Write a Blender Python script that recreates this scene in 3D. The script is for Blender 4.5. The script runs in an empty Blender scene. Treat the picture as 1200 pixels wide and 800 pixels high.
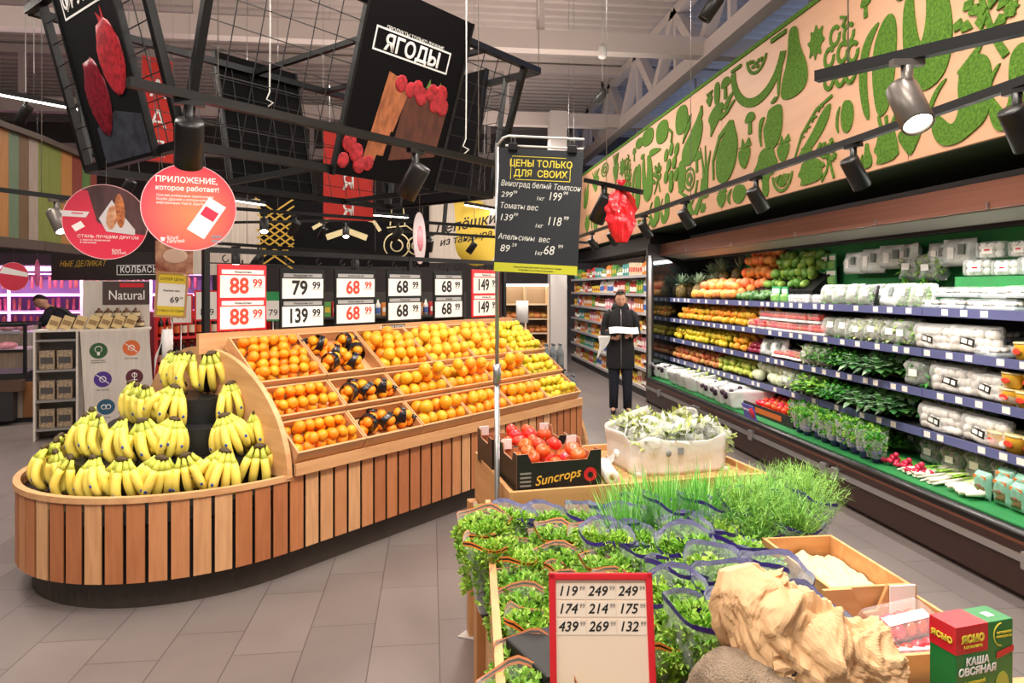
import bpy, bmesh, math, random
from mathutils import Matrix, Vector, Euler, noise
PI = math.pi
sc = bpy.context.scene
COL = sc.collection
# ---------------------------------------------------------------- camera
EYE = 1.6
SA, CA = 0.1179, 0.9930
cam_d = bpy.data.cameras.new('camera'); cam = bpy.data.objects.new('camera', cam_d); COL.objects.link(cam)
cam.location = (0, 0, EYE); cam.rotation_euler = (PI/2, 0, -math.asin(SA))
cam_d.sensor_width = 36; cam_d.lens = 24; cam_d.shift_y = -62/1200
cam_d.clip_start = 0.05; cam_d.clip_end = 200
sc.camera = cam
# ---------------------------------------------------------------- view, world, large lamps
vs = sc.view_settings
vs.view_transform = 'Standard'; vs.look = 'None'; vs.gamma = 1.0; vs.use_curve_mapping = False
vs.exposure = 0.0
sc.cycles.use_denoising = True
sc.cycles.max_bounces = 7; sc.cycles.transparent_max_bounces = 24
sc.cycles.caustics_reflective = False; sc.cycles.caustics_refractive = False
sc.cycles.sample_clamp_indirect = 4.0
world = bpy.data.worlds.new('world'); sc.world = world; world.use_nodes = True
world.node_tree.nodes['Background'].inputs[0].default_value = (1.0, 0.93, 0.86, 1)
world.node_tree.nodes['Background'].inputs[1].default_value = 0.45

def area_lamp(name, loc, sx, sy, power, col=(1, .92, .83), rot=(0, 0, 0)):
    d = bpy.data.lights.new(name, 'AREA'); d.shape = 'RECTANGLE'; d.size = sx; d.size_y = sy
    d.energy = power; d.color = col
    o = bpy.data.objects.new(name, d); COL.objects.link(o); o.location = loc; o.rotation_euler = rot
    return o
def spot_lamp(name, loc, target, power, angle=50, blend=.6, radius=.05, col=(1, .9, .78)):
    d = bpy.data.lights.new(name, 'SPOT'); d.energy = power; d.spot_size = math.radians(angle); d.spot_blend = blend
    d.shadow_soft_size = radius; d.color = col
    o = bpy.data.objects.new(name, d); COL.objects.link(o); o.location = loc
    v = Vector(target) - Vector(loc); o.rotation_euler = v.to_track_quat('-Z', 'Y').to_euler()
    return o
# long ceiling luminaires over the sales floor (z 4.5, above the picture)
for (lx, ly, pw) in ((-3.0, 1.0, 120), (0.2, 0.6, 120), (1.6, 2.6, 130), (-3.2, 4.4, 90), (0.4, 4.4, 90), (-5.5, 7.6, 110), (1.4, 8.6, 120), (-1.6, 9.5, 100), (1.6, 12.6, 120)):
    area_lamp('ceiling_luminaire_light', (lx, ly, 4.5), .35, 2.2, pw)
    area_lamp('ceiling_luminaire_uplight', (lx, ly, 3.9), 3.0, 3.4, pw*.30, (1, .86, .78), (PI, 0, 0))  # unseen upward fill panel, added to brighten the roof deck; no fixture of the shop

# ---------------------------------------------------------------- where things stand
def ray(px, py):
    t = (px-600)/800; h = (338-py)/800
    return (t*CA + SA, CA - t*SA, h)          # per metre of depth
def at_z(px, py, z):
    a, b, h = ray(px, py); d = (z-EYE)/h; return Vector((a*d, b*d, z))
def at_x(px, py, x):
    a, b, h = ray(px, py); d = x/a; return Vector((x, b*d, EYE+h*d))
def at_y(px, py, y):
    a, b, h = ray(px, py); d = y/b; return Vector((a*d, y, EYE+h*d))
def at_d(px, py, d):
    a, b, h = ray(px, py); return Vector((a*d, b*d, EYE+h*d))
Q = math.sqrt(.5)
def isl(s, p, z): return Vector(((s+p)*Q, (s-p)*Q, z))       # the island's own axes: s along it, p towards its front
def at_p(px, py, p):
    a, b, h = ray(px, py); d = p/((a-b)*Q); return Vector((a*d, b*d, EYE+h*d))
def at_s(px, py, s):
    a, b, h = ray(px, py); d = s/((a+b)*Q); return Vector((a*d, b*d, EYE+h*d))

# ---------------------------------------------------------------- objects, names, labels
def tag(o, label=None, cat=None, group=None, kind=None):
    if label: o['label'] = label
    if cat: o['category'] = cat
    if group: o['group'] = group
    if kind: o['kind'] = kind
    return o
def thing(name, label, cat, loc=(0, 0, 0), rz=0, group=None, rot=None):
    o = bpy.data.objects.new(name, None); COL.objects.link(o); o.empty_display_size = .05
    o.location = loc; o.rotation_euler = rot if rot else (0, 0, rz)
    return tag(o, label, cat, group)
KIDS = {}
def adopt(o, parent):
    if parent is not None:
        o.parent = parent; KIDS.setdefault(parent.name, []).append(o)
def children(o): return KIDS.get(o.name, [])
def copy_tree(o, parent=None, loc=None, rot=None, scale=None, label=None, group=None, depth=9):
    c = o.copy(); COL.objects.link(c)
    if parent is not None: adopt(c, parent)
    if loc is not None: c.location = loc
    if rot is not None: c.rotation_euler = rot
    if scale is not None: c.scale = scale if hasattr(scale, '__len__') else (scale,)*3
    if label: c['label'] = label
    if group: c['group'] = group
    if depth > 0:
        for ch in children(o): copy_tree(ch, c, depth=depth-1)
    return c
class Stock:
    """first use hands out the model itself, later uses copies of it"""
    def __init__(self, o): self.o = o; self.n = 0
    def put(self, loc, rot=(0, 0, 0), scale=1, label=None, group=None):
        s = scale if hasattr(scale, '__len__') else (scale,)*3
        if self.n == 0:
            self.n = 1; o = self.o
            o.location = loc; o.rotation_euler = rot; o.scale = s
            if label: o['label'] = label
            if group: o['group'] = group
            return o
        return copy_tree(self.o, None, loc, rot, s, label, group)

# ---------------------------------------------------------------- mesh collector
I4 = Matrix.Identity(4)
def T(x=0, y=0, z=0): return Matrix.Translation((x, y, z))
def Rx(a): return Matrix.Rotation(a, 4, 'X')
def Ry(a): return Matrix.Rotation(a, 4, 'Y')
def Rz(a): return Matrix.Rotation(a, 4, 'Z')
def S(x, y=None, z=None):
    if y is None: y = z = x
    return Matrix.Diagonal((x, y, z, 1))
class MB:
    def __init__(self): self.v = []; self.f = []; self.mi = []; self.sm = []; self.M = I4
    def add(self, vs_, fs_, mi=0, smooth=False, M=None):
        b = len(self.v); m = self.M @ M if M is not None else self.M
        self.v += [tuple(m @ Vector(p)) for p in vs_]
        for f in fs_:
            self.f.append(tuple(b+i for i in f)); self.mi.append(mi); self.sm.append(smooth)
        return self
    def box(self, x0, x1, y0, y1, z0, z1, mi=0, M=None, bev=0):
        if bev > 0:
            b = min(bev, abs(x1-x0)*.45, abs(y1-y0)*.45, abs(z1-z0)*.45)
            bm = bmesh.new(); bmesh.ops.create_cube(bm, size=1)
            bmesh.ops.scale(bm, vec=(x1-x0, y1-y0, z1-z0), verts=bm.verts)
            bmesh.ops.translate(bm, vec=((x0+x1)/2, (y0+y1)/2, (z0+z1)/2), verts=bm.verts)
            bmesh.ops.bevel(bm, geom=list(bm.edges), offset=b, segments=2, affect='EDGES', profile=.6)
            bm.verts.index_update()
            self.add([v.co[:] for v in bm.verts], [[v.index for v in f.verts] for f in bm.faces], mi, False, M); bm.free()
            return self
        return self.add([(x0,y0,z0),(x1,y0,z0),(x1,y1,z0),(x0,y1,z0),(x0,y0,z1),(x1,y0,z1),(x1,y1,z1),(x0,y1,z1)],
                        [(0,3,2,1),(4,5,6,7),(0,1,5,4),(1,2,6,5),(2,3,7,6),(3,0,4,7)], mi, False, M)
    def bar(self, a, b, w, h=None, mi=0, up=(0, 0, 1)):
        a = Vector(a); b = Vector(b); h = h or w
        d = b-a; L = d.length
        if L < 1e-6: return self
        d.normalize(); u = Vector(up)
        if abs(d.dot(u)) > .98: u = Vector((1, 0, 0))
        r = d.cross(u).normalized(); u = r.cross(d)
        p = []
        for q in (a, b):
            for (i, j) in ((-1,-1),(1,-1),(1,1),(-1,1)): p.append(q + r*(i*w/2) + u*(j*h/2))
        return self.add(p, [(3,2,1,0),(4,5,6,7),(0,1,5,4),(1,2,6,5),(2,3,7,6),(3,0,4,7)], mi)
    def tube(self, pts, r, n=8, mi=0, smooth=True, caps=True, flat=1.0, up=(0, 0, 1)):
        pts = [Vector(p) for p in pts]; N = len(pts)
        rs = r if hasattr(r, '__len__') else [r]*N
        vs_ = []; prev = None
        for i, p in enumerate(pts):
            d = (pts[min(i+1, N-1)] - pts[max(i-1, 0)])
            if d.length < 1e-9: d = Vector((0, 0, 1))
            d.normalize()
            if prev is None:
                u = Vector(up)
                if abs(d.dot(u)) > .95: u = Vector((1, 0, 0)) if abs(d.x) < .9 else Vector((0, 1, 0))
            else: u = prev
            s_ = d.cross(u)
            if s_.length < 1e-6: s_ = d.orthogonal()
            s_.normalize(); u = s_.cross(d).normalized(); prev = u
            for k in range(n):
                a = 2*PI*k/n; vs_.append(p + s_*(math.cos(a)*rs[i]) + u*(math.sin(a)*rs[i]*flat))
        fs_ = [(i*n+k, i*n+(k+1) % n, (i+1)*n+(k+1) % n, (i+1)*n+k) for i in range(N-1) for k in range(n)]
        if caps: fs_ += [tuple(range(n-1, -1, -1)), tuple((N-1)*n+k for k in range(n))]
        return self.add(vs_, fs_, mi, smooth)
    def lathe(self, prof, n=16, mi=0, smooth=True, M=None, caps=True):
        vs_ = [(r*math.cos(2*PI*k/n), r*math.sin(2*PI*k/n), z) for (r, z) in prof for k in range(n)]
        m = len(prof)
        fs_ = [(i*n+k, i*n+(k+1) % n, (i+1)*n+(k+1) % n, (i+1)*n+k) for i in range(m-1) for k in range(n)]
        if caps: fs_ += [tuple(range(n-1, -1, -1)), tuple((m-1)*n+k for k in range(n))]
        return self.add(vs_, fs_, mi, smooth, M)
    def ball(self, c, r, nu=12, nv=8, sc_=(1, 1, 1), mi=0, M=None, amp=0, freq=3, seed=0):
        vs_ = [(0, 0, -1)]
        for j in range(1, nv):
            th = PI*j/nv - PI/2
            for k in range(nu):
                a = 2*PI*k/nu; vs_.append((math.cos(th)*math.cos(a), math.cos(th)*math.sin(a), math.sin(th)))
        vs_.append((0, 0, 1))
        out = []
        for p in vs_:
            q = Vector(p); g = 1.0
            if amp: g += amp*noise.noise(q*freq + Vector((seed*3.7, seed*1.3, seed)))
            out.append((c[0]+q.x*r*sc_[0]*g, c[1]+q.y*r*sc_[1]*g, c[2]+q.z*r*sc_[2]*g))
        fs_ = [(0, 1+(k+1) % nu, 1+k) for k in range(nu)]
        for j in range(nv-2):
            for k in range(nu):
                a = 1+j*nu+k; b = 1+j*nu+(k+1) % nu; fs_.append((a, b, b+nu, a+nu))
        top = len(out)-1; o = 1+(nv-2)*nu
        fs_ += [(o+k, o+(k+1) % nu, top) for k in range(nu)]
        return self.add(out, fs_, mi, True, M)
    def prism(self, poly, t0, t1, M=None, mi=0, mi_side=None):
        """poly in (u, v), extruded along the third axis from t0 to t1 (M places it)"""
        n = len(poly)
        a = sum(poly[i][0]*poly[(i+1) % n][1]-poly[(i+1) % n][0]*poly[i][1] for i in range(n))
        if a < 0: poly = poly[::-1]
        if t0 > t1: t0, t1 = t1, t0
        vs_ = [(u, v, t0) for u, v in poly]+[(u, v, t1) for u, v in poly]
        self.add(vs_, [tuple(range(n-1, -1, -1)), tuple(range(n, 2*n))], mi, False, M)
        b = len(self.v)-2*n
        for i in range(n):
            j = (i+1) % n
            self.f.append((b+i, b+j, b+n+j, b+n+i)); self.mi.append(mi if mi_side is None else mi_side); self.sm.append(False)
        return self
    def sheet(self, fn, nu, nv, mi=0, smooth=True, wrap=False, thick=0):
        vs_ = [fn(i/nu, j/nv) for j in range(nv+1) for i in range(nu+(0 if wrap else 1))]
        w = nu if wrap else nu+1
        fs_ = [(j*w+i, j*w+(i+1) % w, (j+1)*w+(i+1) % w, (j+1)*w+i) for j in range(nv) for i in range(nu)]
        return self.add(vs_, fs_, mi, smooth)
    def build(self, name, mats, parent=None, loc=None, rot=None):
        me = bpy.data.meshes.new(name); me.from_pydata(self.v, [], self.f)
        if not isinstance(mats, (list, tuple)): mats = [mats]
        for m in mats: me.materials.append(m)
        me.polygons.foreach_set('material_index', self.mi)
        me.polygons.foreach_set('use_smooth', self.sm)
        me.update()
        o = bpy.data.objects.new(name, me); COL.objects.link(o); adopt(o, parent)
        if loc is not None: o.location = loc
        if rot is not None: o.rotation_euler = rot
        return o
def solidify(o, t, offset=0):
    m = o.modifiers.new('thickness', 'SOLIDIFY'); m.thickness = t; m.offset = offset; return o
def subsurf(o, n=1):
    m = o.modifiers.new('smooth', 'SUBSURF'); m.levels = n; m.render_levels = n; return o

def lettering(name, body, size, M, mat, parent, align='CENTER', shear=0.0, bold=0.0, depth=.0012, sx=1.0, spacing=1.0, line=1.0):
    """words as a thin raised mesh: M maps x right, y up, z out of the face"""
    cu = bpy.data.curves.new(name, 'FONT'); cu.body = body; cu.size = size; cu.align_x = align; cu.align_y = 'CENTER'
    cu.shear = shear; bold = abs(bold); cu.bevel_depth = bold; cu.bevel_resolution = 0; cu.extrude = depth/2; cu.space_character = spacing; cu.space_line = line; cu.resolution_u = 3
    to = bpy.data.objects.new(name+'_curve', cu); COL.objects.link(to)
    me = bpy.data.meshes.new_from_object(to); me.name = name
    bpy.data.objects.remove(to); bpy.data.curves.remove(cu)
    me.transform(M @ T(0, 0, depth/2) @ S(sx, 1, 1 if not bold else depth/(depth+2*bold))); me.materials.clear(); me.materials.append(mat)
    o = bpy.data.objects.new(name, me); COL.objects.link(o); adopt(o, parent)
    return o
def frame_M(origin, right, up):
    r = Vector(right).normalized(); u = Vector(up).normalized(); n = r.cross(u).normalized(); u = n.cross(r)
    m = Matrix((r, u, n)).transposed().to_4x4(); m.translation = Vector(origin); return m

# ---------------------------------------------------------------- materials
def lin(h):
    h = h.lstrip('#'); o = []
    for i in (0, 2, 4):
        c = int(h[i:i+2], 16)/255; o.append(c/12.92 if c <= .04045 else ((c+.055)/1.055)**2.4)
    return (*o, 1)
MATS = {}
def new_mat(name):
    m = bpy.data.materials.new(name); m.use_nodes = True; MATS[name] = m
    return m, m.node_tree.nodes, m.node_tree.links, m.node_tree.nodes['Principled BSDF']
def mat(name, col, rough=.5, metal=0, bump=0, bscale=40, vary=0, vscale=8, rnd=0, stretch=None, emit=0, spec=None, sss=0, col2=None, coat=0):
    """plain procedural material: colour broken up by noise (vary / col2), bump by noise, rnd = per object variation"""
    if name in MATS: return MATS[name]
    m, N, L, b = new_mat(name)
    b.inputs['Roughness'].default_value = rough; b.inputs['Metallic'].default_value = metal
    if spec is not None: b.inputs['Specular IOR Level'].default_value = spec
    if coat: b.inputs['Coat Weight'].default_value = coat; b.inputs['Coat Roughness'].default_value = .15
    if sss: b.inputs['Subsurface Weight'].default_value = sss; b.inputs['Subsurface Radius'].default_value = (.02, .01, .005)
    c = lin(col); src = None
    tc = N.new('ShaderNodeTexCoord'); co = tc.outputs['Object']
    if stretch:
        mp = N.new('ShaderNodeMapping'); mp.inputs['Scale'].default_value = stretch; L.new(co, mp.inputs[0]); co = mp.outputs[0]
    if vary or col2:
        nz = N.new('ShaderNodeTexNoise'); nz.inputs['Scale'].default_value = vscale; nz.inputs['Detail'].default_value = 4; L.new(co, nz.inputs['Vector'])
        rp = N.new('ShaderNodeValToRGB'); L.new(nz.outputs[0], rp.inputs[0])
        rp.color_ramp.elements[0].position = .35; rp.color_ramp.elements[1].position = .65
        c2 = lin(col2) if col2 else (*[min(1, x*(1+vary)) for x in c[:3]], 1)
        c1 = c if col2 else (*[x*(1-vary) for x in c[:3]], 1)
        rp.color_ramp.elements[0].color = c1; rp.color_ramp.elements[1].color = c2; src = rp.outputs[0]
    if rnd:
        oi = N.new('ShaderNodeObjectInfo'); hs = N.new('ShaderNodeHueSaturation')
        mr = N.new('ShaderNodeMapRange'); mr.inputs[3].default_value = .5-rnd*.06; mr.inputs[4].default_value = .5+rnd*.06
        mv = N.new('ShaderNodeMapRange'); mv.inputs[3].default_value = 1+rnd*.4; mv.inputs[4].default_value = 1-rnd*.5
        L.new(oi.outputs['Random'], mr.inputs[0]); L.new(oi.outputs['Random'], mv.inputs[0])
        L.new(mr.outputs[0], hs.inputs['Hue']); L.new(mv.outputs[0], hs.inputs['Value'])
        if src: L.new(src, hs.inputs['Color'])
        else: hs.inputs['Color'].default_value = c
        src = hs.outputs[0]
    if src: L.new(src, b.inputs['Base Color'])
    else: b.inputs['Base Color'].default_value = c
    if bump:
        nb = N.new('ShaderNodeTexNoise'); nb.inputs['Scale'].default_value = bscale; nb.inputs['Detail'].default_value = 3; L.new(co, nb.inputs['Vector'])
        bp = N.new('ShaderNodeBump'); bp.inputs['Strength'].default_value = bump; bp.inputs['Distance'].default_value = .01
        L.new(nb.outputs[0], bp.inputs['Height']); L.new(bp.outputs[0], b.inputs['Normal'])
    if emit:
        b.inputs['Emission Color'].default_value = c; b.inputs['Emission Strength'].default_value = emit
    return m
def wood(name, c1, c2, axis='Z', scale=6, rough=.5, rnd=0):
    """grain running along one axis of the object"""
    if name in MATS: return MATS[name]
    st = {'X': (.12, 1, 1), 'Y': (1, .12, 1), 'Z': (1, 1, .12)}[axis]
    m, N, L, b = new_mat(name)
    tc = N.new('ShaderNodeTexCoord'); mp = N.new('ShaderNodeMapping'); mp.inputs['Scale'].default_value = st
    L.new(tc.outputs['Object'], mp.inputs[0])
    nz = N.new('ShaderNodeTexNoise'); nz.inputs['Scale'].default_value = scale*4; nz.inputs['Detail'].default_value = 6; nz.inputs['Distortion'].default_value = .6
    L.new(mp.outputs[0], nz.inputs['Vector'])
    rp = N.new('ShaderNodeValToRGB'); rp.color_ramp.elements[0].position = .3; rp.color_ramp.elements[1].position = .7
    rp.color_ramp.elements[0].color = lin(c1); rp.color_ramp.elements[1].color = lin(c2); L.new(nz.outputs[0], rp.inputs[0])
    src = rp.outputs[0]
    if rnd:
        oi = N.new('ShaderNodeObjectInfo'); hs = N.new('ShaderNodeHueSaturation'); mv = N.new('ShaderNodeMapRange')
        mv.inputs[3].default_value = 1-rnd; mv.inputs[4].default_value = 1+rnd
        L.new(oi.outputs['Random'], mv.inputs[0]); L.new(mv.outputs[0], hs.inputs['Value']); L.new(src, hs.inputs['Color']); src = hs.outputs[0]
    L.new(src, b.inputs['Base Color']); b.inputs['Roughness'].default_value = rough
    bp = N.new('ShaderNodeBump'); bp.inputs['Strength'].default_value = .15; bp.inputs['Distance'].default_value = .004
    L.new(nz.outputs[0], bp.inputs['Height']); L.new(bp.outputs[0], b.inputs['Normal'])
    return m
def film(name, col='#ffffff', clear=.8, rough=.15, bump=.6, bscale=30, edge=.5):
    """crinkled clear plastic: mostly see-through, glossy at grazing angles"""
    if name in MATS: return MATS[name]
    m, N, L, b = new_mat(name)
    b.inputs['Base Color'].default_value = lin(col); b.inputs['Roughness'].default_value = rough
    tr = N.new('ShaderNodeBsdfTransparent'); tr.inputs[0].default_value = (1, 1, 1, 1)
    mx = N.new('ShaderNodeMixShader'); lw = N.new('ShaderNodeLayerWeight'); lw.inputs[0].default_value = .35
    mr = N.new('ShaderNodeMapRange'); mr.inputs[3].default_value = 1-clear; mr.inputs[4].default_value = min(1, 1-clear+edge)
    tc = N.new('ShaderNodeTexCoord'); nz = N.new('ShaderNodeTexNoise'); nz.inputs['Scale'].default_value = bscale; nz.inputs['Detail'].default_value = 3
    L.new(tc.outputs['Object'], nz.inputs['Vector'])
    bp = N.new('ShaderNodeBump'); bp.inputs['Strength'].default_value = bump; bp.inputs['Distance'].default_value = .01
    L.new(nz.outputs[0], bp.inputs['Height']); L.new(bp.outputs[0], b.inputs['Normal']); L.new(bp.outputs[0], lw.inputs['Normal'])
    L.new(lw.outputs['Facing'], mr.inputs[0]); L.new(mr.outputs[0], mx.inputs[0])
    L.new(tr.outputs[0], mx.inputs[1]); L.new(b.outputs[0], mx.inputs[2])
    L.new(mx.outputs[0], N['Material Output'].inputs['Surface'])
    return m
def glow(name, col, strength):
    if name in MATS: return MATS[name]
    m, N, L, b = new_mat(name)
    b.inputs['Base Color'].default_value = lin(col); b.inputs['Emission Color'].default_value = lin(col); b.inputs['Emission Strength'].default_value = strength
    return m
BLACK = mat('black metal', '#0e0e0f', .45, .3)
DARK = mat('dark grey metal', '#2c2a2a', .5, .2)
WHITE = mat('white paint', '#e8e6e2', .5)
STEEL = mat('brushed steel', '#b8b8b8', .3, .9)
INK = mat('black ink', '#151515', .6)
WINK = mat('white ink', '#f5f3f0', .6)
RED = mat('red plastic', '#d8202c', .35)
PAPER = mat('white paper', '#efece6', .7)
CLEAR = film('clear film', '#ffffff', .86, .12, .8, 26, .5)
HAZY = film('hazy film', '#eef2f0', .62, .2, .8, 22, .35)
GLASS = film('window glass', '#ffffff', .94, .02, 0, 5, .2)
# ================================================================ the room
def floor_mat():
    m, N, L, b = new_mat('floor tiles')
    tc = N.new('ShaderNodeTexCoord'); mp = N.new('ShaderNodeMapping')
    mp.inputs['Rotation'].default_value = (0, 0, PI/2); mp.inputs['Location'].default_value = (.1, -.037, 0)
    L.new(tc.outputs['Object'], mp.inputs[0])
    br = N.new('ShaderNodeTexBrick'); br.offset = .36; br.offset_frequency = 2
    br.inputs['Scale'].default_value = 1; br.inputs['Brick Width'].default_value = .6; br.inputs['Row Height'].default_value = .3
    br.inputs['Mortar Size'].default_value = .0022; br.inputs['Mortar Smooth'].default_value = .1; br.inputs['Bias'].default_value = 0
    br.inputs['Color1'].default_value = lin('#756c69'); br.inputs['Color2'].default_value = lin('#7e7470'); br.inputs['Mortar'].default_value = lin('#4e4745')
    L.new(mp.outputs[0], br.inputs['Vector'])
    nz = N.new('ShaderNodeTexNoise'); nz.inputs['Scale'].default_value = 2.5; nz.inputs['Detail'].default_value = 6; L.new(tc.outputs['Object'], nz.inputs['Vector'])
    mx = N.new('ShaderNodeMix'); mx.data_type = 'RGBA'; mx.blend_type = 'MULTIPLY'; mx.inputs['Factor'].default_value = .35
    rp = N.new('ShaderNodeValToRGB'); rp.color_ramp.elements[0].position = .3; rp.color_ramp.elements[0].color = (.62, .6, .6, 1); rp.color_ramp.elements[1].position = .7
    L.new(nz.outputs[0], rp.inputs[0]); L.new(br.outputs['Color'], mx.inputs['A']); L.new(rp.outputs[0], mx.inputs['B'])
    L.new(mx.outputs['Result'], b.inputs['Base Color']); b.inputs['Roughness'].default_value = .38
    bp = N.new('ShaderNodeBump'); bp.inputs['Strength'].default_value = .3; bp.inputs['Distance'].default_value = .002; bp.invert = True
    L.new(br.outputs['Fac'], bp.inputs['Height']); L.new(bp.outputs[0], b.inputs['Normal'])
    return m
b = MB(); b.box(-14, 7, -3, 20, -.1, 0); tag(b.build('floor', floor_mat()), kind='structure')
# corrugated roof deck
b = MB(); n = 0; vs_ = []; y = -3.0; prof = []
while y < 20:
    prof += [(y, 6.2), (y+.1, 6.2), (y+.14, 6.12), (y+.24, 6.12)]; y += .28
for (yy, zz) in prof: vs_ += [(-14, yy, zz), (7, yy, zz)]
b.add(vs_, [(2*i, 2*i+1, 2*i+3, 2*i+2) for i in range(len(prof)-1)]); b.box(-14, 7, -3, 20, 6.25, 6.3)
tag(b.build('ceiling', mat('roof deck', '#d9cfc9', .6, .1, vary=.05, vscale=1)), kind='structure')
DWALL = mat('charcoal wall', '#262324', .8, vary=.1, vscale=2)
LWALL = mat('pale wall', '#cfc8c2', .8)
for nm, bx in (('wall_left', (-14, -13.9, -3, 20, 0, 6.2)), ('wall_right', (6.9, 7, -3, 20, 0, 6.2)), ('wall_back', (-14, 7, 19.9, 20, 0, 6.2))):
    b = MB(); b.box(*bx); tag(b.build(nm, mat('far wall', '#6f6865', .8)), kind='structure')
# roof trusses: white steel, across the hall and one along it above the fridge wall
TRUSS = mat('white painted steel', '#d8cec8', .5)
def truss_x(y):
    b = MB(); b.bar((-13.8, y, 5.0), (6.9, y, 5.0), .2, .26); b.bar((-13.8, y, 6.02), (6.9, y, 6.02), .16, .16)
    for x in (-12, -7.5, -3, 1.5, 5.5): b.bar((x, y, 5.0), (x, y, 6.0), .1, .1)
    return b.build('roof_truss', TRUSS)
for i, y in enumerate((5.0, 9.3, 13.6, 17.8)):
    o = truss_x(y); tag(o, kind='structure'); o.name = 'ceiling_beam' if i == 0 else 'ceiling_beam.%03d' % i
b = MB(); b.bar((3.9, -3, 4.95), (3.9, 19.8, 4.95), .2, .22); b.bar((3.9, -3, 6.0), (3.9, 19.8, 6.0), .16, .16)
y = -2.5
while y < 19:
    b.bar((3.9, y, 5.0), (3.9, y+1.0, 6.0), .16, .16); b.bar((3.9, y+1.0, 6.0), (3.9, y+2.0, 5.0), .16, .16); b.bar((3.9, y+1, 5.0), (3.9, y+1, 6.0), .09, .09); y += 2.0
tag(b.build('ceiling_truss', TRUSS), kind='structure')
# bluish daylight strip wall window high behind the mural
b = MB(); b.box(6.86, 6.9, 2, 19, 4.4, 6.0); tag(b.build('window_1', glow('daylight pane', '#9db8e8', 1.1)), kind='structure')

# ---------------------------------------------------------------- bulkhead with the moss mural above the fridge
MX = 3.0
b = MB(); b.box(MX, MX+.9, 1.2, 15, 2.40, 3.8); b.box(MX, MX+.12, 15, 15.1, 2.4, 3.8)
tag(b.build('wall_bulkhead', mat('dark green soffit', '#1d3a1c', .8)), kind='structure')
mural = thing('mural', 'long beige mural panel with green moss fruit and vegetables above the fridge', 'mural', (MX, 8, 2.4))
BEIGE = mat('beige veneer', '#cb9c7a', .55, vary=.05, vscale=3, stretch=(1, .3, 3))
MOSS = mat('green moss', '#5f8a22', .95, bump=1.0, bscale=160, col2='#3f6a12', vscale=55)
b = MB(); 
for k in range(5):
    y0 = 1.2 + k*2.76; b.box(-.03, -.001, y0-8, y0+2.752-8, .0, 1.41)
b.build('backing_panel', BEIGE, mural)
b = MB(); b.box(-.04, 0, 1.2-8, 7, 1.411, 1.45); b.build('moss_edging', MOSS, mural)
def smooth(pts, n=2):
    for _ in range(n):
        o = []
        for i in range(len(pts)):
            a, c = pts[i], pts[(i+1) % len(pts)]
            o += [(a[0]*.75+c[0]*.25, a[1]*.75+c[1]*.25), (a[0]*.25+c[0]*.75, a[1]*.25+c[1]*.75)]
        pts = o
    return pts
def ell(cx, cy, rx, ry, n=18, a=0):
    return [(cx+rx*math.cos(t)*math.cos(a)-ry*math.sin(t)*math.sin(a), cy+rx*math.cos(t)*math.sin(a)+ry*math.sin(t)*math.cos(a)) for t in [2*PI*i/n for i in range(n)]]
def band(c, r0, r1, a0, a1, n=14, sy=1):
    p = [(c[0]+r1*math.cos(a0+(a1-a0)*i/n), c[1]+sy*r1*math.sin(a0+(a1-a0)*i/n)) for i in range(n+1)]
    return p + [(c[0]+r0*math.cos(a1+(a0-a1)*i/n), c[1]+sy*r0*math.sin(a1+(a0-a1)*i/n)) for i in range(n+1)]
def strip(pts, w0, w1):
    L_, R_ = [], []
    for i, p in enumerate(pts):
        a = pts[max(i-1, 0)]; c = pts[min(i+1, len(pts)-1)]; d = Vector((c[0]-a[0], c[1]-a[1])).normalized(); w = w0+(w1-w0)*i/(len(pts)-1)
        L_.append((p[0]-d.y*w, p[1]+d.x*w)); R_.append((p[0]+d.y*w, p[1]-d.x*w))
    return L_ + R_[::-1]
def m_pear(): return [smooth([(-.12,.5),(.16,.5),(.22,.2),(.5,-.15),(.48,-.42),(.1,-.5),(-.4,-.45),(-.36,-.2),(-.14,.1)]), smooth([(-.4,.1),(-.32,.12),(-.42,-.15),(-.46,-.4),(-.52,-.3),(-.5,-.05)])]
def m_apple(): return [smooth([(-.1,.28),(.15,.33),(.45,.3),(.5,0),(.4,-.35),(.18,-.5),(.02,-.44),(-.15,-.5),(-.25,-.2),(-.28,0),(-.12,.1)]), smooth([(-.2,.22),(-.45,.2),(-.5,-.1),(-.35,-.45),(-.4,-.1),(-.32,.1)]), smooth([(0,.4),(.2,.5),(.35,.45),(.15,.37)])]
def m_egg(): return [smooth([(.3,.3),(.42,.18),(.35,-.1),(.1,-.42),(-.25,-.5),(-.48,-.35),(-.42,-.1),(-.1,.1),(.12,.28)]), strip([(.2,.2),(.35,.38),(.36,.5)], .1, .03), smooth([(-.1,.22),(-.3,.1),(-.46,-.05),(-.34,.2),(-.05,.4)])]
def m_lemon(): return [smooth([(.3,.5),(.36,.36),(.5,.1),(.4,-.25),(.1,-.48),(-.25,-.44),(-.36,-.2),(-.25,.15),(.1,.36)]), strip([(.22,.44),(-.2,.3),(-.46,-.05),(-.44,-.35)], .05, .03)]
def m_shroom(): return [smooth([(-.5,.1),(-.3,.42),(0,.5),(.3,.42),(.5,.1),(.2,.02),(-.2,.02)],2), [(-.12,0),(.12,0),(.16,-.5),(-.14,-.5)]]
def m_melon():
    o = [band((0,.45), .78, .95, PI*1.02, PI*1.9, 20), band((0,.45), .3, .36, PI*1.02, PI*1.9)]
    for k in range(7):
        a = PI*(1.1+.11*k); r = .16 if k % 2 else .23
        o.append(ell(r*math.cos(a), .45+r*math.sin(a), .035, .05, 8, a))
    return [[(x*.55, y*.95) for x, y in p] for p in o] + [[(-.5,.46),(-.3,.46),(-.3,.4),(-.5,.4)], [(.26,.5),(.5,.5),(.5,.43),(.26,.43)]]
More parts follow.
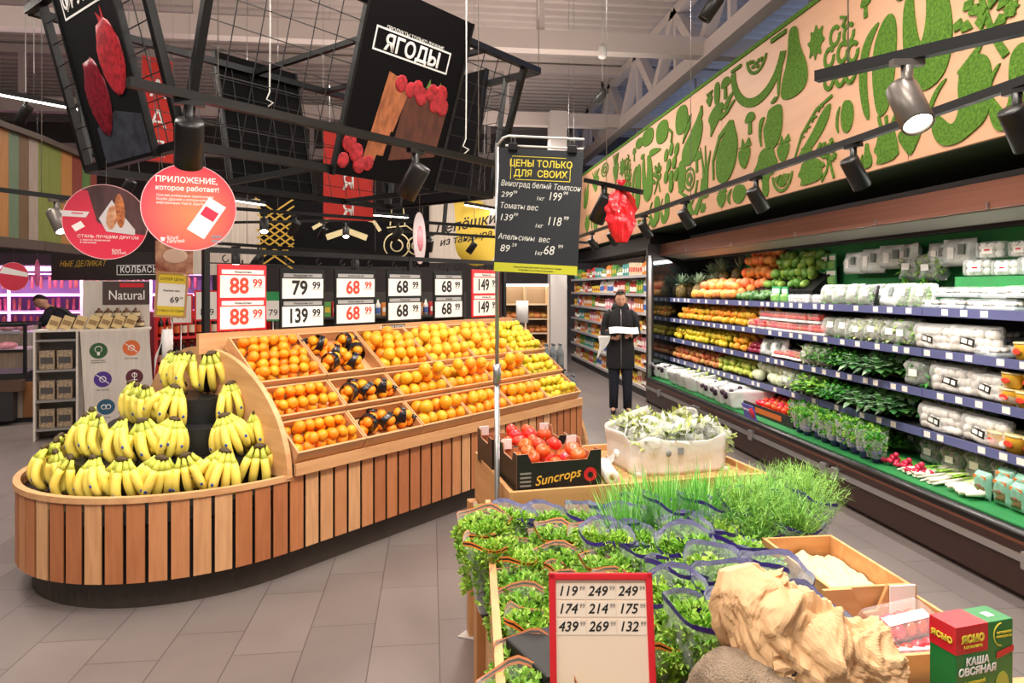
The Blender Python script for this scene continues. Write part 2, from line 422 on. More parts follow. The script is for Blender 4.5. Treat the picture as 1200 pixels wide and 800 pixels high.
def m_grapes():
    o = []
    for (x, y) in ((-.3,.1),(0,.15),(.3,.1),(-.15,-.08),(.16,-.08),(-.02,-.28),(-.3,-.25),(.28,-.28),(0,-.43)): o.append(ell(x, y, .13, .09, 10, .5))
    return o + [strip([(0,.25),(.05,.4),(-.1,.48)], .03, .02)]
def m_ring_grapes():
    o = []
    for (x, y) in ((-.1,.3),(.25,.22),(-.25,.05),(.1,.02),(.35,-.05),(-.25,-.25),(.05,-.28),(.3,-.3)): o.append(band((x, y), .09, .15, .6, 2*PI+.1, 12))
    return o + [strip([(.1,.35),(.2,.45),(.05,.5)], .03, .02)]
def m_leaf(): return [smooth([(0,.5),(.12,.25),(.4,.35),(.3,.1),(.5,-.05),(.22,-.12),(.3,-.4),(.05,-.25),(-.05,-.5),(-.12,-.22),(-.4,-.35),(-.28,-.08),(-.5,.1),(-.25,.12),(-.3,.38),(-.1,.25)], 1)]
def m_herb():
    o = [strip([(.35,-.5),(.15,-.1),(0,.45)], .05, .04), strip([(-.35,-.5),(-.05,-.25),(.05,0)], .05, .04)]
    for (x, y, a) in ((-.3,.2,2.6),(-.35,-.05,2.9),(.35,.05,.4),(.38,.3,.7),(-.15,.4,2.2),(.2,.42,1.2),(0,.2,1.6)):
        d = (math.cos(a), math.sin(a)); n_ = (-d[1], d[0])
        o.append([(x-d[0]*.2, y-d[1]*.2), (x-n_[0]*.09-d[0]*.05, y-n_[1]*.09-d[1]*.05), (x-n_[0]*.03, y-n_[1]*.03), (x-n_[0]*.1+d[0]*.08, y-n_[1]*.1+d[1]*.08), (x+d[0]*.16, y+d[1]*.16), (x+n_[0]*.1+d[0]*.08, y+n_[1]*.1+d[1]*.08), (x+n_[0]*.03, y+n_[1]*.03), (x+n_[0]*.09-d[0]*.05, y+n_[1]*.09-d[1]*.05)])
    return o
def m_pepper(): return [smooth([(.05,.42),(.3,.5),(.48,.36),(.5,0),(.44,-.3),(.2,-.42),(0,-.5),(-.3,-.48),(-.46,-.25),(-.42,.0),(-.3,-.1),(-.1,-.28),(.02,-.1),(-.02,.2)]), smooth([(-.15,.36),(-.34,.2),(-.46,0),(-.5,.1),(-.34,.3)])]
def m_pumpkin(): return [smooth([(-.2,.4),(-.42,.3),(-.5,0),(-.44,-.38),(-.34,-.5),(-.4,-.1),(-.36,.2)]), smooth([(-.3,.22),(-.14,.42),(-.04,.3),(-.06,-.1),(-.12,-.42),(-.26,-.5),(-.33,-.1)]), smooth([(.02,.4),(.12,.48),(.14,.2),(.2,-.05),(.26,.2),(.24,.48),(.42,.38),(.5,.0),(.44,-.34),(.2,-.42),(.06,-.25),(.02,0)]), smooth([(-.06,.44),(.1,.44),(.14,.52),(-.02,.53)], 1)]
def m_plum(): return [smooth([(0,.48),(.4,.36),(.5,-.1),(.25,-.5),(-.1,-.42),(-.22,0),(-.15,.3)]), smooth([(-.22,.4),(-.45,.2),(-.5,-.2),(-.3,-.46),(-.38,-.1),(-.3,.2)])]
def m_pod(): return [smooth([(.5,.42),(.4,.05),(.05,-.28),(-.4,-.5),(-.45,-.42),(0,-.02),(.25,.3)]), strip([(.5,.5),(.1,.38),(-.3,.02),(-.5,-.4)], .03, .02)] + [band((-.28+.17*k, -.08+.14*k), .04, .08, .6, 3.6, 8) for k in range(4)]
def m_beet(): return [smooth([(-.3,.1),(.3,.12),(.42,-.15),(.5,-.45),(-.4,-.5),(-.3,-.32),(-.5,-.2),(-.36,-.08)], 1), strip([(-.15,.12),(-.3,.45)], .06, .04), strip([(.05,.12),(.0,.4)], .05, .05), strip([(.15,.12),(.42,.4)], .04, .05)]
def m_carrot(): return [smooth([(-.35,.18),(.4,.22),(.5,.05),(.2,-.35),(.02,-.5),(-.2,-.3),(-.5,.02)])] + [strip([(x*.4, .2), (x, .5)], .05, .03) for x in (-.42, -.1, .2, .48)]
def m_straw(): return [smooth([(-.45,.15),(0,.2),(.45,.18),(.4,-.15),(.05,-.5),(-.3,-.28)]), [(-.5,.3),(-.2,.24),(-.1,.5),(.05,.26),(.36,.46),(.5,.2),(.1,.2),(-.2,.2)]]
def m_citrus():
    o = [band((0,.35), .72, .85, PI*1.03, PI*1.97, 16)]
    for k in range(4):
        a0 = PI*(1.07+.225*k); a1 = a0+PI*.18; o.append([(.1*math.cos((a0+a1)/2), .33+.1*math.sin((a0+a1)/2))]+[(.62*math.cos(a0+(a1-a0)*i/5), .35+.62*math.sin(a0+(a1-a0)*i/5)) for i in range(6)])
    return [[(x*.58, y) for x, y in p] for p in o]
def m_broccoli(): return [smooth([(-.1,-.5),(.15,-.5),(.12,-.1),(.35,-.1),(.5,.1),(.36,.28),(.3,.46),(0,.5),(-.25,.42),(-.32,.2),(-.5,.1),(-.4,-.12),(-.12,-.1)], 1)]
def m_onion(): return [smooth([(-.3,-.28),(.3,-.28),(.4,-.45),(0,-.5),(-.4,-.45)]), strip([(-.1,-.3),(-.2,.1),(-.5,.5)], .12, .03), strip([(.02,-.3),(.05,.1),(0,.5)], .12, .03), strip([(.12,-.3),(.25,.1),(.5,.35)], .1, .03)]
def m_kiwi(): return [band((0,0), .4, .5, 0, 2*PI, 18), band((0,0), .12, .28, 0, 2*PI, 14)]
def m_cuc(): return [smooth([(-.3,.5),(.3,.5),(.5,.1),(.4,-.4),(0,-.5),(-.4,-.4),(-.5,.1)])]
def m_curve(): return [strip([(-.5,.4),(-.1,.1),(.05,-.45)], .03, .1), strip([(.5,.5),(.45,0),(.2,-.45)], .05, .09), strip([(.3,.5),(.2,.1),(0,-.2)], .03, .03)]
def m_chili(): return [smooth([(-.5,.1),(-.2,.4),(.1,.35),(0,0),(-.3,-.35),(-.4,-.5),(-.36,-.15)]), strip([(.1,.1),(.3,.35),(.5,.5)], .09, .02), strip([(-.05,-.05),(.2,.0),(.45,.2)], .09, .02)]
def m_tulip(): return [smooth([(-.5,.3),(-.1,.36),(.5,-.1),(.3,-.2),(-.45,-.3)])]
MOTIFS = [  # kind, name, centre in the photo, width and height there
 (m_leaf,'grape_leaf',961,50,20,46),(m_ring_grapes,'grapes',988,66,42,88),(m_pumpkin,'pumpkin',1062,62,102,140),(m_plum,'plum',995,137,20,42),
 (m_pod,'pea_pod',957,154,40,62),(m_beet,'beetroot',1044,166,28,62),(m_carrot,'strawberry_root',1072,160,28,52),(m_pepper,'bell_pepper',1130,126,68,98),
 (m_herb,'parsley',1157,36,72,82),(m_pepper,'bell_pepper',1190,106,50,98),(m_pear,'pear',933,74,32,84),(m_melon,'watermelon_slice',891,92,58,66),
 (m_shroom,'mushroom',854,103,11,26),(m_cuc,'cucumber',844,110,6,27),(m_carrot,'carrot',835,117,7,18),(m_chili,'chili_peppers',849,135,31,42),(m_egg,'aubergine',815,162,26,62),
 (m_lemon,'lemon',853,180,28,74),(m_shroom,'mushroom',883,144,12,26),(m_apple,'apple',907,146,26,60),(m_straw,'raspberry',876,181,15,38),(m_grapes,'hop_cone',790,186,19,74),
 (m_cuc,'cucumber',802,207,9,38),(m_kiwi,'kiwi_slice',811,210,12,28),(m_shroom,'mushroom',820,189,9,26),(m_onion,'spring_onion',830,202,11,62),(m_broccoli,'broccoli',901,204,27,58),
 (m_straw,'strawberry',922,175,16,34),(m_citrus,'citrus_wedge',921,213,23,27),(m_plum,'tomato',867,234,21,24),(m_straw,'strawberry',849,237,12,26),(m_beet,'avocado',954,203,28,48),
 (m_herb,'crossed_leaves',975,200,19,44),(m_cuc,'apple_half',802,141,14,34),(m_citrus,'citrus_wedge',809,140,8,14),(m_pumpkin,'pumpkin',755,214,23,62),(m_herb,'sprig',773,210,9,32),
 (m_tulip,'radish',771,177,14,14),(m_cuc,'turnip',779,155,14,27),(m_cuc,'turnip',762,161,13,20),(m_cuc,'turnip',752,168,8,12),(m_carrot,'carrot',724,199,6,36),(m_leaf,'grape_leaf',732,196,7,24),
 (m_ring_grapes,'grapes',738,203,8,42),(m_pepper,'bell_pepper',770,248,11,36),(m_pepper,'bell_pepper',782,244,10,36),(m_curve,'banana_peel',812,238,26,40),(m_leaf,'leaf',827,247,8,14),
 (m_carrot,'carrot',700,213,8,26),(m_plum,'plum',699,256,8,30),(m_egg,'aubergine',689,230,6,30),(m_pear,'pear',709,240,7,34),(m_kiwi,'kiwi_slice',711,199,8,16),(m_shroom,'mushroom',746,181,4,16),
 (m_broccoli,'broccoli',740,262,10,22),(m_straw,'strawberry',690,262,6,22),(m_apple,'apple',720,268,7,18),(m_melon,'watermelon_slice',758,268,14,14),(m_pear,'pear',1021,196,12,30),(m_leaf,'leaf',1192,10,20,24),(m_shroom,'mushroom',1020,8,12,26)]
for fn, nm, px, py, w, h in MOTIFS:
    c = at_x(px, py, MX); l = at_x(px-w/2, py, MX); r = at_x(px+w/2, py, MX); d = c.x*SA + c.y*CA
    W = (l.y-r.y)*1.1; H = h*d/800*1.0
    zc = max(2.42+H/2, min(3.80-H/2, c.z)) if c.y < 14 else c.z
    b = MB(); M_ = frame_M((-.031, c.y-8, zc-2.4), (0, -1, 0), (0, 0, 1))
    nth = globals().get('nth', 0)+1
    for k, poly in enumerate(fn()): b.prism([(u*W, v*H) for u, v in poly], 0, .006+.0007*k+.0002*(nth % 23), M_)
    b.build('moss_'+nm, MOSS, mural)
# ================================================================ the wooden fruit island
IS0, IP0 = 3.2, -4.15
def L(s, p, z=0): return (s-IS0, -p+IP0, z)          # island axes -> its own space (x along, y away from its front)
def island_part(b, name, mats, parent): return b.build(name, mats, parent)
def slat_mat(name, cols):
    m, N, Lk, b = new_mat(name)
    g = N.new('ShaderNodeNewGeometry'); rp = N.new('ShaderNodeValToRGB'); rp.color_ramp.interpolation = 'CONSTANT'
    e = rp.color_ramp.elements
    while len(e) < len(cols): e.new(.5)
    for i, c in enumerate(cols): e[i].position = i/len(cols); e[i].color = lin(c)
    Lk.new(g.outputs['Random Per Island'], rp.inputs[0])
    tc = N.new('ShaderNodeTexCoord'); mp = N.new('ShaderNodeMapping'); mp.inputs['Scale'].default_value = (1, 1, .1); Lk.new(tc.outputs['Object'], mp.inputs[0])
    nz = N.new('ShaderNodeTexNoise'); nz.inputs['Scale'].default_value = 45; nz.inputs['Detail'].default_value = 5; Lk.new(mp.outputs[0], nz.inputs['Vector'])
    mx = N.new('ShaderNodeMix'); mx.data_type = 'RGBA'; mx.blend_type = 'MULTIPLY'; mx.inputs['Factor'].default_value = .35
    r2 = N.new('ShaderNodeValToRGB'); r2.color_ramp.elements[0].position = .35; r2.color_ramp.elements[0].color = (.55, .42, .32, 1); r2.color_ramp.elements[1].position = .65
    Lk.new(nz.outputs[0], r2.inputs[0]); Lk.new(rp.outputs[0], mx.inputs['A']); Lk.new(r2.outputs[0], mx.inputs['B']); Lk.new(mx.outputs['Result'], b.inputs['Base Color'])
    b.inputs['Roughness'].default_value = .5
    return m
SLAT = slat_mat('larch slats', ['#c98a5c', '#b9764a', '#d39d6e', '#c17c4e', '#d8a577', '#b36f46'])
PLY = wood('pale plywood', '#d9a878', '#c28e5e', 'Y', 5)
PLYX = wood('pale plywood lengthwise', '#d6a474', '#c08b5c', 'X', 5)
PLINTH = mat('dark plinth', '#3a3028', .6, vary=.15, vscale=6)
CORE = mat('black core', '#15110f', .8)
RUB = mat('black plastic tiers', '#1f2022', .35, bump=.15, bscale=30)
island = thing('fruit_island', 'long wooden slatted fruit stand with a rounded banana end', 'fruit stand', isl(IS0, IP0, 0), PI/4)
RADI = .86
def outline(r, n=40, s1=5.2):
    pts = [(s1, IP0+r), (2.2, IP0+r)]
    pts += [(2.2-1.16*r*math.sin(PI*i/n), IP0+r*math.cos(PI*i/n)) for i in range(1, n)]
    return pts + [(2.2, IP0-r), (s1, IP0-r)]
def outl(r, s1=5.2): return [L(s, p)[:2] for s, p in outline(r, 40, s1)]
b = MB(); b.prism(outl(.80, 5.15), 0, .135); b.build('plinth', PLINTH, island)
b = MB(); b.prism(outl(.835, 5.18), .135, .42); b.box(*[v for pr in zip(L(2.22, -3.33), L(5.18, -4.97)) for v in pr][:4], .42, .585); b.build('core', CORE, island)
# slats: walk along the outline
b = MB(); pitch = .1
path = outline(RADI, 60)
seg = [0]
for i in range(1, len(path)): seg.append(seg[-1]+math.hypot(path[i][0]-path[i-1][0], path[i][1]-path[i-1][1]))
def walk(t):
    for i in range(1, len(path)):
        if t <= seg[i]:
            f = (t-seg[i-1])/(seg[i]-seg[i-1]); a, c = path[i-1], path[i]; return (a[0]+(c[0]-a[0])*f, a[1]+(c[1]-a[1])*f)
    return path[-1]
t = .02
while t < seg[-1]-.1:
    a = Vector(L(*walk(t), .15)); c = Vector(L(*walk(t+.083), .15)); d = (c-a).normalized(); nrm = Vector((d.y, -d.x, 0)); top = .565
    q = [a, c, c-nrm*.007, a-nrm*.007]
    b.add([tuple(v) for v in q]+[(v.x, v.y, top) for v in q], [(0,3,2,1),(4,5,6,7),(0,1,5,4),(1,2,6,5),(2,3,7,6),(3,0,4,7)]); t += pitch
b.build('slat_cladding', SLAT, island)
# thin wooden rim round the banana tray
b = MB()
rim = []
for r in (.845, .875): rim.append([L(2.2-1.16*r*math.sin(PI*i/40), IP0+r*math.cos(PI*i/40)) for i in range(41)])
for i in range(40):
    p = [rim[0][i], rim[1][i], rim[1][i+1], rim[0][i+1]]
    b.add([(x, y, .545) for x, y, z in p]+[(x, y, .575) for x, y, z in p], [(3,2,1,0),(4,5,6,7),(1,0,4,5),(2,1,5,6),(3,2,6,7),(0,3,7,4)])
b.build('rim', PLYX, island)
# arched divider between bananas and citrus, and the smaller one at the far end
def arch(s, hp, zb, zt, half, n=28, th=.03):
    pts = [(-half, zb), (half, zb)] + [(half*math.cos(PI*i/n), zb+.05+(zt-zb-.05)*math.sin(PI*i/n)**.8) for i in range(n+1)]
    m = MB(); x, y, z = L(s, hp)
    # u runs along the island's depth, v up
    m.prism(pts, -th/2, th/2, Matrix(((0, 0, 1, x), (1, 0, 0, y), (0, 1, 0, 0), (0, 0, 0, 1)))); return m
def arch_pts(front, zb, peak_p, zt, back):
    o = [(front, zb)]
    for i in range(1, 25):
        a = PI/2*i/24; o.append((front+(peak_p-front)*(1-math.cos(a)), zb+.0+(zt-zb)*math.sin(a)))
    for i in range(1, 25):
        a = PI/2*i/24; o.append((peak_p+(back-peak_p)*math.sin(a), zb+(zt-zb)*math.cos(a)))
    return o
b = MB(); x, y, z = L(2.185, IP0); pts = [(-(p)+IP0, zz) for p, zz in arch_pts(-3.27, .56, -4.2, 1.235, -5.03)]
b.prism(pts, -.016, .016, Matrix(((0, 0, 1, x), (1, 0, 0, y), (0, 1, 0, 0), (0, 0, 0, 1)))); b.build('arched_divider', PLY, island)
b = MB(); x, y, z = L(5.24, IP0); pts = [(-(p)+IP0, zz) for p, zz in arch_pts(-3.25, .05, -4.1, .92, -5.0)]
b.prism(pts, -.02, .02, Matrix(((0, 0, 1, x), (1, 0, 0, y), (0, 1, 0, 0), (0, 0, 0, 1)))); b.build('end_panel', PLY, island)
# sloping carcass below the trays, apron, back board
S0, S1 = 2.215, 5.10
ROWS = [(-3.30, .635, .235), (-3.49, .812, .235), (-3.685, .99, .41)]      # front foot of each row: p, z, slope depth
b = MB()
prof = [(-3.28, .585), (-3.28, .60), (-3.49, .79), (-3.70, .97), (-4.05, 1.21), (-4.10, 1.21), (-4.10, .585)]
x0 = L(S0, 0)[0]; x1 = L(S1+.05, 0)[0]
b.prism([(-p+IP0, z) for p, z in prof], x0, x1, Matrix(((0, 0, 1, 0), (1, 0, 0, 0), (0, 1, 0, 0), (0, 0, 0, 1)))); b.build('carcass', CORE, island)
b = MB(); b.box(x0, x1, *sorted((L(0, -3.255)[1], L(0, -3.279)[1])), .567, .632); b.build('apron', PLYX, island)
b = MB(); b.box(L(2.08, 0)[0], x1, *sorted((L(0, -4.055)[1], L(0, -4.09)[1])), 1.2, 1.325); b.build('back_board', PLYX, island)
b = MB()
for k in range(6):
    sx = L(2.45+k*.52, 0)[0]; b.lathe([(.001, 0), (.013, 0), (.013, .004), (.001, .004)], 12, M=T(sx, L(0, -4.055)[1], 1.262) @ Rx(PI/2))
b.build('bolt_caps', BLACK, island)
# rear tray slope (seen from behind only)
b = MB(); prof = [(-4.11, .585), (-4.11, 1.2), (-4.98, .62), (-4.98, .585)]
b.prism([(-p+IP0, z) for p, z in prof], x0, x1, Matrix(((0, 0, 1, 0), (1, 0, 0, 0), (0, 1, 0, 0), (0, 0, 0, 1)))); b.build('rear_slope', PLYX, island)
# black tiers under the bananas
TIERS = [(.83, .43, .50), (.64, .50, .66), (.46, .66, .81), (.28, .81, .95)]
for r, z0, z1 in TIERS:
    b = MB(); pts = [L(2.165, IP0+r)[:2]] + [L(2.165-1.16*r*math.sin(PI*i/30), IP0+r*math.cos(PI*i/30))[:2] for i in range(31)]
    b.prism(pts[1:], z0+.001, z1); b.build('tier', RUB, island)

# ---------------------------------------------------------------- wooden trays
TILT = math.radians(36)
NC = 6; CW = (S1-S0)/NC
ORD = ['first', 'second', 'third', 'fourth', 'fifth', 'sixth']
RNAME = ['bottom', 'middle', 'top']
def tray_model(depth):
    t = thing('wooden_tray', 'tray', 'tray')
    w = CW-.006; h = .085
    b = MB(); b.box(-w/2, w/2, 0, depth, 0, .01); b.build('base', PLYX, t)
    b = MB(); b.box(-w/2, w/2, -.014, -.001, .0, h); b.build('front_board', PLYX, t)
    b = MB(); b.box(-w/2+.013, w/2-.013, depth-.014, depth-.001, .011, h); b.build('back_board', PLYX, t)
    for sg in (-1, 1):
        b = MB(); b.box(sg*(w/2-.006)-.006, sg*(w/2-.006)+.006, 0, depth, .011, h); b.build('side_board', PLY, t)
    return t
TR = {d: Stock(tray_model(d)) for d in (.235, .41)}
CONT = [['small oranges loose', 'mandarins in dark printed nets', 'oranges', 'oranges', 'oranges', 'lemons']]*3
def tray_M(row, col):
    p, z, d = ROWS[row]
    return Matrix.Translation(isl(S0+CW*(col+.5), p, z)) @ Rz(PI/4) @ Rx(TILT)
WHAT = ['small mandarins', 'netted mandarins', 'oranges', 'oranges', 'oranges', 'lemons']
for row in range(3):
    for col in range(NC):
        m = tray_M(row, col); d = ROWS[row][2]
        TR[d].put(m.to_translation(), m.to_euler(), 1, 'pale tray of %s, %s from the bananas, %s row' % (WHAT[col], ORD[col], RNAME[row]), 'wooden trays on the fruit island')
# fruit
def skin(name, c, c2, rnd): return mat(name, c, .38, bump=.18, bscale=130, rnd=rnd, col2=c2, vscale=9, sss=.05)
def citrus(name, r, m, sc_=(1, 1, .94), tip=0):
    t = MB(); t.ball((0, 0, 0), r, 14, 10, sc_)
    for i, v in enumerate(t.v):
        q = Vector(v); k = q.normalized().z
        if tip and abs(k) > .9: t.v[i] = (q.x, q.y, q.z*(1+tip))
        elif not tip and k > .93: t.v[i] = (q.x, q.y, q.z*.93)
    o = t.build(name, m); tag(o, 'fruit', 'fruit')
    s_ = MB(); s_.lathe([(.0005, 0), (r*.1, .0), (r*.09, r*.05), (.0005, r*.06)], 6, M=T(0, 0, r*sc_[2]*.9)); s_.build('stem_end', mat('stem end', '#6d7a34', .7), o)
    return Stock(o)
MAND = citrus('mandarin', .034, skin('mandarin peel', '#f08a12', '#f6a01c', .25), (1, 1, .86))
ORNG = citrus('orange', .045, skin('orange peel', '#f39a14', '#f8b02a', .4))
ORNL = citrus('orange', .045, skin('yellow orange peel', '#f5b126', '#f8c03c', .3))
LEMN = citrus('lemon', .032, skin('lemon peel', '#ecd23a', '#d8c22c', .35), (1, 1, 1.22), .16)
rnd_ = random.Random(4)
def fill(stock, row, col, r, label, group, layers=2, zs=.9, density=1.0, rr=None):
    rr = rr or rnd_
    d = ROWS[row][2]; w = CW-.03; m = tray_M(row, col)
    for ly in range(layers):
        ww = w-2*r-ly*r*1.1; dd = d-.03-2*r-ly*r*1.0
        nx = max(1, int(ww/(2*r))+1); ny = max(1, int(dd/(1.8*r))+1)
        for j in range(ny):
            for i in range(nx-(j % 2 if nx > 2 else 0)):
                if rr.random() > density - ly*.16: continue
                x = -ww/2 + (i+.5*(j % 2))*(ww/max(1, nx-1)); y = d/2 - dd/2 + (j*(dd/max(1, ny-1)) if ny > 1 else dd/2)
                z = .012+r*zs + ly*r*1.45
                q = m @ Vector((x+rr.uniform(-.12, .12)*r, y+rr.uniform(-.12, .12)*r, z+rr.uniform(0, .15)*r))
                stock.put(q, (rr.uniform(-PI, PI), rr.uniform(-PI, PI), rr.uniform(-PI, PI)), rr.uniform(.93, 1.06), label, group)
for row in range(3):
    R_ = RNAME[row]
    fill(MAND, row, 0, .034, 'small round mandarin loose in the tray next to the bananas, %s row' % R_, 'loose mandarins in the %s row' % R_, 2)
    for col in (2, 3, 4):
        st = ORNL if (row == 2 and col > 2) else ORNG
        fill(st, row, col, .045, 'orange piled in the %s tray from the bananas, %s row' % (ORD[col], R_), 'oranges in the %s row, %s tray' % (R_, ORD[col]), 3 if row == 1 else 2)
    fill(LEMN, row, 5, .034, 'yellow lemon heaped in the far end tray of the %s row' % R_, 'lemons in the %s row' % R_, 2)
# netted bags of mandarins
NET = mat('printed black net', '#141214', .45, bump=.3, bscale=90)
def net_mat():
    m, N, Lk, b = new_mat('printed net band')
    tc = N.new('ShaderNodeTexCoord'); v = N.new('ShaderNodeTexVoronoi'); v.inputs['Scale'].default_value = 22; Lk.new(tc.outputs['Object'], v.inputs['Vector'])
    rp = N.new('ShaderNodeValToRGB'); e = rp.color_ramp.elements; rp.color_ramp.interpolation = 'CONSTANT'
    e[0].position = 0; e[0].color = lin('#e0602a'); e[1].position = .16; e[1].color = lin('#17151a')
    x = e.new(.9); x.color = lin('#c9b9c0')
    Lk.new(v.outputs['Distance'], rp.inputs[0]); Lk.new(rp.outputs[0], b.inputs['Base Color']); b.inputs['Roughness'].default_value = .25
    return m
NETB = net_mat(); MANDM = MATS['mandarin peel']
def net_bag():
    t = thing('netted_mandarins', 'bag', 'bag of fruit')
    for i, (x, y, z) in enumerate(((-.055, 0, .034), (.015, .03, .034), (.02, -.035, .034), (.075, .0, .034), (-.02, .0, .085), (.045, .0, .08))):
        b = MB(); b.ball((x, y, z), .035, 12, 8, (1, 1, .9)); b.build('mandarin', MANDM, t)
    def fn(u, v):
        a = -.35*PI + 1.7*PI*v; x = -.035+.07*u + .02*math.sin(5*v+2*u)
        r = .072 + .006*noise.noise(Vector((u*4, v*5, 1))) - .012*abs(math.sin(6*v))
        return (x, r*.95*math.cos(a), .062+r*.9*math.sin(a)*(1 if math.sin(a) > 0 else .75))
    b = MB(); b.sheet(fn, 8, 22); solidify(b.build('printed_band', NETB, t), .002)
    b = MB(); b.tube([(.09, 0, .06), (.115, .005, .065), (.14, .01, .05)], [.03, .012, .02], 8); b.build('gathered_end', NETB, t)
    return Stock(t)
NB = net_bag()
for row in range(3):
    d = ROWS[row][2]; m = tray_M(row, 1)
    spots = [(-.13, .12, .4), (.04, .10, 2.4), (-.05, .2, -.5), (.13, .2, 1.2), (-.12, .3, 2.8), (.1, .31, .2)] if row == 2 else [(-.14, .11, .5), (.0, .1, 2.0), (.13, .12, -.4)]
    for x, y, a in spots:
        q = m @ Vector((x, y, .012)); e = (m @ Rz(a)).to_euler()
        NB.put(q, e, 1, 'black printed net of mandarins lying in the %s row of trays' % RNAME[row], 'netted mandarins in the %s row' % RNAME[row])

# ---------------------------------------------------------------- bananas
BAN = mat('banana peel', '#f5e06a', .42, col2='#eed658', vscale=14, rnd=.15, bump=.1, bscale=30)
BANG = mat('greenish banana stalk', '#c9cf52', .5, rnd=.2); BANT = mat('banana tip', '#4a3a1c', .7); STK = mat('blue sticker', '#2c4fa8', .4)
def banana_mesh(spread, curl, ln=.185):
    b = MB(); pts = []; rs = []
    n = 11
    for i in range(n):
        t = i/(n-1)
        rad = .012 + curl*math.sin(PI*min(1, t*.86)) ; z = -ln*t
        pts.append((rad, spread*(.3+.7*t)*.12, z))
        rs.append(.0075 if t < .08 else (.010 if t < .14 else .0185*(math.sin(PI*(.12+.80*t))**.45)))
    rs[-1] = .005; rs[-2] = .012
    b.tube(pts[:3], rs[:3], 8, 1); b.tube(pts[2:10], rs[2:10], 9, 0); b.tube(pts[9:], rs[9:], 8, 2)
    return b, pts[6]
def bunch_model(n, wide, seed):
    r = random.Random(seed)
    t = thing('banana_bunch', 'bananas', 'bananas')
    for k in range(n):
        f = (k-(n-1)/2)/max(1, (n-1)/2)
        az = f*wide*.5; curl = .055+r.uniform(-.008, .012) - (.022 if k % 2 else 0)
        b, mid = banana_mesh(f*.55, curl, .175+r.uniform(-.012, .012))
        o = b.build('banana', [BAN, BANG, BANT], t, rot=(0, 0, az))
        if k % 2 == 0:
            s_ = MB(); s_.ball((0, 0, 0), .007, 8, 5, (.25, .8, 1)); s_.build('sticker', STK, o, loc=(mid[0]+.0175, mid[1], mid[2]))
    c = MB(); c.ball((.008, 0, .004), .017, 10, 7, (.8, 1.5, .8), amp=.3); c.build('crown', BANT, t)
    return Stock(t)
BUN = [bunch_model(6, 1.5, 1), bunch_model(5, 1.1, 2), bunch_model(7, 1.9, 3), bunch_model(4, .9, 5)]
rb = random.Random(11)
RING = [('bottom', .70, .50, [4, 17, 30, 42, 54, 66, 78, 91, 104, 117, 130], 0), ('second', .53, .66, [0, 14, 40, 55, 70, 86, 102, 120], 0), ('third', .35, .81, [6, 50, 72, 95, 118], 0), ('top', .15, .95, [10, 48, 85, 120], .03)]
for nm, r, z, angs, up in RING:
    for i, a in enumerate(angs):
        a = math.radians(a+rb.uniform(-3, 3)); rr = r+rb.uniform(-.02, .02)
        s_ = 2.165-1.16*rr*math.sin(a); p_ = IP0+rr*math.cos(a)
        w = isl(s_, p_, z+.225+up); rz = math.atan2(*( (isl(2.165-math.sin(a), IP0+math.cos(a), 0)-isl(2.165, IP0, 0)).yx ))
        BUN[rb.randrange(4)].put(w, (rb.uniform(-.3, .3), rb.uniform(-.1, .4), rz+rb.uniform(-.6, .6)), rb.uniform(1.2, 1.36), 'bunch of yellow bananas standing on the %s black tier of the rounded end' % nm, 'bananas on the %s tier' % nm)

# ---------------------------------------------------------------- price rail and price boards over the oranges
PR = -4.12
rail = thing('price_rail', 'black metal price rail with hooks above the orange trays', 'rail', isl(2.155, PR, 1.0), PI/4)
def RL(s, dq, z): return (s-2.155, dq, z-1.0)
b = MB(); b.box(-.018, .018, -.018, .018, -.04, .86); b.build('post', BLACK, rail)
b = MB(); b.box(-.018+1.72, .018+1.72, -.015, .015, .33, .86); b.build('post', BLACK, rail)
b = MB(); b.box(-.018+2.95, .018+2.95, -.015, .015, .33, .86); b.build('post', BLACK, rail)
b = MB(); b.box(-.018, 3.0, -.012, .012, .825, .86); b.build('top_bar', BLACK, rail)
b = MB(); b.bar((-.0, .0, .76), (3.0, .0, .76), .008); b.build('lower_rod', BLACK, rail)
def hook_pts(x): return [(x+.02*math.cos(a), -.014, .79+.022*math.sin(a)) for a in [PI*.45+i*PI*1.5/10 for i in range(11)]]
SIGNS = [  # left, right, top, bottom in the photo; frame, digits, upper and lower price
 (255, 312, 310, 387, 'red', 'red', ('88', '99'), ('88', '99')), (328, 380, 315, 384, 'black', 'black', ('79', '99'), ('139', '99')), (392, 440, 316, 380, 'black', 'red', ('68', '99'), ('68', '99')),
 (453, 494, 317, 376, 'black', 'black', ('68', '99'), ('68', '99')), (508, 542, 318, 373, 'black', 'black', ('68', '99'), ('68', '99')), (553, 585, 316, 371, 'red', 'black', ('149', '99'), ('149', '99'))]
REDD = mat('red price digits', '#e0402c', .6); GREY_STRIP = mat('grey name strip', '#9fa0a0', .6)
b = MB()
for l, r, tp, bt, *_ in SIGNS:
    for px in (l+8, r-8): b.tube(hook_pts(at_p(px, 300, PR).dot(Vector((Q, Q, 0)))-2.155), .004, 6)
b.build('hooks', BLACK, rail)
slab = ['red framed price board nearest the bananas showing 88 99 twice', 'black framed price board showing 79 99 over 139 99', 'black framed price board with red 68 99 digits', 'black price board with black 68 99, beside the red-digit board', 'small black price board with 68 99, next to the red 149 board', 'red framed price board showing 149 99 at the far end']
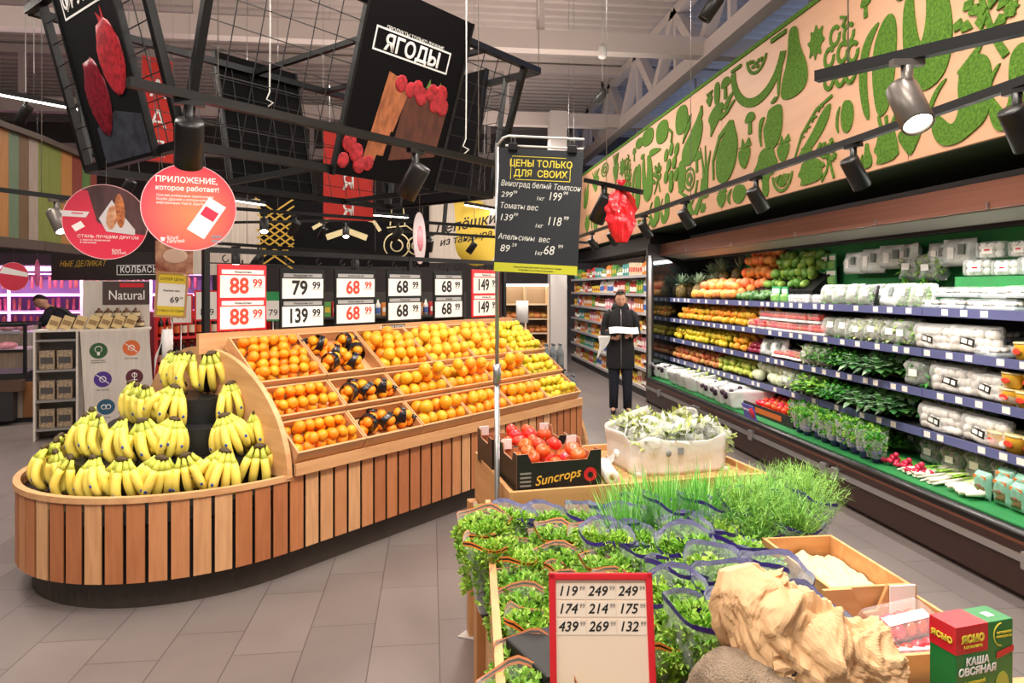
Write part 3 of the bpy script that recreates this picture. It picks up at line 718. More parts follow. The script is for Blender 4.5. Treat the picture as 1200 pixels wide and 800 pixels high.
for k, (l, r, tp, bt, fc, dc, up_, lo_) in enumerate(SIGNS):
    A = at_p(l, (tp+bt)/2, PR+.03); Bq = at_p(r, (tp+bt)/2, PR+.03); mx_ = (l+r)/2
    zt = at_p(mx_, tp, PR+.03).z; zb = at_p(mx_, bt, PR+.03).z; w = (Bq-A).length; h = zt-zb; ctr = (A+Bq)/2; ctr.z = zb
    t = thing('price_board', slab[k], 'price sign', ctr, PI/4, 'price boards on the rail')
    fm = RED if fc == 'red' else BLACK; dm = REDD if dc == 'red' else INK
    b = MB(); b.box(-w/2, w/2, -.004, .012, 0, h, bev=.004); b.build('backing', fm, t)
    b = MB(); b.box(-.004, .004, -.002, .008, h, h+.03) ; b.build('hanger', BLACK, t)
    M0 = Matrix(((1, 0, 0, 0), (0, 0, -1, 0), (0, 1, 0, 0), (0, 0, 0, 1)))
    for j, (main, cents) in enumerate((up_, lo_)):
        z0 = h*.50 if j == 0 else h*.03; z1 = z0+h*.335
        if 1:
            b = MB(); b.box(-w*.46, w*.46, -.0075, -.0045, z0, z1); b.build('price_card', PAPER, t)
            b = MB(); b.box(-w*.43, w*.43, -.0075, -.0045, z1+h*.02, z1+h*.085); b.build('name_strip', PAPER if fc == 'red' else GREY_STRIP, t)
        zc = (z0+z1)/2; sz = h*.33
        x0 = -w*.08 if len(main) == 2 else -w*.12
        lettering('digits', main, sz, T(x0, -.0076, zc) @ M0, dm, t, bold=.004, sx=.95 if len(main) == 2 else .8)
        lettering('cents', cents, sz*.5, T(w*.30, -.0076, zc+h*.05) @ M0, dm, t, bold=.002)
        b = MB(); b.box(w*.2, w*.4, -.0085, -.0076, zc-h*.02, zc-h*.012); b.build('underline', dm, t)
        lettering('name', ['Мандарины', 'Мандарины вес', 'Апельсины вес', 'Апельсины', 'Лимоны', 'Лимоны вес'][k], h*.05, T(0, -.0076, z1+h*.052) @ M0, INK, t)
# small dark card on the back board
c = at_p(462, 386, -4.04)
t = thing('information_card', 'small black card with white lines on the wooden back board', 'card', c, PI/4)
b = MB(); b.box(-.115, .115, .0, .006, -.04, .04); b.build('card', DARK, t)
lettering('print', 'РАЗМЕРНЫЕ ПАКЕТЫ\nдля фруктов', .024, T(-.02, -.0005, .01) @ Matrix(((1, 0, 0, 0), (0, 0, -1, 0), (0, 1, 0, 0), (0, 0, 0, 1))), WINK, t)
# ================================================================ leaf and package makers
def blade(b, p, d, L_, w, bend, mi=0, side=None, n=3):
    """one leaf or stalk: a strip along d that bends towards the ground"""
    d = Vector(d).normalized(); side = Vector(side) if side else d.cross(Vector((0, 0, 1)))
    if side.length < 1e-3: side = Vector((1, 0, 0))
    side.normalize(); vs_ = []; q = Vector(p)
    for i in range(n+1):
        t = i/n; ww = w*(.35+.65*math.sin(PI*min(1, .12+t*.86)))*(1 if i < n else .25)
        vs_ += [tuple(q-side*ww/2), tuple(q+side*ww/2)]
        d = (d + Vector((0, 0, -bend/n))).normalized(); q = q + d*(L_/n)
    b.add(vs_, [(2*i, 2*i+1, 2*i+3, 2*i+2) for i in range(n)], mi, True)
def frilly(b, r, n, rx, ry, h, size, mis=(0, 1)):
    """crown of small ruffled leaves filling an upright block"""
    for k in range(n):
        a = r.uniform(0, 2*PI); q = math.sqrt(r.random()); z = r.random()
        x = rx*q*math.cos(a); y = ry*q*math.sin(a); z = h*(z**.6)
        d = Vector((math.cos(a)*(.3+q), math.sin(a)*(.3+q), r.uniform(.2, 1.3))).normalized(); s_ = d.orthogonal().normalized()
        s_.rotate(Matrix.Rotation(r.uniform(0, 2*PI), 3, d)); u = d.cross(s_); sz = size*r.uniform(.6, 1.25); mi = mis[r.randrange(len(mis))]
        c = Vector((x, y, z)); pts = [c]
        m = 6
        for i in range(m):
            t = -1.1+2.2*i/(m-1); wv = sz*(.85+.3*(i % 2)); pts.append(c + d*(math.cos(t)*wv) + s_*(math.sin(t)*wv*.8) + u*(sz*(.28 if i % 2 else -.22)))
        b.add([tuple(v) for v in pts], [(0, i, i+1) for i in range(1, m)], mi, False)
def feathery(b, r, n, rx, ry, h, size, mis=(0, 1)):
    for k in range(n):
        a = r.uniform(0, 2*PI); q = math.sqrt(r.random()); x = rx*q*math.cos(a)*.5; y = ry*q*math.sin(a)*.5
        d = Vector((math.cos(a)*q*.7, math.sin(a)*q*.7, 1)).normalized(); z0 = h*r.uniform(.0, .5); ln = h*r.uniform(.4, .7)
        mi = mis[r.randrange(len(mis))]; base = Vector((x, y, z0)); blade(b, base, d, ln, .003, .25, mi, n=2)
        for j in range(7):
            p = base + d*(ln*(.3+.1*j)); e = Vector((r.uniform(-1, 1), r.uniform(-1, 1), r.uniform(.1, .9)))
            blade(b, p, e, size*r.uniform(.6, 1.2), .0035, .2, mi, n=1)
LG = mat('lettuce green', '#86b840', .5, rnd=.2, sss=.1); LG2 = mat('light lettuce green', '#a8cc58', .5, rnd=.2, sss=.1)
HG = mat('herb green', '#4f9c34', .5, rnd=.25); HG2 = mat('fresh herb green', '#78b24a', .5, rnd=.2)
DG = mat('dark leaf green', '#3c7436', .5, rnd=.3); PG = mat('pale stalk green', '#cfe0a0', .5, rnd=.2); PWHITE = mat('pale root white', '#ece6d2', .5, rnd=.15)
SG = mat('silver green leaf', '#7da07a', .5, rnd=.2)
def pillow(b, w, h, d, M=None, mi=0, seed=0, nu=10, nv=8, amp=.12):
    """closed bag shape lying in x (width) / z (height), d thick"""
    for sg in (-1, 1):
        def fn(u, v):
            x = (u-.5)*w; z = v*h; e = (max(0, 1-(2*u-1)**4)*max(0, 1-(2*v-1)**4))**.5
            y = sg*d/2*e*(1+amp*3*noise.noise(Vector((u*4+seed, v*4, sg*2+seed*.7))))
            k = amp*.06*noise.noise(Vector((u*7, v*7, seed)))
            p = Vector((x+k*w, y, z+k*h)); return tuple(M @ p) if M else tuple(p)
        b.sheet(fn, nu, nv, mi)
def sheetbag(b, w, h, d, seed=0, mi=0):  # open topped bag round something
    def fn(u, v):
        a = 2*PI*u; f = 1+.05*math.sin(7*a+seed)+.05*noise.noise(Vector((u*9, v*5, seed)))
        g = .8+.25*v+(.06*math.sin(9*a+seed*2) if v > .8 else 0)
        return (w/2*g*f*math.copysign(abs(math.cos(a))**.6, math.cos(a)), d/2*g*f*math.copysign(abs(math.sin(a))**.6, math.sin(a)), h*v+(.012*math.sin(5*a+seed) if v > .9 else 0))
    b.sheet(fn, 28, 6, mi, wrap=True)
def rblock(x, y, z, r=.012): 
    b = MB(); b.box(-x/2, x/2, -y/2, y/2, 0, z, bev=r); return b
# ================================================================ the long open fridge on the right
FX, FY0, FY1 = 3.0, 1.9, 9.3
FO = (3.0, 5.6, 0)
fridge = thing('display_fridge', 'long brown open fridge of vegetables under the moss mural', 'display fridge', FO)
def FB(): b = MB(); b.M = T(-FO[0], -FO[1], 0); return b
BROWN = mat('dark brown enamel', '#3a2520', .35, .2, vary=.06); BRONZE = mat('bronze brushed metal', '#8a5a48', .38, .75, stretch=(1, .05, 8), vary=.12, vscale=6)
LIP = mat('black rubber bumper', '#141212', .3); STRIP = mat('blue grey price strip', '#5a608c', .35); FGRN = mat('green liner', '#1f7a3c', .7, vary=.1, vscale=6)
GREYIN = mat('fridge inside dark', '#26262a', .6); MIRR = mat('mirrored end glass', '#5a5f60', .06, .95)
b = FB(); b.box(3.04, 4.05, FY0, FY1, 0, .12); b.box(3.0, 3.06, FY0, FY1, .03, .30, bev=.01); b.build('base_panel', BROWN, fridge)
b = FB(); b.box(2.985, 3.0, FY0, FY1, .205, .245, bev=.005); b.build('bumper_rail', STEEL, fridge)
for y in (3.1, 4.75, 4.9, 6.1, 7.4, 7.5, 8.7):
    b = FB(); b.box(2.965, 3.005, y-.035, y+.035, .18, .27, bev=.008); b.build('bumper_bracket', STEEL, fridge)
b = FB(); b.tube([(3.03, FY0, .325), (3.03, FY1, .325)], .035, 12); b.build('front_lip', LIP, fridge)
b = FB(); b.box(3.0, 3.05, FY0, FY1, .29, .315); b.build('lip_trim', BRONZE, fridge)
b = FB(); b.box(3.06, 4.0, FY0, FY1, .30, .36); b.build('deck', FGRN, fridge)
b = FB(); b.box(3.98, 4.05, FY0, FY1, .36, 2.2); b.build('back_panel', GREYIN, fridge)
b = FB(); b.box(3.94, 3.975, FY0, 8.2, 1.5, 2.02); b.build('green_backing', FGRN, fridge)
SHZ = [.63, .905, 1.18, 1.46]
SHN = ['lowest shelf', 'third shelf', 'second shelf', 'top shelf']
SFX = 3.35
joints = [1.9, 3.06, 4.31, 5.56, 6.81, 8.05, 9.27]
TAGM = mat('paper price tag', '#e9e2da', .6)
rt = random.Random(8)
for k, z in enumerate(SHZ):
    b = FB()
    for i in range(6): b.box(SFX, 3.96, joints[i]+.003, joints[i+1]-.003, z-.02, z)
    sh = b.build('shelf', GREYIN, fridge)
    b = FB()
    for i in range(6): b.box(SFX-.012, SFX-.0005, joints[i]+.003, joints[i+1]-.003, z-.045, z+.012)
    b.build('price_strip', STRIP, sh)
    y = 9.1
    while y > 2.9:
        b = FB(); b.box(SFX-.0145, SFX-.0125, y-.028, y+.028, z-.036, z+.004); b.build('price_tag', TAGM, sh); y -= rt.choice([.12, .16, .24, .34, .2])
# end panel (mirror faced) with bronze edge, canopy with light
b = FB(); b.box(3.1, 4.0, 9.275, 9.285, .36, 2.0); b.build('end_mirror', MIRR, fridge)
b = FB(); b.box(3.02, 4.05, 9.286, 9.36, .0, 2.22); b.build('end_panel', DARK, fridge)
b = FB(); b.box(3.02, 3.06, 9.25, 9.3, .32, 2.06); b.build('end_post', STEEL, fridge)
b = FB(); b.prism([(3.2, 2.06), (3.22, 2.225), (4.05, 2.225), (4.05, 2.19), (3.25, 2.19), (3.25, 2.06)], FY0, 9.36, Matrix(((1, 0, 0, 0), (0, 0, 1, 0), (0, 1, 0, 0), (0, 0, 0, 1)))); b.build('canopy', BRONZE, fridge)
b = FB(); b.prism([(3.25, 2.055), (3.25, 2.08), (3.5, 2.03), (3.5, 2.01)], FY0, 9.25, Matrix(((1, 0, 0, 0), (0, 0, 1, 0), (0, 1, 0, 0), (0, 0, 0, 1)))); b.build('canopy_lining', mat('grey lining', '#a3a09e', .5), fridge)
b = FB(); b.box(3.5, 3.52, FY0, 9.25, 1.985, 2.04); b.build('canopy_inner_edge', BLACK, fridge)
b = FB(); b.box(3.53, 3.56, FY0, 9.2, 2.0, 2.015); b.build('light_strip', glow('cool fridge light', '#fff6ea', 3), fridge)
for i in range(6):
    area_lamp('fridge_light', (3.36, joints[i]+.6, 1.985), .08, 1.15, 11, (1, .97, .93), (0, math.radians(28), 0))
for y in (3.6, 4.6, 5.7, 7.0, 8.3):
    b = FB(); b.bar((3.2, y, 2.06), (3.2, y, 2.1), .012); b.build('canopy_clip', STEEL, fridge)

def yy(px, X): return at_x(px, 350, X).y
rf = random.Random(21)
def pile(st, z, px0, px1, r, rows, layers, label, group, X0=None, slope=.3, step=2.0, scl=(.86, 1.04)):
    X0 = X0 or SFX+.03+r; ya, yb = yy(px0, X0), yy(px1, X0)
    for ly in range(layers):
        for j in range(rows-ly):
            x = X0+(j+ly*.5)*r*1.75; y = ya-r-(ly % 2)*r
            while y > yb+r*.6:
                if rf.random() < .95:
                    st.put((x+rf.uniform(-.3, .3)*r, y+rf.uniform(-.3, .3)*r, z+r+ly*r*1.45+slope*(j+ly*.5)*r*1.75+rf.uniform(0, .35)*r), (rf.uniform(-PI, PI), rf.uniform(-PI, PI), rf.uniform(-PI, PI)), rf.uniform(*scl), label, group)
                y -= r*step
def row_of(st, z, px0, px1, w, label, group, X=None, jit=.15, rz=-PI/2, scl=(.92, 1.08), depth_rows=1, dx=.12, tilt=0, rise=0):
    """packages standing side by side along the shelf, facing the aisle"""
    X = X or SFX+.07
    for j in range(depth_rows):
        y = yy(px0, X)-w/2; ye = yy(px1, X)
        while y > ye:
            st.put((X+j*dx+rf.uniform(0, .02), y+rf.uniform(-.1, .1)*w, z+.002+j*rise), (tilt+rf.uniform(-.05, .05), 0, rz+rf.uniform(-jit, jit)), rf.uniform(*scl), label, group); y -= w
# ---- fruit models
def plain_fruit(name, r, m, sc_=(1, 1, .95), dimple=False, stem=None):
    b = MB(); b.ball((0, 0, 0), r, 12, 9, sc_)
    if dimple:
        for i, v in enumerate(b.v):
            k = Vector(v).normalized().z
            if k > .85: b.v[i] = (v[0], v[1], v[2]*(1-(k-.85)*1.6))
    o = b.build(name, m); tag(o, 'fruit', 'fruit')
    if stem:
        s_ = MB(); s_.tube([(0, 0, r*.7), (r*.08, 0, r*1.15)], r*.05, 5); s_.build('stem', stem, o)
    return Stock(o)
STEMB = mat('brown stem', '#5a4426', .7)
GRAPF = plain_fruit('grapefruit', .06, mat('grapefruit peel', '#f2a05a', .45, col2='#e8873c', vscale=7, rnd=.4, bump=.15, bscale=110))
MANGO = plain_fruit('green_mango', .052, mat('green mango skin', '#6f9a3a', .35, col2='#87ac48', vscale=8, rnd=.5), (.85, .9, 1.25), stem=STEMB)
AVOC = plain_fruit('avocado', .04, mat('avocado skin', '#3f6a2c', .4, rnd=.4, bump=.3, bscale=60), (.85, .85, 1.25), stem=STEMB)
PERS = plain_fruit('persimmon', .042, mat('persimmon skin', '#f5a526', .35, rnd=.5, col2='#f0b840'), (1, 1, .85), True, stem=mat('green calyx', '#6e8a3a', .6))
YLEM = plain_fruit('yellow_pear', .04, mat('yellow pear skin', '#ecd23a', .38, col2='#d8c22c', vscale=9, rnd=.35), (.95, .95, 1.15), stem=STEMB)
RAPP = plain_fruit('red_apple', .04, mat('red apple skin', '#c84a34', .3, col2='#e8b06a', vscale=10, rnd=.4), (1, 1, .92), True, STEMB)
GAPP = plain_fruit('green_apple', .04, mat('green apple skin', '#b5cc4e', .3, col2='#d3d968', vscale=9, rnd=.3), (1, 1, .92), True, STEMB)
TOMA = plain_fruit('tomato', .036, mat('tomato skin', '#d83a24', .22, rnd=.3, coat=.3), (1, 1, .85), True, stem=DG)
RADI = plain_fruit('red_onion', .03, mat('red onion skin', '#9c2f4c', .3, rnd=.3), (1, 1, .9), stem=STEMB)
CABB = plain_fruit('white_cabbage', .065, mat('cabbage leaf', '#cfdcb0', .5, col2='#e4e8cc', vscale=14, rnd=.2, bump=.4, bscale=18), (1, 1, .9), stem=PG)
def pineapple():
    t = thing('pineapple', 'p', 'pineapple'); b = MB(); b.lathe([(.01, 0), (.05, .01), (.065, .06), (.065, .11), (.045, .155), (.015, .165)], 14)
    m, N, Lk, bs = new_mat('pineapple rind'); tc = N.new('ShaderNodeTexCoord'); v = N.new('ShaderNodeTexVoronoi'); v.inputs['Scale'].default_value = 48; Lk.new(tc.outputs['Object'], v.inputs['Vector'])
    rp = N.new('ShaderNodeValToRGB'); rp.color_ramp.elements[0].color = lin('#a88a3c'); rp.color_ramp.elements[1].color = lin('#5a4a24'); rp.color_ramp.elements[1].position = .6
    Lk.new(v.outputs['Distance'], rp.inputs[0]); Lk.new(rp.outputs[0], bs.inputs['Base Color']); bp = N.new('ShaderNodeBump'); bp.inputs['Strength'].default_value = .8; bp.inputs['Distance'].default_value = .01; bp.invert = True
    Lk.new(v.outputs['Distance'], bp.inputs['Height']); Lk.new(bp.outputs[0], bs.inputs['Normal'])
    b.build('body', m, t); b = MB(); r = random.Random(3)
    for k in range(34):
        a = k*2.4; e = .25+.9*k/34; blade(b, (.01*math.cos(a), .01*math.sin(a), .16), (math.cos(a)*(1.25-e), math.sin(a)*(1.25-e), e), .13, .024, .5, 0, n=3)
    b.build('leaf_crown', mat('pineapple leaf', '#7f9478', .5, rnd=.2), t); return Stock(t)
PINE = pineapple()
Z1, Z2, Z3, Z4 = SHZ[3], SHZ[2], SHZ[1], SHZ[0]
G = lambda a: a
# top shelf, left bay: pineapples, grapefruit, mangoes
for (px, x, z) in ((798, 3.48, Z1), (808, 3.62, Z1), (818, 3.5, Z1), (829, 3.64, Z1), (838, 3.78, Z1+.14), (852, 3.8, Z1+.16), (845, 3.85, Z1+.2), (862, 3.86, Z1+.2)):
    hi = z > Z1+.05
    PINE.put((x, yy(px, x), z+.002), (rf.uniform(-.1, .1), rf.uniform(-.3, .1), rf.uniform(0, 6)), .95*1.3, 'pineapple with grey green crown on the %s' % ('raised back step of the top fridge shelf' if hi else 'top fridge shelf beside the grapefruit'), 'pineapples %s' % ('on the back step' if hi else 'at the shelf front'))
for (pa, pb, nm) in ((830, 872, 'step'), (864, 952, 'step')):
    b = MB(); X0 = 3.66; ya, yb = yy(pa, X0), yy(pb, X0)
    b.prism([(3.66, Z1+.001), (3.66, Z1+.12), (3.93, Z1+.36 if pa > 850 else Z1+.12), (3.93, Z1+.001)], min(ya, yb)+.002, max(ya, yb)-.002, Matrix(((1, 0, 0, 0), (0, 0, 1, 0), (0, 1, 0, 0), (0, 0, 0, 1))))
    tag(b.build('display_step', BLACK), 'black display step behind the %s on the top fridge shelf' % ('grapefruit and mangoes' if pa > 850 else 'front pineapples'), 'display step')
pile(GRAPF, Z1, 815, 862, .06, 3, 2, 'pinkish orange grapefruit at the front of the top fridge shelf', 'front grapefruit on the top shelf')
pile(GRAPF, Z1+.13, 864, 898, .06, 4, 3, 'pinkish orange grapefruit heaped on the sloping black step', 'grapefruit on the step', X0=3.7, slope=.9)
pile(MANGO, Z1+.13, 899, 948, .05, 4, 3, 'green mango heaped on the black step beside the grapefruit', 'green mangoes on the step', X0=3.7, slope=.9)
pile(AVOC, Z1, 864, 900, .04, 3, 1, 'dark green avocado at the front of the top fridge shelf', 'avocados on the top shelf')
# second shelf: persimmons; third: lemons; lowest: apples
pile(PERS, Z2, 797, 884, .042, 5, 2, 'orange yellow persimmon in the pile on the second fridge shelf', 'persimmons on the second shelf', slope=.5)
pile(YLEM, Z3, 790, 855, .038, 5, 2, 'round yellow fruit in the heap on the third fridge shelf', 'yellow fruit in the fridge', slope=.5)
pile(PERS, Z3, 857, 876, .04, 4, 2, 'orange fruit between the yellow fruit and the red onions', 'oranges on the third shelf', slope=.5)
pile(RADI, Z3, 876, 893, .03, 4, 2, 'small dark red onion on the third fridge shelf', 'red onions on the third shelf', slope=.4)
pile(RAPP, Z4, 787, 845, .04, 4, 2, 'red and yellow apple on the lowest fridge shelf', 'red apples in the fridge', slope=.4)
pile(GAPP, Z4, 840, 884, .04, 4, 2, 'yellow green apple next to the red apples in the fridge', 'green apples in the fridge', slope=.4)
pile(CABB, Z4, 884, 925, .055, 3, 2, 'pale white cabbage head next to the green apples', 'cabbages on the lowest shelf', slope=.3)
# ---- packages
LABW = mat('white pack label', '#f4f2ee', .5); TRAYB = mat('black plastic tray', '#1b1c1e', .3); TRAYW = mat('clear pale tray', '#dfe4e2', .25)
def salad_tray(seed, dark):
    t = thing('salad_tray', 'x', 'salad'); r = random.Random(seed)
    b = MB(); b.box(-.085, .085, -.012, .012, 0, .14, bev=.01); b.build('tray', TRAYB if dark else TRAYW, t)
    b = MB()
    for k in range(150):
        p = (r.uniform(-.07, .07), -.012, r.uniform(.012, .122)); d = Vector((r.uniform(-1, 1), -r.uniform(.1, .6), r.uniform(-1, 1)))
        blade(b, p, d, .03, .02, .2, r.randrange(2), n=2)
    b.build('leaves', [HG, LG], t)
    b = MB(); pillow(b, .17, .14, .07, T(0, -.012, 0), seed=seed); b.build('film', CLEAR, t)
    b = MB(); b.box(-.01, .05, -.047, -.046, .06, .1); b.build('label', LABW, t); return Stock(t)
SAL1, SAL2 = salad_tray(1, True), salad_tray(2, False)
def green_bag(seed, mts, name='bagged_greens', n=160, w=.2, h=.16, kind=0):
    t = thing(name, 'x', 'bagged vegetables'); r = random.Random(seed); b = MB()
    for k in range(n):
        p = (r.uniform(-.4, .4)*w, r.uniform(-.03, .02), r.uniform(.1, .8)*h); d = Vector((r.uniform(-1, 1), r.uniform(-.6, .2), r.uniform(-.4, 1)))
        blade(b, p, d, .05, .022, .3, r.randrange(2), n=2)
    b.build('leaves', mts, t); b = MB(); pillow(b, w, h, .11, seed=seed, amp=.2); b.build('bag', CLEAR, t)
    b = MB(); b.box(-.03, .03, -.066, -.065, h*.4, h*.65); b.build('label', LABW, t); return Stock(t)
GB1 = green_bag(5, [HG, LG]); GB2 = green_bag(6, [SG, PG]); GB3 = green_bag(7, [DG, HG])
def leafy_bunch(seed, mts, stalk, name, size=.05, n=130, ln=.2):
    t = thing(name, 'x', 'leafy greens'); r = random.Random(seed); b = MB()
    for k in range(14): blade(b, (r.uniform(-.03, .03), r.uniform(-.02, .02), .01), (r.uniform(-.4, .4), -.9, .25), ln*.6, .015, .0, 0, n=2)
    b.build('stalks', stalk, t); b = MB()
    for k in range(n):
        p = (r.gauss(0, .05), -ln*.5+r.gauss(0, .05), .05+abs(r.gauss(0, .035))); d = Vector((r.uniform(-1, 1), r.uniform(-1.2, .4), r.uniform(-.2, 1)))
        blade(b, p, d, size*r.uniform(.6, 1.2), size*.6, .8, r.randrange(2), n=2)
    b.build('leaves', mts, t); return Stock(t)
CEL = leafy_bunch(1, [LG, HG], PG, 'celery_bunch'); DIL = leafy_bunch(2, [HG, DG], PG, 'herb_bunch', .03, 220); BOK = leafy_bunch(3, [SG, DG], PWHITE, 'pak_choi', .07, 60)
MUSHM = mat('white mushroom', '#efeae2', .6, rnd=.1)
SOFTF = film('thin wrap film', '#ffffff', .95, .1, .5, 30, .22)
def mushroom_tray(seed):
    t = thing('mushroom_punnet', 'x', 'mushrooms'); r = random.Random(seed)
    b = rblock(.19, .13, .03); b.build('tray', mat('blue grey tray', '#aeb6bc', .4), t)
    for k in range(14):
        b = MB(); x = -.072+.036*(k % 5); y = -.04+.04*(k//5); b.ball((x, y, .045), .021, 9, 6, (1, 1, .75)); b.tube([(x, y, .02), (x, y, .04)], .009, 6); b.build('mushroom', MUSHM, t)
    b = MB(); b.box(-.094, .094, -.064, .064, .036, .072, bev=.02); b.build('film', SOFTF, t)
    b = MB(); b.box(-.03, .04, -.0655, -.0645, .022, .062); b.build('label', LABW, t); return Stock(t)
MUS = mushroom_tray(2)
def mush_bag():
    t = thing('champignon_bag', 'x', 'mushrooms'); r = random.Random(4)
    for k in range(18):
        b = MB(); x = -.13+.052*(k % 6)+r.uniform(-.01, .01); z = .03+.045*(k//6); b.ball((x, r.uniform(-.012, .012), z), .03, 9, 6, (1, 1, .85)); b.build('mushroom', MUSHM, t)
    b = MB(); pillow(b, .36, .17, .13, seed=3, amp=.2, nu=18, nv=12); b.build('bag', film('bag film', '#f2f4f2', .8, .12, 1.0, 16, .4), t)
    b = MB(); b.box(-.05, .05, -.073, -.07, .055, .1, M=Ry(.15)); b.box(-.04, -.0, -.075, -.0731, .065, .09, 1, M=Ry(.15)); b.box(.012, .038, -.075, -.0731, .065, .09, 1, M=Ry(.15)); b.build('printed_label', [INK, LABW], t); return Stock(t)
CHB = mush_bag()
def tomato_tray():
    t = thing('cherry_tomato_punnet', 'x', 'tomatoes'); b = rblock(.17, .11, .022); b.build('tray', TRAYW, t); r = random.Random(2)
    for k in range(20):
        b = MB(); b.ball((-.065+.032*(k % 5), -.036+.036*((k//5) % 3)-(.0 if k < 15 else -.03), .04+(.022 if k >= 15 else 0)), .016, 9, 7); b.build('tomato', MATS['tomato skin'], t)
    b = MB(); b.box(-.086, .086, -.056, .056, .025, .078, bev=.015); b.build('film', SOFTF, t)
    b = MB(); b.box(-.06, .06, -.005, .018, .0785, .0792); b.build('label', LABW, t); return Stock(t)
TOT = tomato_tray()
YEL = mat('yellow tub', '#e8b63a', .4)
def tub():
    t = thing('salad_tub', 'x', 'tub'); b = MB(); b.lathe([(.05, 0), (.062, .085), (.062, .09)], 20); b.build('cup', YEL, t)
    b = MB(); b.lathe([(.0651, .09), (.0651, .1), (.058, .102), (.001, .102)], 20); b.build('lid', mat('clear yellow lid', '#e8d8a0', .3), t)
    b = MB(); b.ball((-.064, 0, .05), .03, 12, 6, (.06, 1, .6)); b.build('emblem', mat('red tub label', '#d8402c', .5), t); return Stock(t)
TUB = tub()
def green_card():
    t = thing('packet_of_greens', 'x', 'packet'); b = MB(); b.box(-.07, .07, -.004, .004, 0, .15, bev=.003); b.build('card', mat('green card', '#2f9a5a', .4), t)
    b = MB(); b.box(-.06, .06, -.006, -.0045, .09, .13); b.build('heading', LABW, t)
    b = MB(); pillow(b, .13, .085, .05, T(0, -.01, .0)); b.build('window', film('green film', '#8fc46a', .4), t); return Stock(t)
GCD = green_card()
def white_bag(seed, fm, fn_):
    t = thing('bagged_grapes', 'x', 'grapes'); r = random.Random(seed)
    for k in range(26):
        b = MB(); b.ball((r.gauss(0, .045), r.gauss(-.02, .07), .06+abs(r.gauss(0, .03))), .016, 8, 6, (1, 1, 1.15)); b.build('grape', fm, t)
    b = MB(); sheetbag(b, .24, .13, .34, seed); solidify(b.build('bag', mat('thin white bag', '#eef0ee', .35, bump=.5, bscale=25, sss=.1), t), .002); return Stock(t)
GR1 = white_bag(1, mat('green grape', '#b8c878', .25, rnd=.2), 0); GR2 = white_bag(3, mat('dark grape', '#3a2436', .25, rnd=.2), 0)
def foil_pack():
    t = thing('salad_bag', 'x', 'bag'); b = MB(); pillow(b, .26, .19, .09, seed=9, amp=.2); b.build('bag', mat('pale frosted bag', '#b9c2c0', .22, bump=1.0, bscale=16, col2='#dfe4e2', vscale=7), t)
    b = MB(); b.box(-.05, .0, -.056, -.0475, .05, .13); b.build('label', LABW, t); b = MB(); b.box(.03, .08, -.056, -.0465, .08, .15); b.build('print', mat('grey print', '#6f7674', .5), t); return Stock(t)
FOI = foil_pack()
def egg_pack():
    t = thing('white_punnet', 'x', 'punnet'); b = MB(); b.box(-.1, .1, -.05, .05, 0, .11, bev=.03); b.build('film', film('punnet film', '#eef2f2', .8, .12, .8, 20, .35), t)
    for k in range(6):
        b = MB(); b.ball((-.06+.06*(k % 3), -.012, .03+.045*(k//3)), .028, 10, 7); b.build('mushroom', MUSHM, t)
    b = MB(); b.box(-.04, .04, -.052, -.0505, .03, .075); b.box(-.02, .02, -.0535, -.0521, .05, .06, 1); b.build('label', [LABW, RED], t); return Stock(t)
EGG = egg_pack()
# top shelf right
row_of(GCD, Z1, 905, 925, .15, 'green card packet standing at the front of the top shelf', 'green packets on the top shelf')
row_of(EGG, Z1, 925, 962, .2, 'white punnet at the front of the top shelf between mango and salad', 'white punnets left of the salads', scl=(.7, .8))
row_of(GCD, Z1+.32, 948, 985, .16, 'green packet hanging on the green back wall of the fridge', 'hanging green packets', X=3.85, depth_rows=1)
row_of(GCD, Z1+.17, 948, 975, .16, 'green packet on the upper back ledge of the fridge', 'packets on the ledge', X=3.85)
row_of(SAL1, Z1, 965, 1030, .17, 'black tray of green salad on the top fridge shelf', 'salad trays on the top shelf', depth_rows=2, tilt=-.25, scl=(1.15, 1.3))
row_of(FOI, Z1, 1026, 1052, .24, 'pale frosted bag between the salad trays and the mushrooms, top shelf', 'frosted bags at the top shelf front', tilt=-.3)
row_of(SAL2, Z1, 1050, 1085, .17, 'clear tray of salad beside the mushrooms on the top shelf', 'clear salad trays', tilt=-.2, scl=(1.15, 1.3))
row_of(MUS, Z1, 1085, 1215, .2, 'clear punnet of white mushrooms low on the top fridge shelf', 'mushroom punnets low on the top shelf', depth_rows=2, dx=.15, X=SFX+.08)
row_of(MUS, Z1+.08, 1100, 1215, .2, 'mushroom punnet stacked second high on the top fridge shelf', 'stacked mushroom punnets', X=SFX+.1)
row_of(FOI, Z1+.27, 990, 1030, .26, 'large pale bag hanging in front of the green fridge back', 'hanging pale bags', X=3.8, scl=(1, 1.15))
row_of(FOI, Z1+.3, 1036, 1085, .2, 'crumpled pale bag hung high beside the large pale bags', 'hung crumpled bags', X=3.82, jit=.5)
row_of(GB1, Z1+.2, 1060, 1100, .2, 'hanging clear bag of green leaves above the salad trays', 'hanging leaf bags', X=3.8, scl=(1.1, 1.3))
row_of(FOI, Z1+.3, 1090, 1150, .2, 'pale bag hung high above the mushroom punnets', 'bags above the mushrooms', X=3.8, jit=.4)
row_of(EGG, Z1+.22, 1135, 1225, .21, 'white labelled punnet stacked on the high step by the mushrooms', 'high punnets lower layer', X=3.62)
row_of(EGG, Z1+.335, 1150, 1225, .21, 'white labelled punnet topmost of the high stack', 'high punnets top layer', X=3.64)
b = MB(); ya, yb = yy(1130, 3.6), 2.3; b.box(3.53, 3.93, yb, ya, Z1+.001, Z1+.218); tag(b.build('display_step', FGRN), 'green display step under the high stack of white punnets', 'display step')
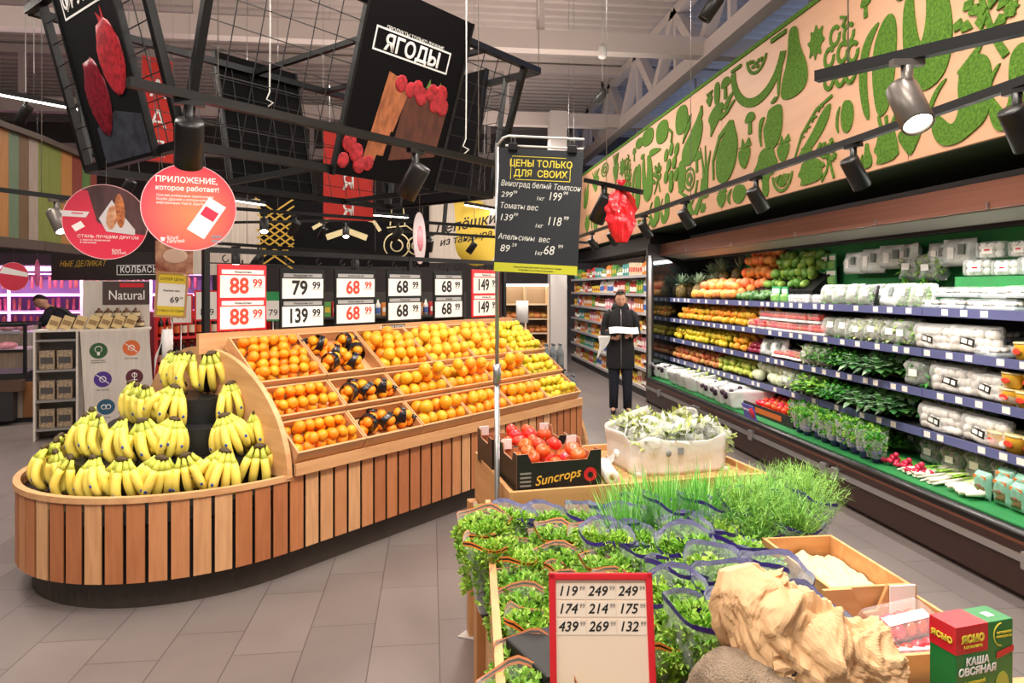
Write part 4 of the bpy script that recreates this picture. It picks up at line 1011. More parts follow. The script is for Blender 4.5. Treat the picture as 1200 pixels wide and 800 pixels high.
# second shelf right
row_of(TOT, Z2, 882, 965, .2, 'clear punnet of cherry tomatoes on the second fridge shelf', 'cherry tomato punnets in the fridge', depth_rows=2, dx=.14, scl=(1.15, 1.25))
row_of(TOT, Z2+.1, 895, 965, .18, 'clear punnet of cherry tomatoes stacked second high on the second fridge shelf', 'stacked cherry tomato punnets', X=SFX+.09, scl=(1.15, 1.25))
row_of(EGG, Z2, 880, 902, .2, 'pale punnet beside the persimmons on the second shelf', 'pale punnets on the second shelf', X=3.5, scl=(.7, .8))
row_of(SAL1, Z2, 966, 1003, .17, 'black tray of leaves on the second fridge shelf', 'salad trays on the second shelf', depth_rows=2, tilt=-.2, scl=(1.15, 1.3))
row_of(GB2, Z2, 1000, 1055, .2, 'clear bag of pale greens on the second fridge shelf', 'pale green bags on the second shelf', depth_rows=2, scl=(1.1, 1.25))
row_of(GB1, Z2, 1052, 1075, .2, 'clear bag of leaves next to the mushroom bag, second shelf', 'leaf bags on the second shelf', scl=(1.1, 1.25))
row_of(CHB, Z2, 1074, 1152, .36, 'large bag of white mushrooms with black label, second shelf', 'mushroom bags on the second shelf', scl=(1.05, 1.15))
row_of(MUS, Z2+.0, 1150, 1195, .2, 'punnet of mushrooms at the right of the second shelf', 'mushroom punnets on the second shelf', depth_rows=2, dx=.15)
row_of(MUS, Z2+.08, 1110, 1195, .2, 'punnet of mushrooms stacked behind the bag on the second shelf', 'rear mushroom punnets on the second shelf', X=3.7)
row_of(TUB, Z2, 1190, 1215, .13, 'yellow tub at the near end of the second shelf', 'yellow tubs on the second shelf', rz=0, depth_rows=2, dx=.14)
# third shelf right
row_of(FOI, Z3, 892, 912, .22, 'pale bag beside the red onions on the third shelf', 'pale bags on the third shelf', tilt=-.2)
row_of(TOT, Z3, 912, 945, .18, 'tomato punnet on the third fridge shelf beside pale bags', 'tomato punnets on the third shelf', depth_rows=2, tilt=-.35, scl=(1.15, 1.25))
row_of(GB2, Z3, 943, 975, .2, 'clear bag of lettuce on the third fridge shelf', 'lettuce bags on the third shelf', depth_rows=1, scl=(1.1, 1.25))
row_of(DIL, Z3, 968, 1030, .12, 'loose bunch of green herbs on the third fridge shelf', 'herb bunches on the third shelf', depth_rows=2, X=3.55, scl=(1.15, 1.4))
row_of(BOK, Z3, 1025, 1072, .14, 'pale stemmed greens on the third fridge shelf', 'pak choi on the third shelf', depth_rows=2, X=3.55, scl=(1.15, 1.4))
row_of(GB3, Z3, 1066, 1094, .2, 'clear bag of dark leaves beside a mushroom bag, third shelf', 'dark leaf bags on the third shelf', scl=(1.1, 1.25))
row_of(CHB, Z3, 1092, 1172, .36, 'large bag of white mushrooms with black label, third shelf', 'mushroom bags on the third shelf', depth_rows=1, scl=(1.05, 1.15))
row_of(GB3, Z3, 1100, 1170, .2, 'dark leaf bag behind the mushroom bags of the third shelf', 'rear leaf bags on the third shelf', X=3.72, scl=(1.0, 1.1))
row_of(TUB, Z3, 1172, 1220, .13, 'yellow tub on the third fridge shelf', 'yellow tubs on the third shelf', rz=0, depth_rows=2, dx=.14)
row_of(TUB, Z3+.105, 1176, 1220, .13, 'yellow tub stacked on another on the third shelf', 'stacked tubs on the third shelf', rz=0)
# lowest shelf right
row_of(GB2, Z4, 922, 958, .19, 'clear bag of pale cauliflower leaves on the lowest shelf', 'pale bags on the lowest shelf', depth_rows=2, scl=(1.1, 1.25))
row_of(CEL, Z4, 955, 985, .12, 'bright green celery bunch hanging over the lowest shelf edge', 'celery on the lowest shelf', X=3.5, depth_rows=2, scl=(1.15, 1.4))
row_of(DIL, Z4, 985, 1018, .11, 'feathery herb bunch hanging over the lowest shelf edge', 'herbs on the lowest shelf', X=3.5, depth_rows=2, scl=(1.15, 1.4))
row_of(BOK, Z4, 1015, 1085, .13, 'pale stemmed pak choi on the lowest fridge shelf', 'pak choi on the lowest shelf', X=3.54, depth_rows=2, scl=(1.15, 1.4))
row_of(CHB, Z4, 1082, 1160, .36, 'large bag of white mushrooms with black label, lowest shelf', 'mushroom bags on the lowest shelf', scl=(1.05, 1.15))
row_of(GB3, Z4, 1085, 1150, .2, 'dark leaf bag behind the mushroom bags of the lowest shelf', 'rear leaf bags on the lowest shelf', X=3.72, scl=(1.1, 1.25))
row_of(TUB, Z4, 1158, 1220, .13, 'yellow tub on the lowest fridge shelf', 'yellow tubs on the lowest shelf', rz=0, depth_rows=2, dx=.14)
# deck
ZD = .36
row_of(GR2, ZD, 770, 800, .3, 'open white bag of dark grapes on the fridge deck by the mirror', 'dark grapes on the deck', X=3.3, scl=(1.35, 1.6))
row_of(GR1, ZD, 800, 845, .3, 'open white bag of green grapes on the fridge deck', 'green grapes on the deck', X=3.3, scl=(1.35, 1.6))
row_of(GR2, ZD, 842, 882, .3, 'open white bag of dark grapes beside the tomato box', 'dark grapes beside the tomatoes', X=3.3, scl=(1.35, 1.6))
c = (3.34, yy(912, 3.3), ZD+.001)
t = thing('tomato_crate', 'dark low crate of red tomatoes on the fridge deck', 'crate', c)
CRATEB = mat('dark printed card', '#2a2522', .5, vary=.2, vscale=20)
b = MB(); b.box(-.17, .3, -.5, .5, 0, .012); b.build('base', CRATEB, t)
for bx in ((-.17, -.158, -.5, .5), (.288, .3, -.5, .5), (-.157, .287, -.5, -.488), (-.157, .287, .488, .5)):
    b = MB(); b.box(*bx, .0125, .1); b.build('side', CRATEB, t)
b = MB(); b.box(-.1725, -.1705, -.3, .2, .025, .075); b.build('print', mat('orange print', '#c9622c', .5), t)
for i in range(9):
    for j in range(5):
        for l in range(2):
            if l and (i == 8 or j == 4): continue
            TOMA.put((c[0]-.11+.075*j+l*.037, c[1]-.43+.1*i+l*.04+rf.uniform(-.01, .01), ZD+.052+l*.05+j*.012), (rf.uniform(-.6, .6), rf.uniform(-.6, .6), rf.uniform(0, 6)), rf.uniform(.95, 1.15), 'red tomato in the dark crate on the fridge deck', 'tomatoes on the deck')
# promo card in front of it
t = thing('promotion_card', 'blue and red promotion card clipped on the fridge lip by the tomatoes', 'sign', (3.0, yy(880, 3.0), .37), 0)
b = MB(); b.box(-.004, .004, -.12, .12, 0, .14, M=Ry(-.25)); b.build('card', mat('violet blue card', '#5a58b4', .4), t)
b = MB(); b.lathe([(.001, 0), (.05, 0), (.05, .002), (.001, .002)], 18, M=Ry(-.25) @ T(-.0045, -.065, .07) @ Ry(-PI/2)); b.build('red_disc', mat('red print', '#d8324a', .4), t)
lettering('heading', 'Помидоры', .035, Ry(-.25) @ T(-.0045, .04, .09) @ Matrix(((0, 0, -1, 0), (-1, 0, 0, 0), (0, 1, 0, 0), (0, 0, 0, 1))), WINK, t)
POTL = mat('violet sleeve', '#4a3d86', .35)
def potted_herb(seed):
    t = thing('potted_herb', 'x', 'herb'); r = random.Random(seed); b = MB(); b.lathe([(.03, 0), (.045, .07), (.047, .075)], 12); b.build('sleeve', POTL, t)
    b = MB(); frilly(b, r, 110, .07, .07, .14, .026); b.M = I4; o = b.build('leaves', [HG, LG], t, loc=(0, 0, .06))
    b = MB(); sheetbag(b, .13, .14, .13, seed); b.build('clear_sleeve', CLEAR, t, loc=(0, 0, .05)); return Stock(t)
PH = [potted_herb(1), potted_herb(2)]
for X in (3.17, 3.31, 3.45):
    y = yy(938, X)
    while y > yy(1030, X):
        PH[rf.randrange(2)].put((X+rf.uniform(-.02, .02), y, ZD+.002), (rf.uniform(-.1, .1), rf.uniform(-.25, 0), rf.uniform(0, 6)), rf.uniform(.95, 1.2), 'potted herb in a violet sleeve on the fridge deck', 'potted herbs on the deck'); y -= .13
row_of(CEL, ZD, 985, 1045, .12, 'frilly green bunch lying behind the potted herbs', 'green bunches on the deck', X=3.62, depth_rows=1, scl=(1, 1.2))
row_of(DIL, ZD, 1040, 1075, .12, 'dark herb bunch behind the radishes on the deck', 'dark herb bunches on the deck', X=3.6)
row_of(GB1, ZD, 1045, 1190, .2, 'clear bag of dark greens at the back of the fridge deck', 'bags at the back of the deck', X=3.66, scl=(1.1, 1.3))
row_of(GB3, ZD, 1085, 1190, .2, 'clear bag of leaves behind the spring onions on the deck', 'bags behind the spring onions', X=3.52, scl=(1.1, 1.25))
def radish_bag():
    t = thing('radish_bunch', 'x', 'radishes'); r = random.Random(1)
    for k in range(14):
        b = MB(); b.ball((r.gauss(0, .04), r.gauss(0, .03), .025+abs(r.gauss(0, .02))), .018, 9, 7); b.build('radish', mat('radish skin', '#c4284a', .3), t)
    b = MB()
    for k in range(30): blade(b, (r.gauss(0, .03), .03, .03), (r.uniform(-.5, .5), 1, .5), .12, .03, .6, 0, n=2)
    b.build('leaves', HG, t); return Stock(t)
RDB = radish_bag()
row_of(RDB, ZD, 1036, 1078, .13, 'bunch of red radishes at the front of the fridge deck', 'radish bunches', X=3.2)
def long_veg(name, m1, m2, n, ln, rad):
    t = thing(name, 'x', 'vegetable'); r = random.Random(n)
    for k in range(n):
        x = r.gauss(0, .035); z = rad+abs(r.gauss(0, .02)); b = MB(); b.tube([(x, -ln*.5, z), (x+r.gauss(0, .01), -ln*.2, z), (x, ln*.05, z+.005)], [rad*.5, rad, rad*.8], 7); b.build('stem', m1, t)
    b = MB()
    for k in range(n*3): blade(b, (r.gauss(0, .035), 0, rad+abs(r.gauss(0, .02))), (r.uniform(-.3, .3), 1, .25), ln*.5, rad*1.6, .3, 0, n=2)
    b.build('leaves', m2, t); return Stock(t)
LEEK = long_veg('spring_onions', PWHITE, [LG], 9, .3, .011); DAIK = long_veg('white_radish', PWHITE, [PG], 4, .26, .02)
row_of(LEEK, ZD, 1075, 1128, .12, 'pale spring onions with green tops lying on the deck', 'spring onions on the deck', X=3.28, depth_rows=2, dx=.16)
row_of(DAIK, ZD, 1122, 1160, .12, 'white long radishes lying on the green deck', 'white radishes on the deck', X=3.24, depth_rows=2, dx=.15)
def pouch():
    t = thing('salad_pouch', 'x', 'pouch'); b = MB(); pillow(b, .12, .17, .07, seed=2); b.build('bag', mat('teal pouch film', '#7fb09a', .25, bump=.4, bscale=25), t)
    b = MB(); pillow(b, .09, .08, .08, T(0, 0, .02), seed=5); b.build('printed_window', mat('dark leafy print', '#7a3f34', .4, col2='#3f6a34', vscale=60), t)
    b = MB(); b.box(-.045, .045, -.034, -.028, .125, .145); b.build('heading', mat('orange heading', '#d97a3a', .4), t); return Stock(t)
PCH = pouch()
row_of(PCH, ZD, 1140, 1225, .13, 'green pouch with brown print standing on the deck front', 'pouches on the deck', X=3.22, depth_rows=2, dx=.15)
# ================================================================ the low wooden bin in front with herbs, tomatoes and crates
PLYB = wood('bin plywood', '#d9a772', '#c58d58', 'X', 5, .5); PLYBY = wood('bin plywood along', '#d4a06c', '#be8653', 'Y', 5, .5); PLYBZ = wood('bin plywood upright', '#c99562', '#b27a49', 'Z', 5, .5)
OSB = mat('chipboard', '#c9a06c', .7, col2='#a67c4c', vscale=45, bump=.2, bscale=90)
RIM = .82
A = at_z(601, 575, RIM); Bc = at_z(892, 553, RIM); Cc = at_z(572, 527, RIM)
e1 = (Bc-A); BW = e1.length; e1.normalize(); e2 = Vector((-e1.y, e1.x, 0)); BD = .66
BROT = math.atan2(e1.y, e1.x)
bin_ = thing('produce_bin', 'low wooden produce bin with packed herbs and tomato boxes in front', 'produce bin', (A.x, A.y, 0), BROT)
# its own space: x to the right along the middle board, y away from the viewer
def BL(v): d = Vector(v)-A; return Vector((d.x*e1.x+d.y*e1.y, d.x*e2.x+d.y*e2.y, v[2]))
def BWd(x, y, z): p = A + e1*x + e2*y; p.z = z; return p
for nm, bx, m in (('middle_board', (0, BW, -.018, 0, .30, RIM), PLYB), ('back_board', (0, BW, BD-.018, BD, .05, RIM), PLYB), ('side_board', (-.018, 0, -.018, BD, .05, RIM), PLYBY), ('side_board', (BW, BW+.018, -.018, BD, .05, RIM), PLYBY), ('shelf_floor', (0.001, BW-.001, .001, BD-.019, .775, .793), OSB)):
    b = MB(); b.box(*bx, bev=.002); b.build(nm, m, bin_)
HX0, HX1, HY0 = -.13, BW-.04, -1.32
LA, LB = BL(at_z(577, 612, .80)), BL(at_z(592, 800, .79)); LB = LA+(LB-LA)*((HY0-LA.y)/(LB.y-LA.y))
RA, RB = BL(at_z(955, 600, .72)), BL((.84, 1.28, .7)); RB = RA+(RB-RA)*((HY0-RA.y)/(RB.y-RA.y))
def hx0(y): return LA.x+(LB.x-LA.x)*(y-LA.y)/(LB.y-LA.y)
def hx1(y): return RA.x+(RB.x-RA.x)*(y-RA.y)/(RB.y-RA.y)
b = MB(); b.prism([(hx0(-.02), -.02), (hx0(HY0), HY0), (hx0(HY0)-.02, HY0), (hx0(-.02)-.02, -.02)], .05, .80); b.build('herb_side_board', PLYBY, bin_)
b = MB(); b.prism([(hx1(-.02), -.02), (hx1(HY0), HY0), (hx1(HY0)+.02, HY0), (hx1(-.02)+.02, -.02)], .05, .70); b.build('herb_side_board', PLYBY, bin_)
b = MB(); b.box(hx0(HY0)-.02, hx1(HY0)+.02, HY0-.02, HY0, .05, .72, bev=.002); b.build('front_board', PLYB, bin_)
b = MB(); b.prism([(hx0(-.02), -.02), (hx0(HY0), HY0), (hx1(HY0), HY0), (hx1(-.02), -.02)], .47, .488); b.build('herb_floor', CORE, bin_)
for (x, y) in ((hx0(-.06)-.03, -.06), (-.04, BD-.1)):
    b = MB(); b.box(x-.03, x+.009, y-.03, y+.03, .0, .62, bev=.003); b.build('leg', PLYBZ, bin_)
# ---- packed herbs
VIO = mat('violet print', '#4a2d9a', .35); ORA = mat('orange stripe print', '#f58a3c', .4); FLK = mat('white sleeve print', '#f2f4f4', .5)
VFILM = film('herb sleeve film', '#eaf0ff', .78, .1, 1.2, 34, .5)
POTB = mat('black pot', '#191818', .6)
def sleeve(b, seed, w0, w1, h, tilt=0, mi=0, n=20, m=5):
    def fn(u, v):
        a = 2*PI*u; f = 1+.07*math.sin(3*a+seed)+.06*noise.noise(Vector((u*8, v*4, seed)))
        w = w0+(w1-w0)*v; c, s_ = math.cos(a), math.sin(a)
        return (w*f*math.copysign(abs(c)**.75, c), w*.85*f*math.copysign(abs(s_)**.75, s_), h*v+(tilt*s_*v)+(.007*math.sin(4*a+seed*2)*max(0, (v-.8)/.2)))
    b.sheet(fn, n, m, mi, wrap=True); return fn
def rim_band(fn, hb, mi_list, lo=.93):
    b = MB(); k = len(mi_list)
    for q, mi in enumerate(mi_list):
        v0 = lo+(1-lo)*q/k; v1 = lo+(1-lo)*(q+1)/k
        b.sheet(lambda u, v: tuple(Vector(fn(u, v0+(v1-v0)*v))*1.0 + Vector((math.cos(2*PI*u), math.sin(2*PI*u), 0))*.0012), 20, 1, mi, wrap=True)
    return b
def herb_pack(kind, seed, violet):
    r = random.Random(seed)
    nm = {'lettuce': 'lettuce_pack', 'chives': 'chives_pack', 'dill': 'dill_pack', 'parsley': 'parsley_pack'}[kind]
    t = thing(nm, 'x', 'packed herbs')
    b = MB(); b.lathe([(.032, 0), (.042, .055), (.044, .06)], 12); b.build('pot', POTB, t)
    b = MB()
    if kind == 'lettuce': frilly(b, r, 560, .078, .07, .15, .019); mts = [LG, LG2, HG2]
    elif kind == 'parsley': frilly(b, r, 340, .068, .06, .15, .022); mts = [HG2, LG]
    elif kind == 'dill': feathery(b, r, 190, .1, .09, .2, .042); mts = [HG2, LG]
    else:
        for k in range(170):
            a = r.uniform(0, 2*PI); q = math.sqrt(r.random())*.045; e = r.uniform(0, .6)
            blade(b, (q*math.cos(a), q*math.sin(a), 0), (math.cos(a)*e, math.sin(a)*e, 1), r.uniform(.17, .28), .0042, r.uniform(.1, .6), r.randrange(2), n=4)
        mts = [mat('chive green', '#6cbb4a', .45, rnd=.2), mat('chive bright green', '#8ccc62', .45, rnd=.2)]
    o = b.build('leaves', mts, t, loc=(0, 0, .095 if kind == 'dill' or violet and kind == 'lettuce' else .06))
    h = (.245 if kind in ('lettuce', 'parsley') and violet else .2) if kind != 'chives' else .19
    b = MB(); fn = sleeve(b, seed, .045, .084 if violet else .076, h, .02); s_ = b.build('clear_sleeve', VFILM if violet else CLEAR, t, loc=(0, 0, .02))
    if violet:
        rim_band(fn, .01, [0], .948).build('printed_rim', [VIO], s_)
        b = MB()
        for k in range(110):
            u = r.uniform(.55, .95) if k < 84 else r.random(); v = r.choice([.6, .66, .72, .78])+r.uniform(-.012, .012)
            p = Vector(fn(u, v)); d = Vector((-math.sin(2*PI*u), math.cos(2*PI*u), 0)); n_ = Vector((math.cos(2*PI*u), math.sin(2*PI*u), 0))*.0014; w = r.uniform(.003, .007)
            b.add([tuple(p+n_), tuple(p+n_+d*w), tuple(p+n_+d*w+Vector((0, 0, .006))), tuple(p+n_+Vector((0, 0, .006)))], [(0, 1, 2, 3)])
        b.build('lettering', FLK, s_)
    else: rim_band(fn, .01, [0, 1, 0], .935).build('printed_rim', [ORA, INK], s_)
    return Stock(t)
LETO = [herb_pack('lettuce', k, False) for k in (1, 2)]; LETV = [herb_pack('lettuce', k, True) for k in (3, 4)]
PARV = [herb_pack('parsley', 5, True)]; CHV = [herb_pack('chives', k, True) for k in (6, 7)]; DLV = [herb_pack('dill', k, True) for k in (8, 9)]
rh = random.Random(31)
def put_pack(st, x, y, z, lab, grp, tip=0):
    p = BWd(x, y, z)
    if (p.x > .47 and p.y < 1.45) or (p.x > .93 and p.y < 2.08): return
    st[rh.randrange(len(st))].put(BWd(x, y, z), (rh.uniform(-.1, .1)-tip, rh.uniform(-.12, .12), BROT+rh.uniform(-.5, .5)+rh.choice([0, PI/2])), rh.uniform(.95, 1.1), lab, grp)
ROWY = [-1.22+.132*k for k in range(9)]
for j, y in enumerate(ROWY):
    z = .57-.05*(j > 6)-.03*(j > 7)
    for i in range(10):
        x = hx0(y)+.065+.135*i+rh.uniform(-.012, .012); yv = y+rh.uniform(-.015, .015)
        if x > hx1(y)-.05: continue
        if x < hx0(-.6)+.48 and j < 8:
            if x > hx0(-.6)+.33 and j < 6: put_pack(LETV, x, yv, z, 'green lettuce in a clear sleeve with violet edge, middle of the herb bin', 'violet edged lettuce in the middle')
            else: put_pack(LETO, x, yv, z, 'frilly lettuce in a clear sleeve with orange and black stripes', 'orange striped lettuce packs')
        elif j == 8 and x < .42: put_pack(LETV, x, yv+.01, z+.01, 'violet edged lettuce pack in the rear row against the middle board', 'violet edged lettuce in the rear row')
        elif j < 3 and x < .62: put_pack(PARV, x, yv, z, 'bright green parsley in a violet edged sleeve beside the red price frame', 'parsley packs by the price frame')
        elif j < 6:
            if x < .62: put_pack(LETV, x, yv, z, 'green lettuce in a clear sleeve with violet edge, middle of the herb bin', 'violet edged lettuce in the middle')
            else: put_pack(DLV, x, yv, z+.03, 'feathery dill in a violet edged sleeve at the crate side of the bin', 'dill by the crates')
        elif x < .6: put_pack(CHV, x, yv, z+.075+.02*(j==8), 'thin upright chives in a violet edged sleeve', 'chives packs', )
        else: put_pack(DLV, x, yv, z+.06+.02*(j==8), 'feathery dill in a sleeve at the far right corner of the herbs', 'dill in the far corner')
for y in (-.25, -.40, -.55): # packs leaning over the left rim
    put_pack(LETO, hx0(y)-.01, y, .62, 'striped lettuce pack leaning over the left side board', 'lettuce packs over the side board')
# black tray lid leaning at the front left
t = thing('black_crate', 'black plastic crate with a white label in front of the lettuce', 'crate', BWd(hx0(-1.1)+.1, -1.13, .72), BROT+.25)
b = MB(); b.box(-.06, .07, -.08, .1, 0, .09, bev=.006); b.build('body', POTB, t); b = MB(); b.box(-.06, .05, -.0835, -.0805, .05, .075); b.build('label', LABW, t)
# ---- tomato boxes
CARD = mat('black printed cardboard', '#1d1b1c', .45); CARDIN = mat('brown cardboard', '#a9764e', .8); RPR = mat('red box print', '#c8222a', .45); YPR = mat('yellow box print', '#e8b23a', .5)
def tomato_box(loc, label):
    t = thing('tomato_box', label, 'box', loc, BROT+.03)
    W, D, H = .355, .27, .15
    b = MB(); b.box(-W/2, W/2, 0, D, 0, .006); b.build('base', CARDIN, t)
    def wall(name, M_, w):
        pts = [(-w/2, 0), (w/2, 0), (w/2, H), (w/2-.045, H), (w/2-.06, H-.035), (-w/2+.06, H-.035), (-w/2+.045, H), (-w/2, H)]
        b = MB(); b.prism(pts, 0, .005, M_, 0); b.prism(pts, .0052, .007, M_, 1); return b.build(name, [CARDIN, CARD], t)
    fr = Matrix(((1, 0, 0, 0), (0, 0, -1, .006), (0, 1, 0, .0065), (0, 0, 0, 1)))
    f = wall('front_panel', fr, W)
    bk = Matrix(((-1, 0, 0, 0), (0, 0, 1, D-.006), (0, 1, 0, .0065), (0, 0, 0, 1))); wall('back_panel', bk, W)
    for sg in (-1, 1):
        M_ = Matrix(((0, 0, sg, sg*(W/2-.007)), (sg, 0, 0, D/2), (0, 1, 0, .0065), (0, 0, 0, 1))); wall('end_panel', M_, D-.02)
    for sx in (-1, 1):
        b = MB(); b.box(sx*(W/2-.03)-.022, sx*(W/2-.03)+.022, D-.016, D-.0095, H-.03, H+.012); b.build('corner_tab', WHITE, t)
    Mt = Matrix(((1, 0, 0, 0), (0, 0, -1, -.0016), (0, 1, 0, 0), (0, 0, 0, 1)))
    lettering('print', 'Suncrops', .052, T(-.01, -.0, .058) @ Ry(-.13) @ Mt, YPR, f, shear=.35, bold=-.0006)
    b = MB(); b.lathe([(.0005, 0), (.028, 0), (.028, .001), (.0005, .001)], 20, 0, False, T(.13, -.0012, .06) @ Rx(PI/2)); b.lathe([(.0005, 0), (.012, 0), (.012, .001), (.0005, .001)], 14, 1, False, T(.13, -.0023, .058) @ Rx(PI/2)); b.build('flower_print', [RPR, CARD], f)
    b = MB(); b.box(.03, .1, -.0022, -.0012, .008, .014); b.build('red_print', RPR, f)
    b = MB()
    for k in range(4): b.box(-.165, -.12, -.0022, -.0012, .03+.016*k, .037+.016*k)
    b.build('small_print', mat('grey box print', '#8a8580', .6), f)
    return t
TB1 = BWd(.20, .03, .794); TB2 = BWd(.165, .325, .794)
tomato_box(TB1, 'black printed tomato box nearest the herbs, yellow script on its front'); tomato_box(TB2, 'second tomato box behind the nearest black printed one')
TOMB = plain_fruit('tomato', .031, mat('box tomato skin', '#e5502a', .28, rnd=.25), (1, 1, .86), True, stem=DG)
for (bx, nm) in ((TB1, 'nearest'), (TB2, 'rear')):
    for l in range(3):
        for j in range(4-(l > 1)):
            for i in range(5-(l > 1)*1):
                p = bx + e1*(-.13+.064*i+(.03 if l % 2 else 0)*(i < 4)+(.03 if l > 1 else 0)+rh.uniform(-.005, .005)) + e2*(.05+.058*j+(.02 if l % 2 else 0)) + Vector((0, 0, .034+.047*l+(.012*j if l == 2 else 0)))
                if l == 2 and rh.random() < .35: continue
                TOMB.put(p, (rh.uniform(-.7, .7), rh.uniform(-.7, .7), rh.uniform(0, 6)), rh.uniform(.9, 1.1), 'red tomato in the %s tomato box' % nm, 'tomatoes in the %s box' % nm)
# ---- roll of bags, white lined box of packed salad
t = thing('bag_roll', 'white roll of plastic bags lying beside the tomato box', 'roll', BWd(.435, .06, .826), BROT-.2)
b = MB(); b.lathe([(.012, 0), (.03, 0), (.031, .004), (.031, .2), (.03, .204), (.012, .204)], 20, M=Rx(-PI/2) @ T(0, 0, 0)); b.build('roll', mat('white bag plastic', '#eceae8', .35, bump=.2, bscale=60), t)
b = MB(); b.lathe([(.0005, 0), (.0118, 0), (.0118, .02), (.0005, .02)], 14, M=Rx(-PI/2) @ T(0, 0, -.002)); b.build('core_tube', CARDIN, t)
b = MB(); b.sheet(lambda u, v: (.02+.05*v*(.4+.6*u)+.006*math.sin(9*u), .2+.02*math.sin(6*v), .01+.06*v*math.sin(2.6*u)), 8, 8); solidify(b.build('loose_end', MATS['white bag plastic'], t), .001)
t = thing('white_lined_box', 'white plastic lined box filled with clear bags of salad behind the chives', 'box', BWd(.81, .33, .794), BROT); t.scale = (.92, .95, 1)
LINER = mat('white liner plastic', '#e6e3de', .3, bump=.7, bscale=14)
def fnb(u, v):
    a = 2*PI*u; c, s_ = math.cos(a), math.sin(a); g = (.92+.1*v) * (1+.035*noise.noise(Vector((u*10, v*3, 2)))+.02*math.sin(11*a))
    inn = 1 if v < .8 else 1-.35*(v-.8)
    z = .165*min(1, v/.8) + (-.05*(v-.8)/.2 if v > .8 else 0) + .012*math.sin(6*a+1)*(v > .3)
    return (.275*g*inn*math.copysign(abs(c)**.45, c), .215*g*inn*math.copysign(abs(s_)**.45, s_), z)
b = MB(); b.sheet(fnb, 64, 12, wrap=True); b.box(-.24, .24, -.18, .18, .0, .01); solidify(b.build('liner', LINER, t), .002)
b = MB(); b.box(-.05, -.02, -.222, -.2215, .09, .12); b.lathe([(.0005, 0), (.014, 0), (.014, .001), (.0005, .001)], 14, M=T(-.1, -.226, .1) @ Rx(PI/2)); b.build('grey_print', mat('grey liner print', '#8a8c90', .6), t)
SALB = green_bag(12, [mat('yellow green salad', '#b4bf6a', .5, rnd=.3), mat('olive salad', '#8f9a4c', .5, rnd=.3)], 'bagged_salad', 120, .14, .12)
rs_ = random.Random(6)
for i in range(6):
    for j in range(4):
        SALB.put(BWd(.81-.185+.074*i+rs_.uniform(-.02, .02), .33-.11+.074*j+rs_.uniform(-.02, .02), .87+rs_.uniform(0, .03)), (rs_.uniform(-.7, .4), rs_.uniform(-.5, .5), rs_.uniform(0, 6)), rs_.uniform(.85, 1.1), 'clear bag of yellow green salad in the white lined box', 'salad bags in the white lined box')
# a filler block so that the bags rest on something
b = MB(); b.box(-.22, .22, -.165, .165, .011, .085, bev=.02); b.build('inner_carton', CARDIN, t)
# ---- wooden crates on the right
CRP = wood('crate plywood', '#d3a470', '#be8853', 'X', 6, .55)
def crate(x0, x1, y0, y1, z0, zt, label, notch):
    t = thing('wooden_crate', label, 'crate', ((x0+x1)/2, (y0+y1)/2, z0)); w, d, h = x1-x0, y1-y0, zt-z0
    b = MB(); b.box(-w/2, w/2, -d/2, d/2, 0, .008); b.build('base', CRP, t)
    for sx in (-1, 1):
        b = MB(); b.box(sx*w/2-(.01 if sx > 0 else 0), sx*w/2+(.01 if sx < 0 else 0), -d/2, d/2, .0085, h); b.build('side_board', CRP, t)
    for sy in (-1, 1):
        if notch and sy > 0: pts = [(-w/2+.011, .0085), (w/2-.011, .0085), (w/2-.011, h+.03), (w/2-.09, h+.035), (w/2-.12, h-.03), (-w/2+.12, h-.035), (-w/2+.09, h+.03), (-w/2+.011, h+.03)]
        else: pts = [(-w/2+.011, .0085), (w/2-.011, .0085), (w/2-.011, h), (-w/2+.011, h)]
        y = sy*(d/2-.005); b = MB(); b.prism(pts, -.005, .005, Matrix(((1, 0, 0, 0), (0, 0, -1, y), (0, 1, 0, 0), (0, 0, 0, 1)))); b.build('end_board', CRP, t)
    return t
crate(1.03, 1.26, 1.665, 2.03, .69, .82, 'empty looking wooden crate lined with pale paper beside the dill', False)
t = crate(.99, 1.27, 1.385, 1.655, .665, .795, 'wooden crate with a notched end board holding the cherry tomato punnet', True)
b = MB(); b.box(.05, .12, .118, .1225, .06, .165); b.build('white_label', LABW, t)
# liner paper in the far crate
def crumple(u, v, s, amp, f=3.0):
    q = Vector((u*f, v*f, s)); return amp*(abs(noise.noise(q))+.5*abs(noise.noise(q*2.3))+.25*abs(noise.noise(q*5.1)))
b = MB(); b.sheet(lambda u, v: ((u-.5)*.2, (v-.5)*.32, .012+crumple(u, v, 3, .03)+.03*max(0, .15-u)/.15), 26, 24, smooth=False)
t = thing('crate_lining', 'pale crumpled paper lining the far wooden crate', 'paper', (1.145, 1.847, .745)); solidify(b.build('sheet', mat('pale crate paper', '#e0c39a', .8), t), .0015)
p = tomato_tray().put((1.14, 1.555, .715), (.35, .0, .25), 1.15, 'cherry tomato punnet with white label leaning in the notched crate')
p = tomato_tray().put((1.12, 1.46, .68), (-.15, .1, .15), 1.0, 'cherry tomato punnet lying low at the front of the notched crate')
# front ledge that carries the things nearest the camera
b = MB(); b.box(.08, .74, -.19, .19, 0, .03); o = b.build('front_shelf', PLYB, None); o.location = (.92, 1.17, .715); tag(o, 'low wooden shelf below the paper bag and the red and green box', 'shelf')
b = MB()
for x in (.03, .71):
    for y in (-.17, .17): pass
o2 = MB()
for x in (.11, .7): o2.box(x-.02, x+.02, -.17, .17, -.714, 0)
o2.build('support', PLYBZ, o)
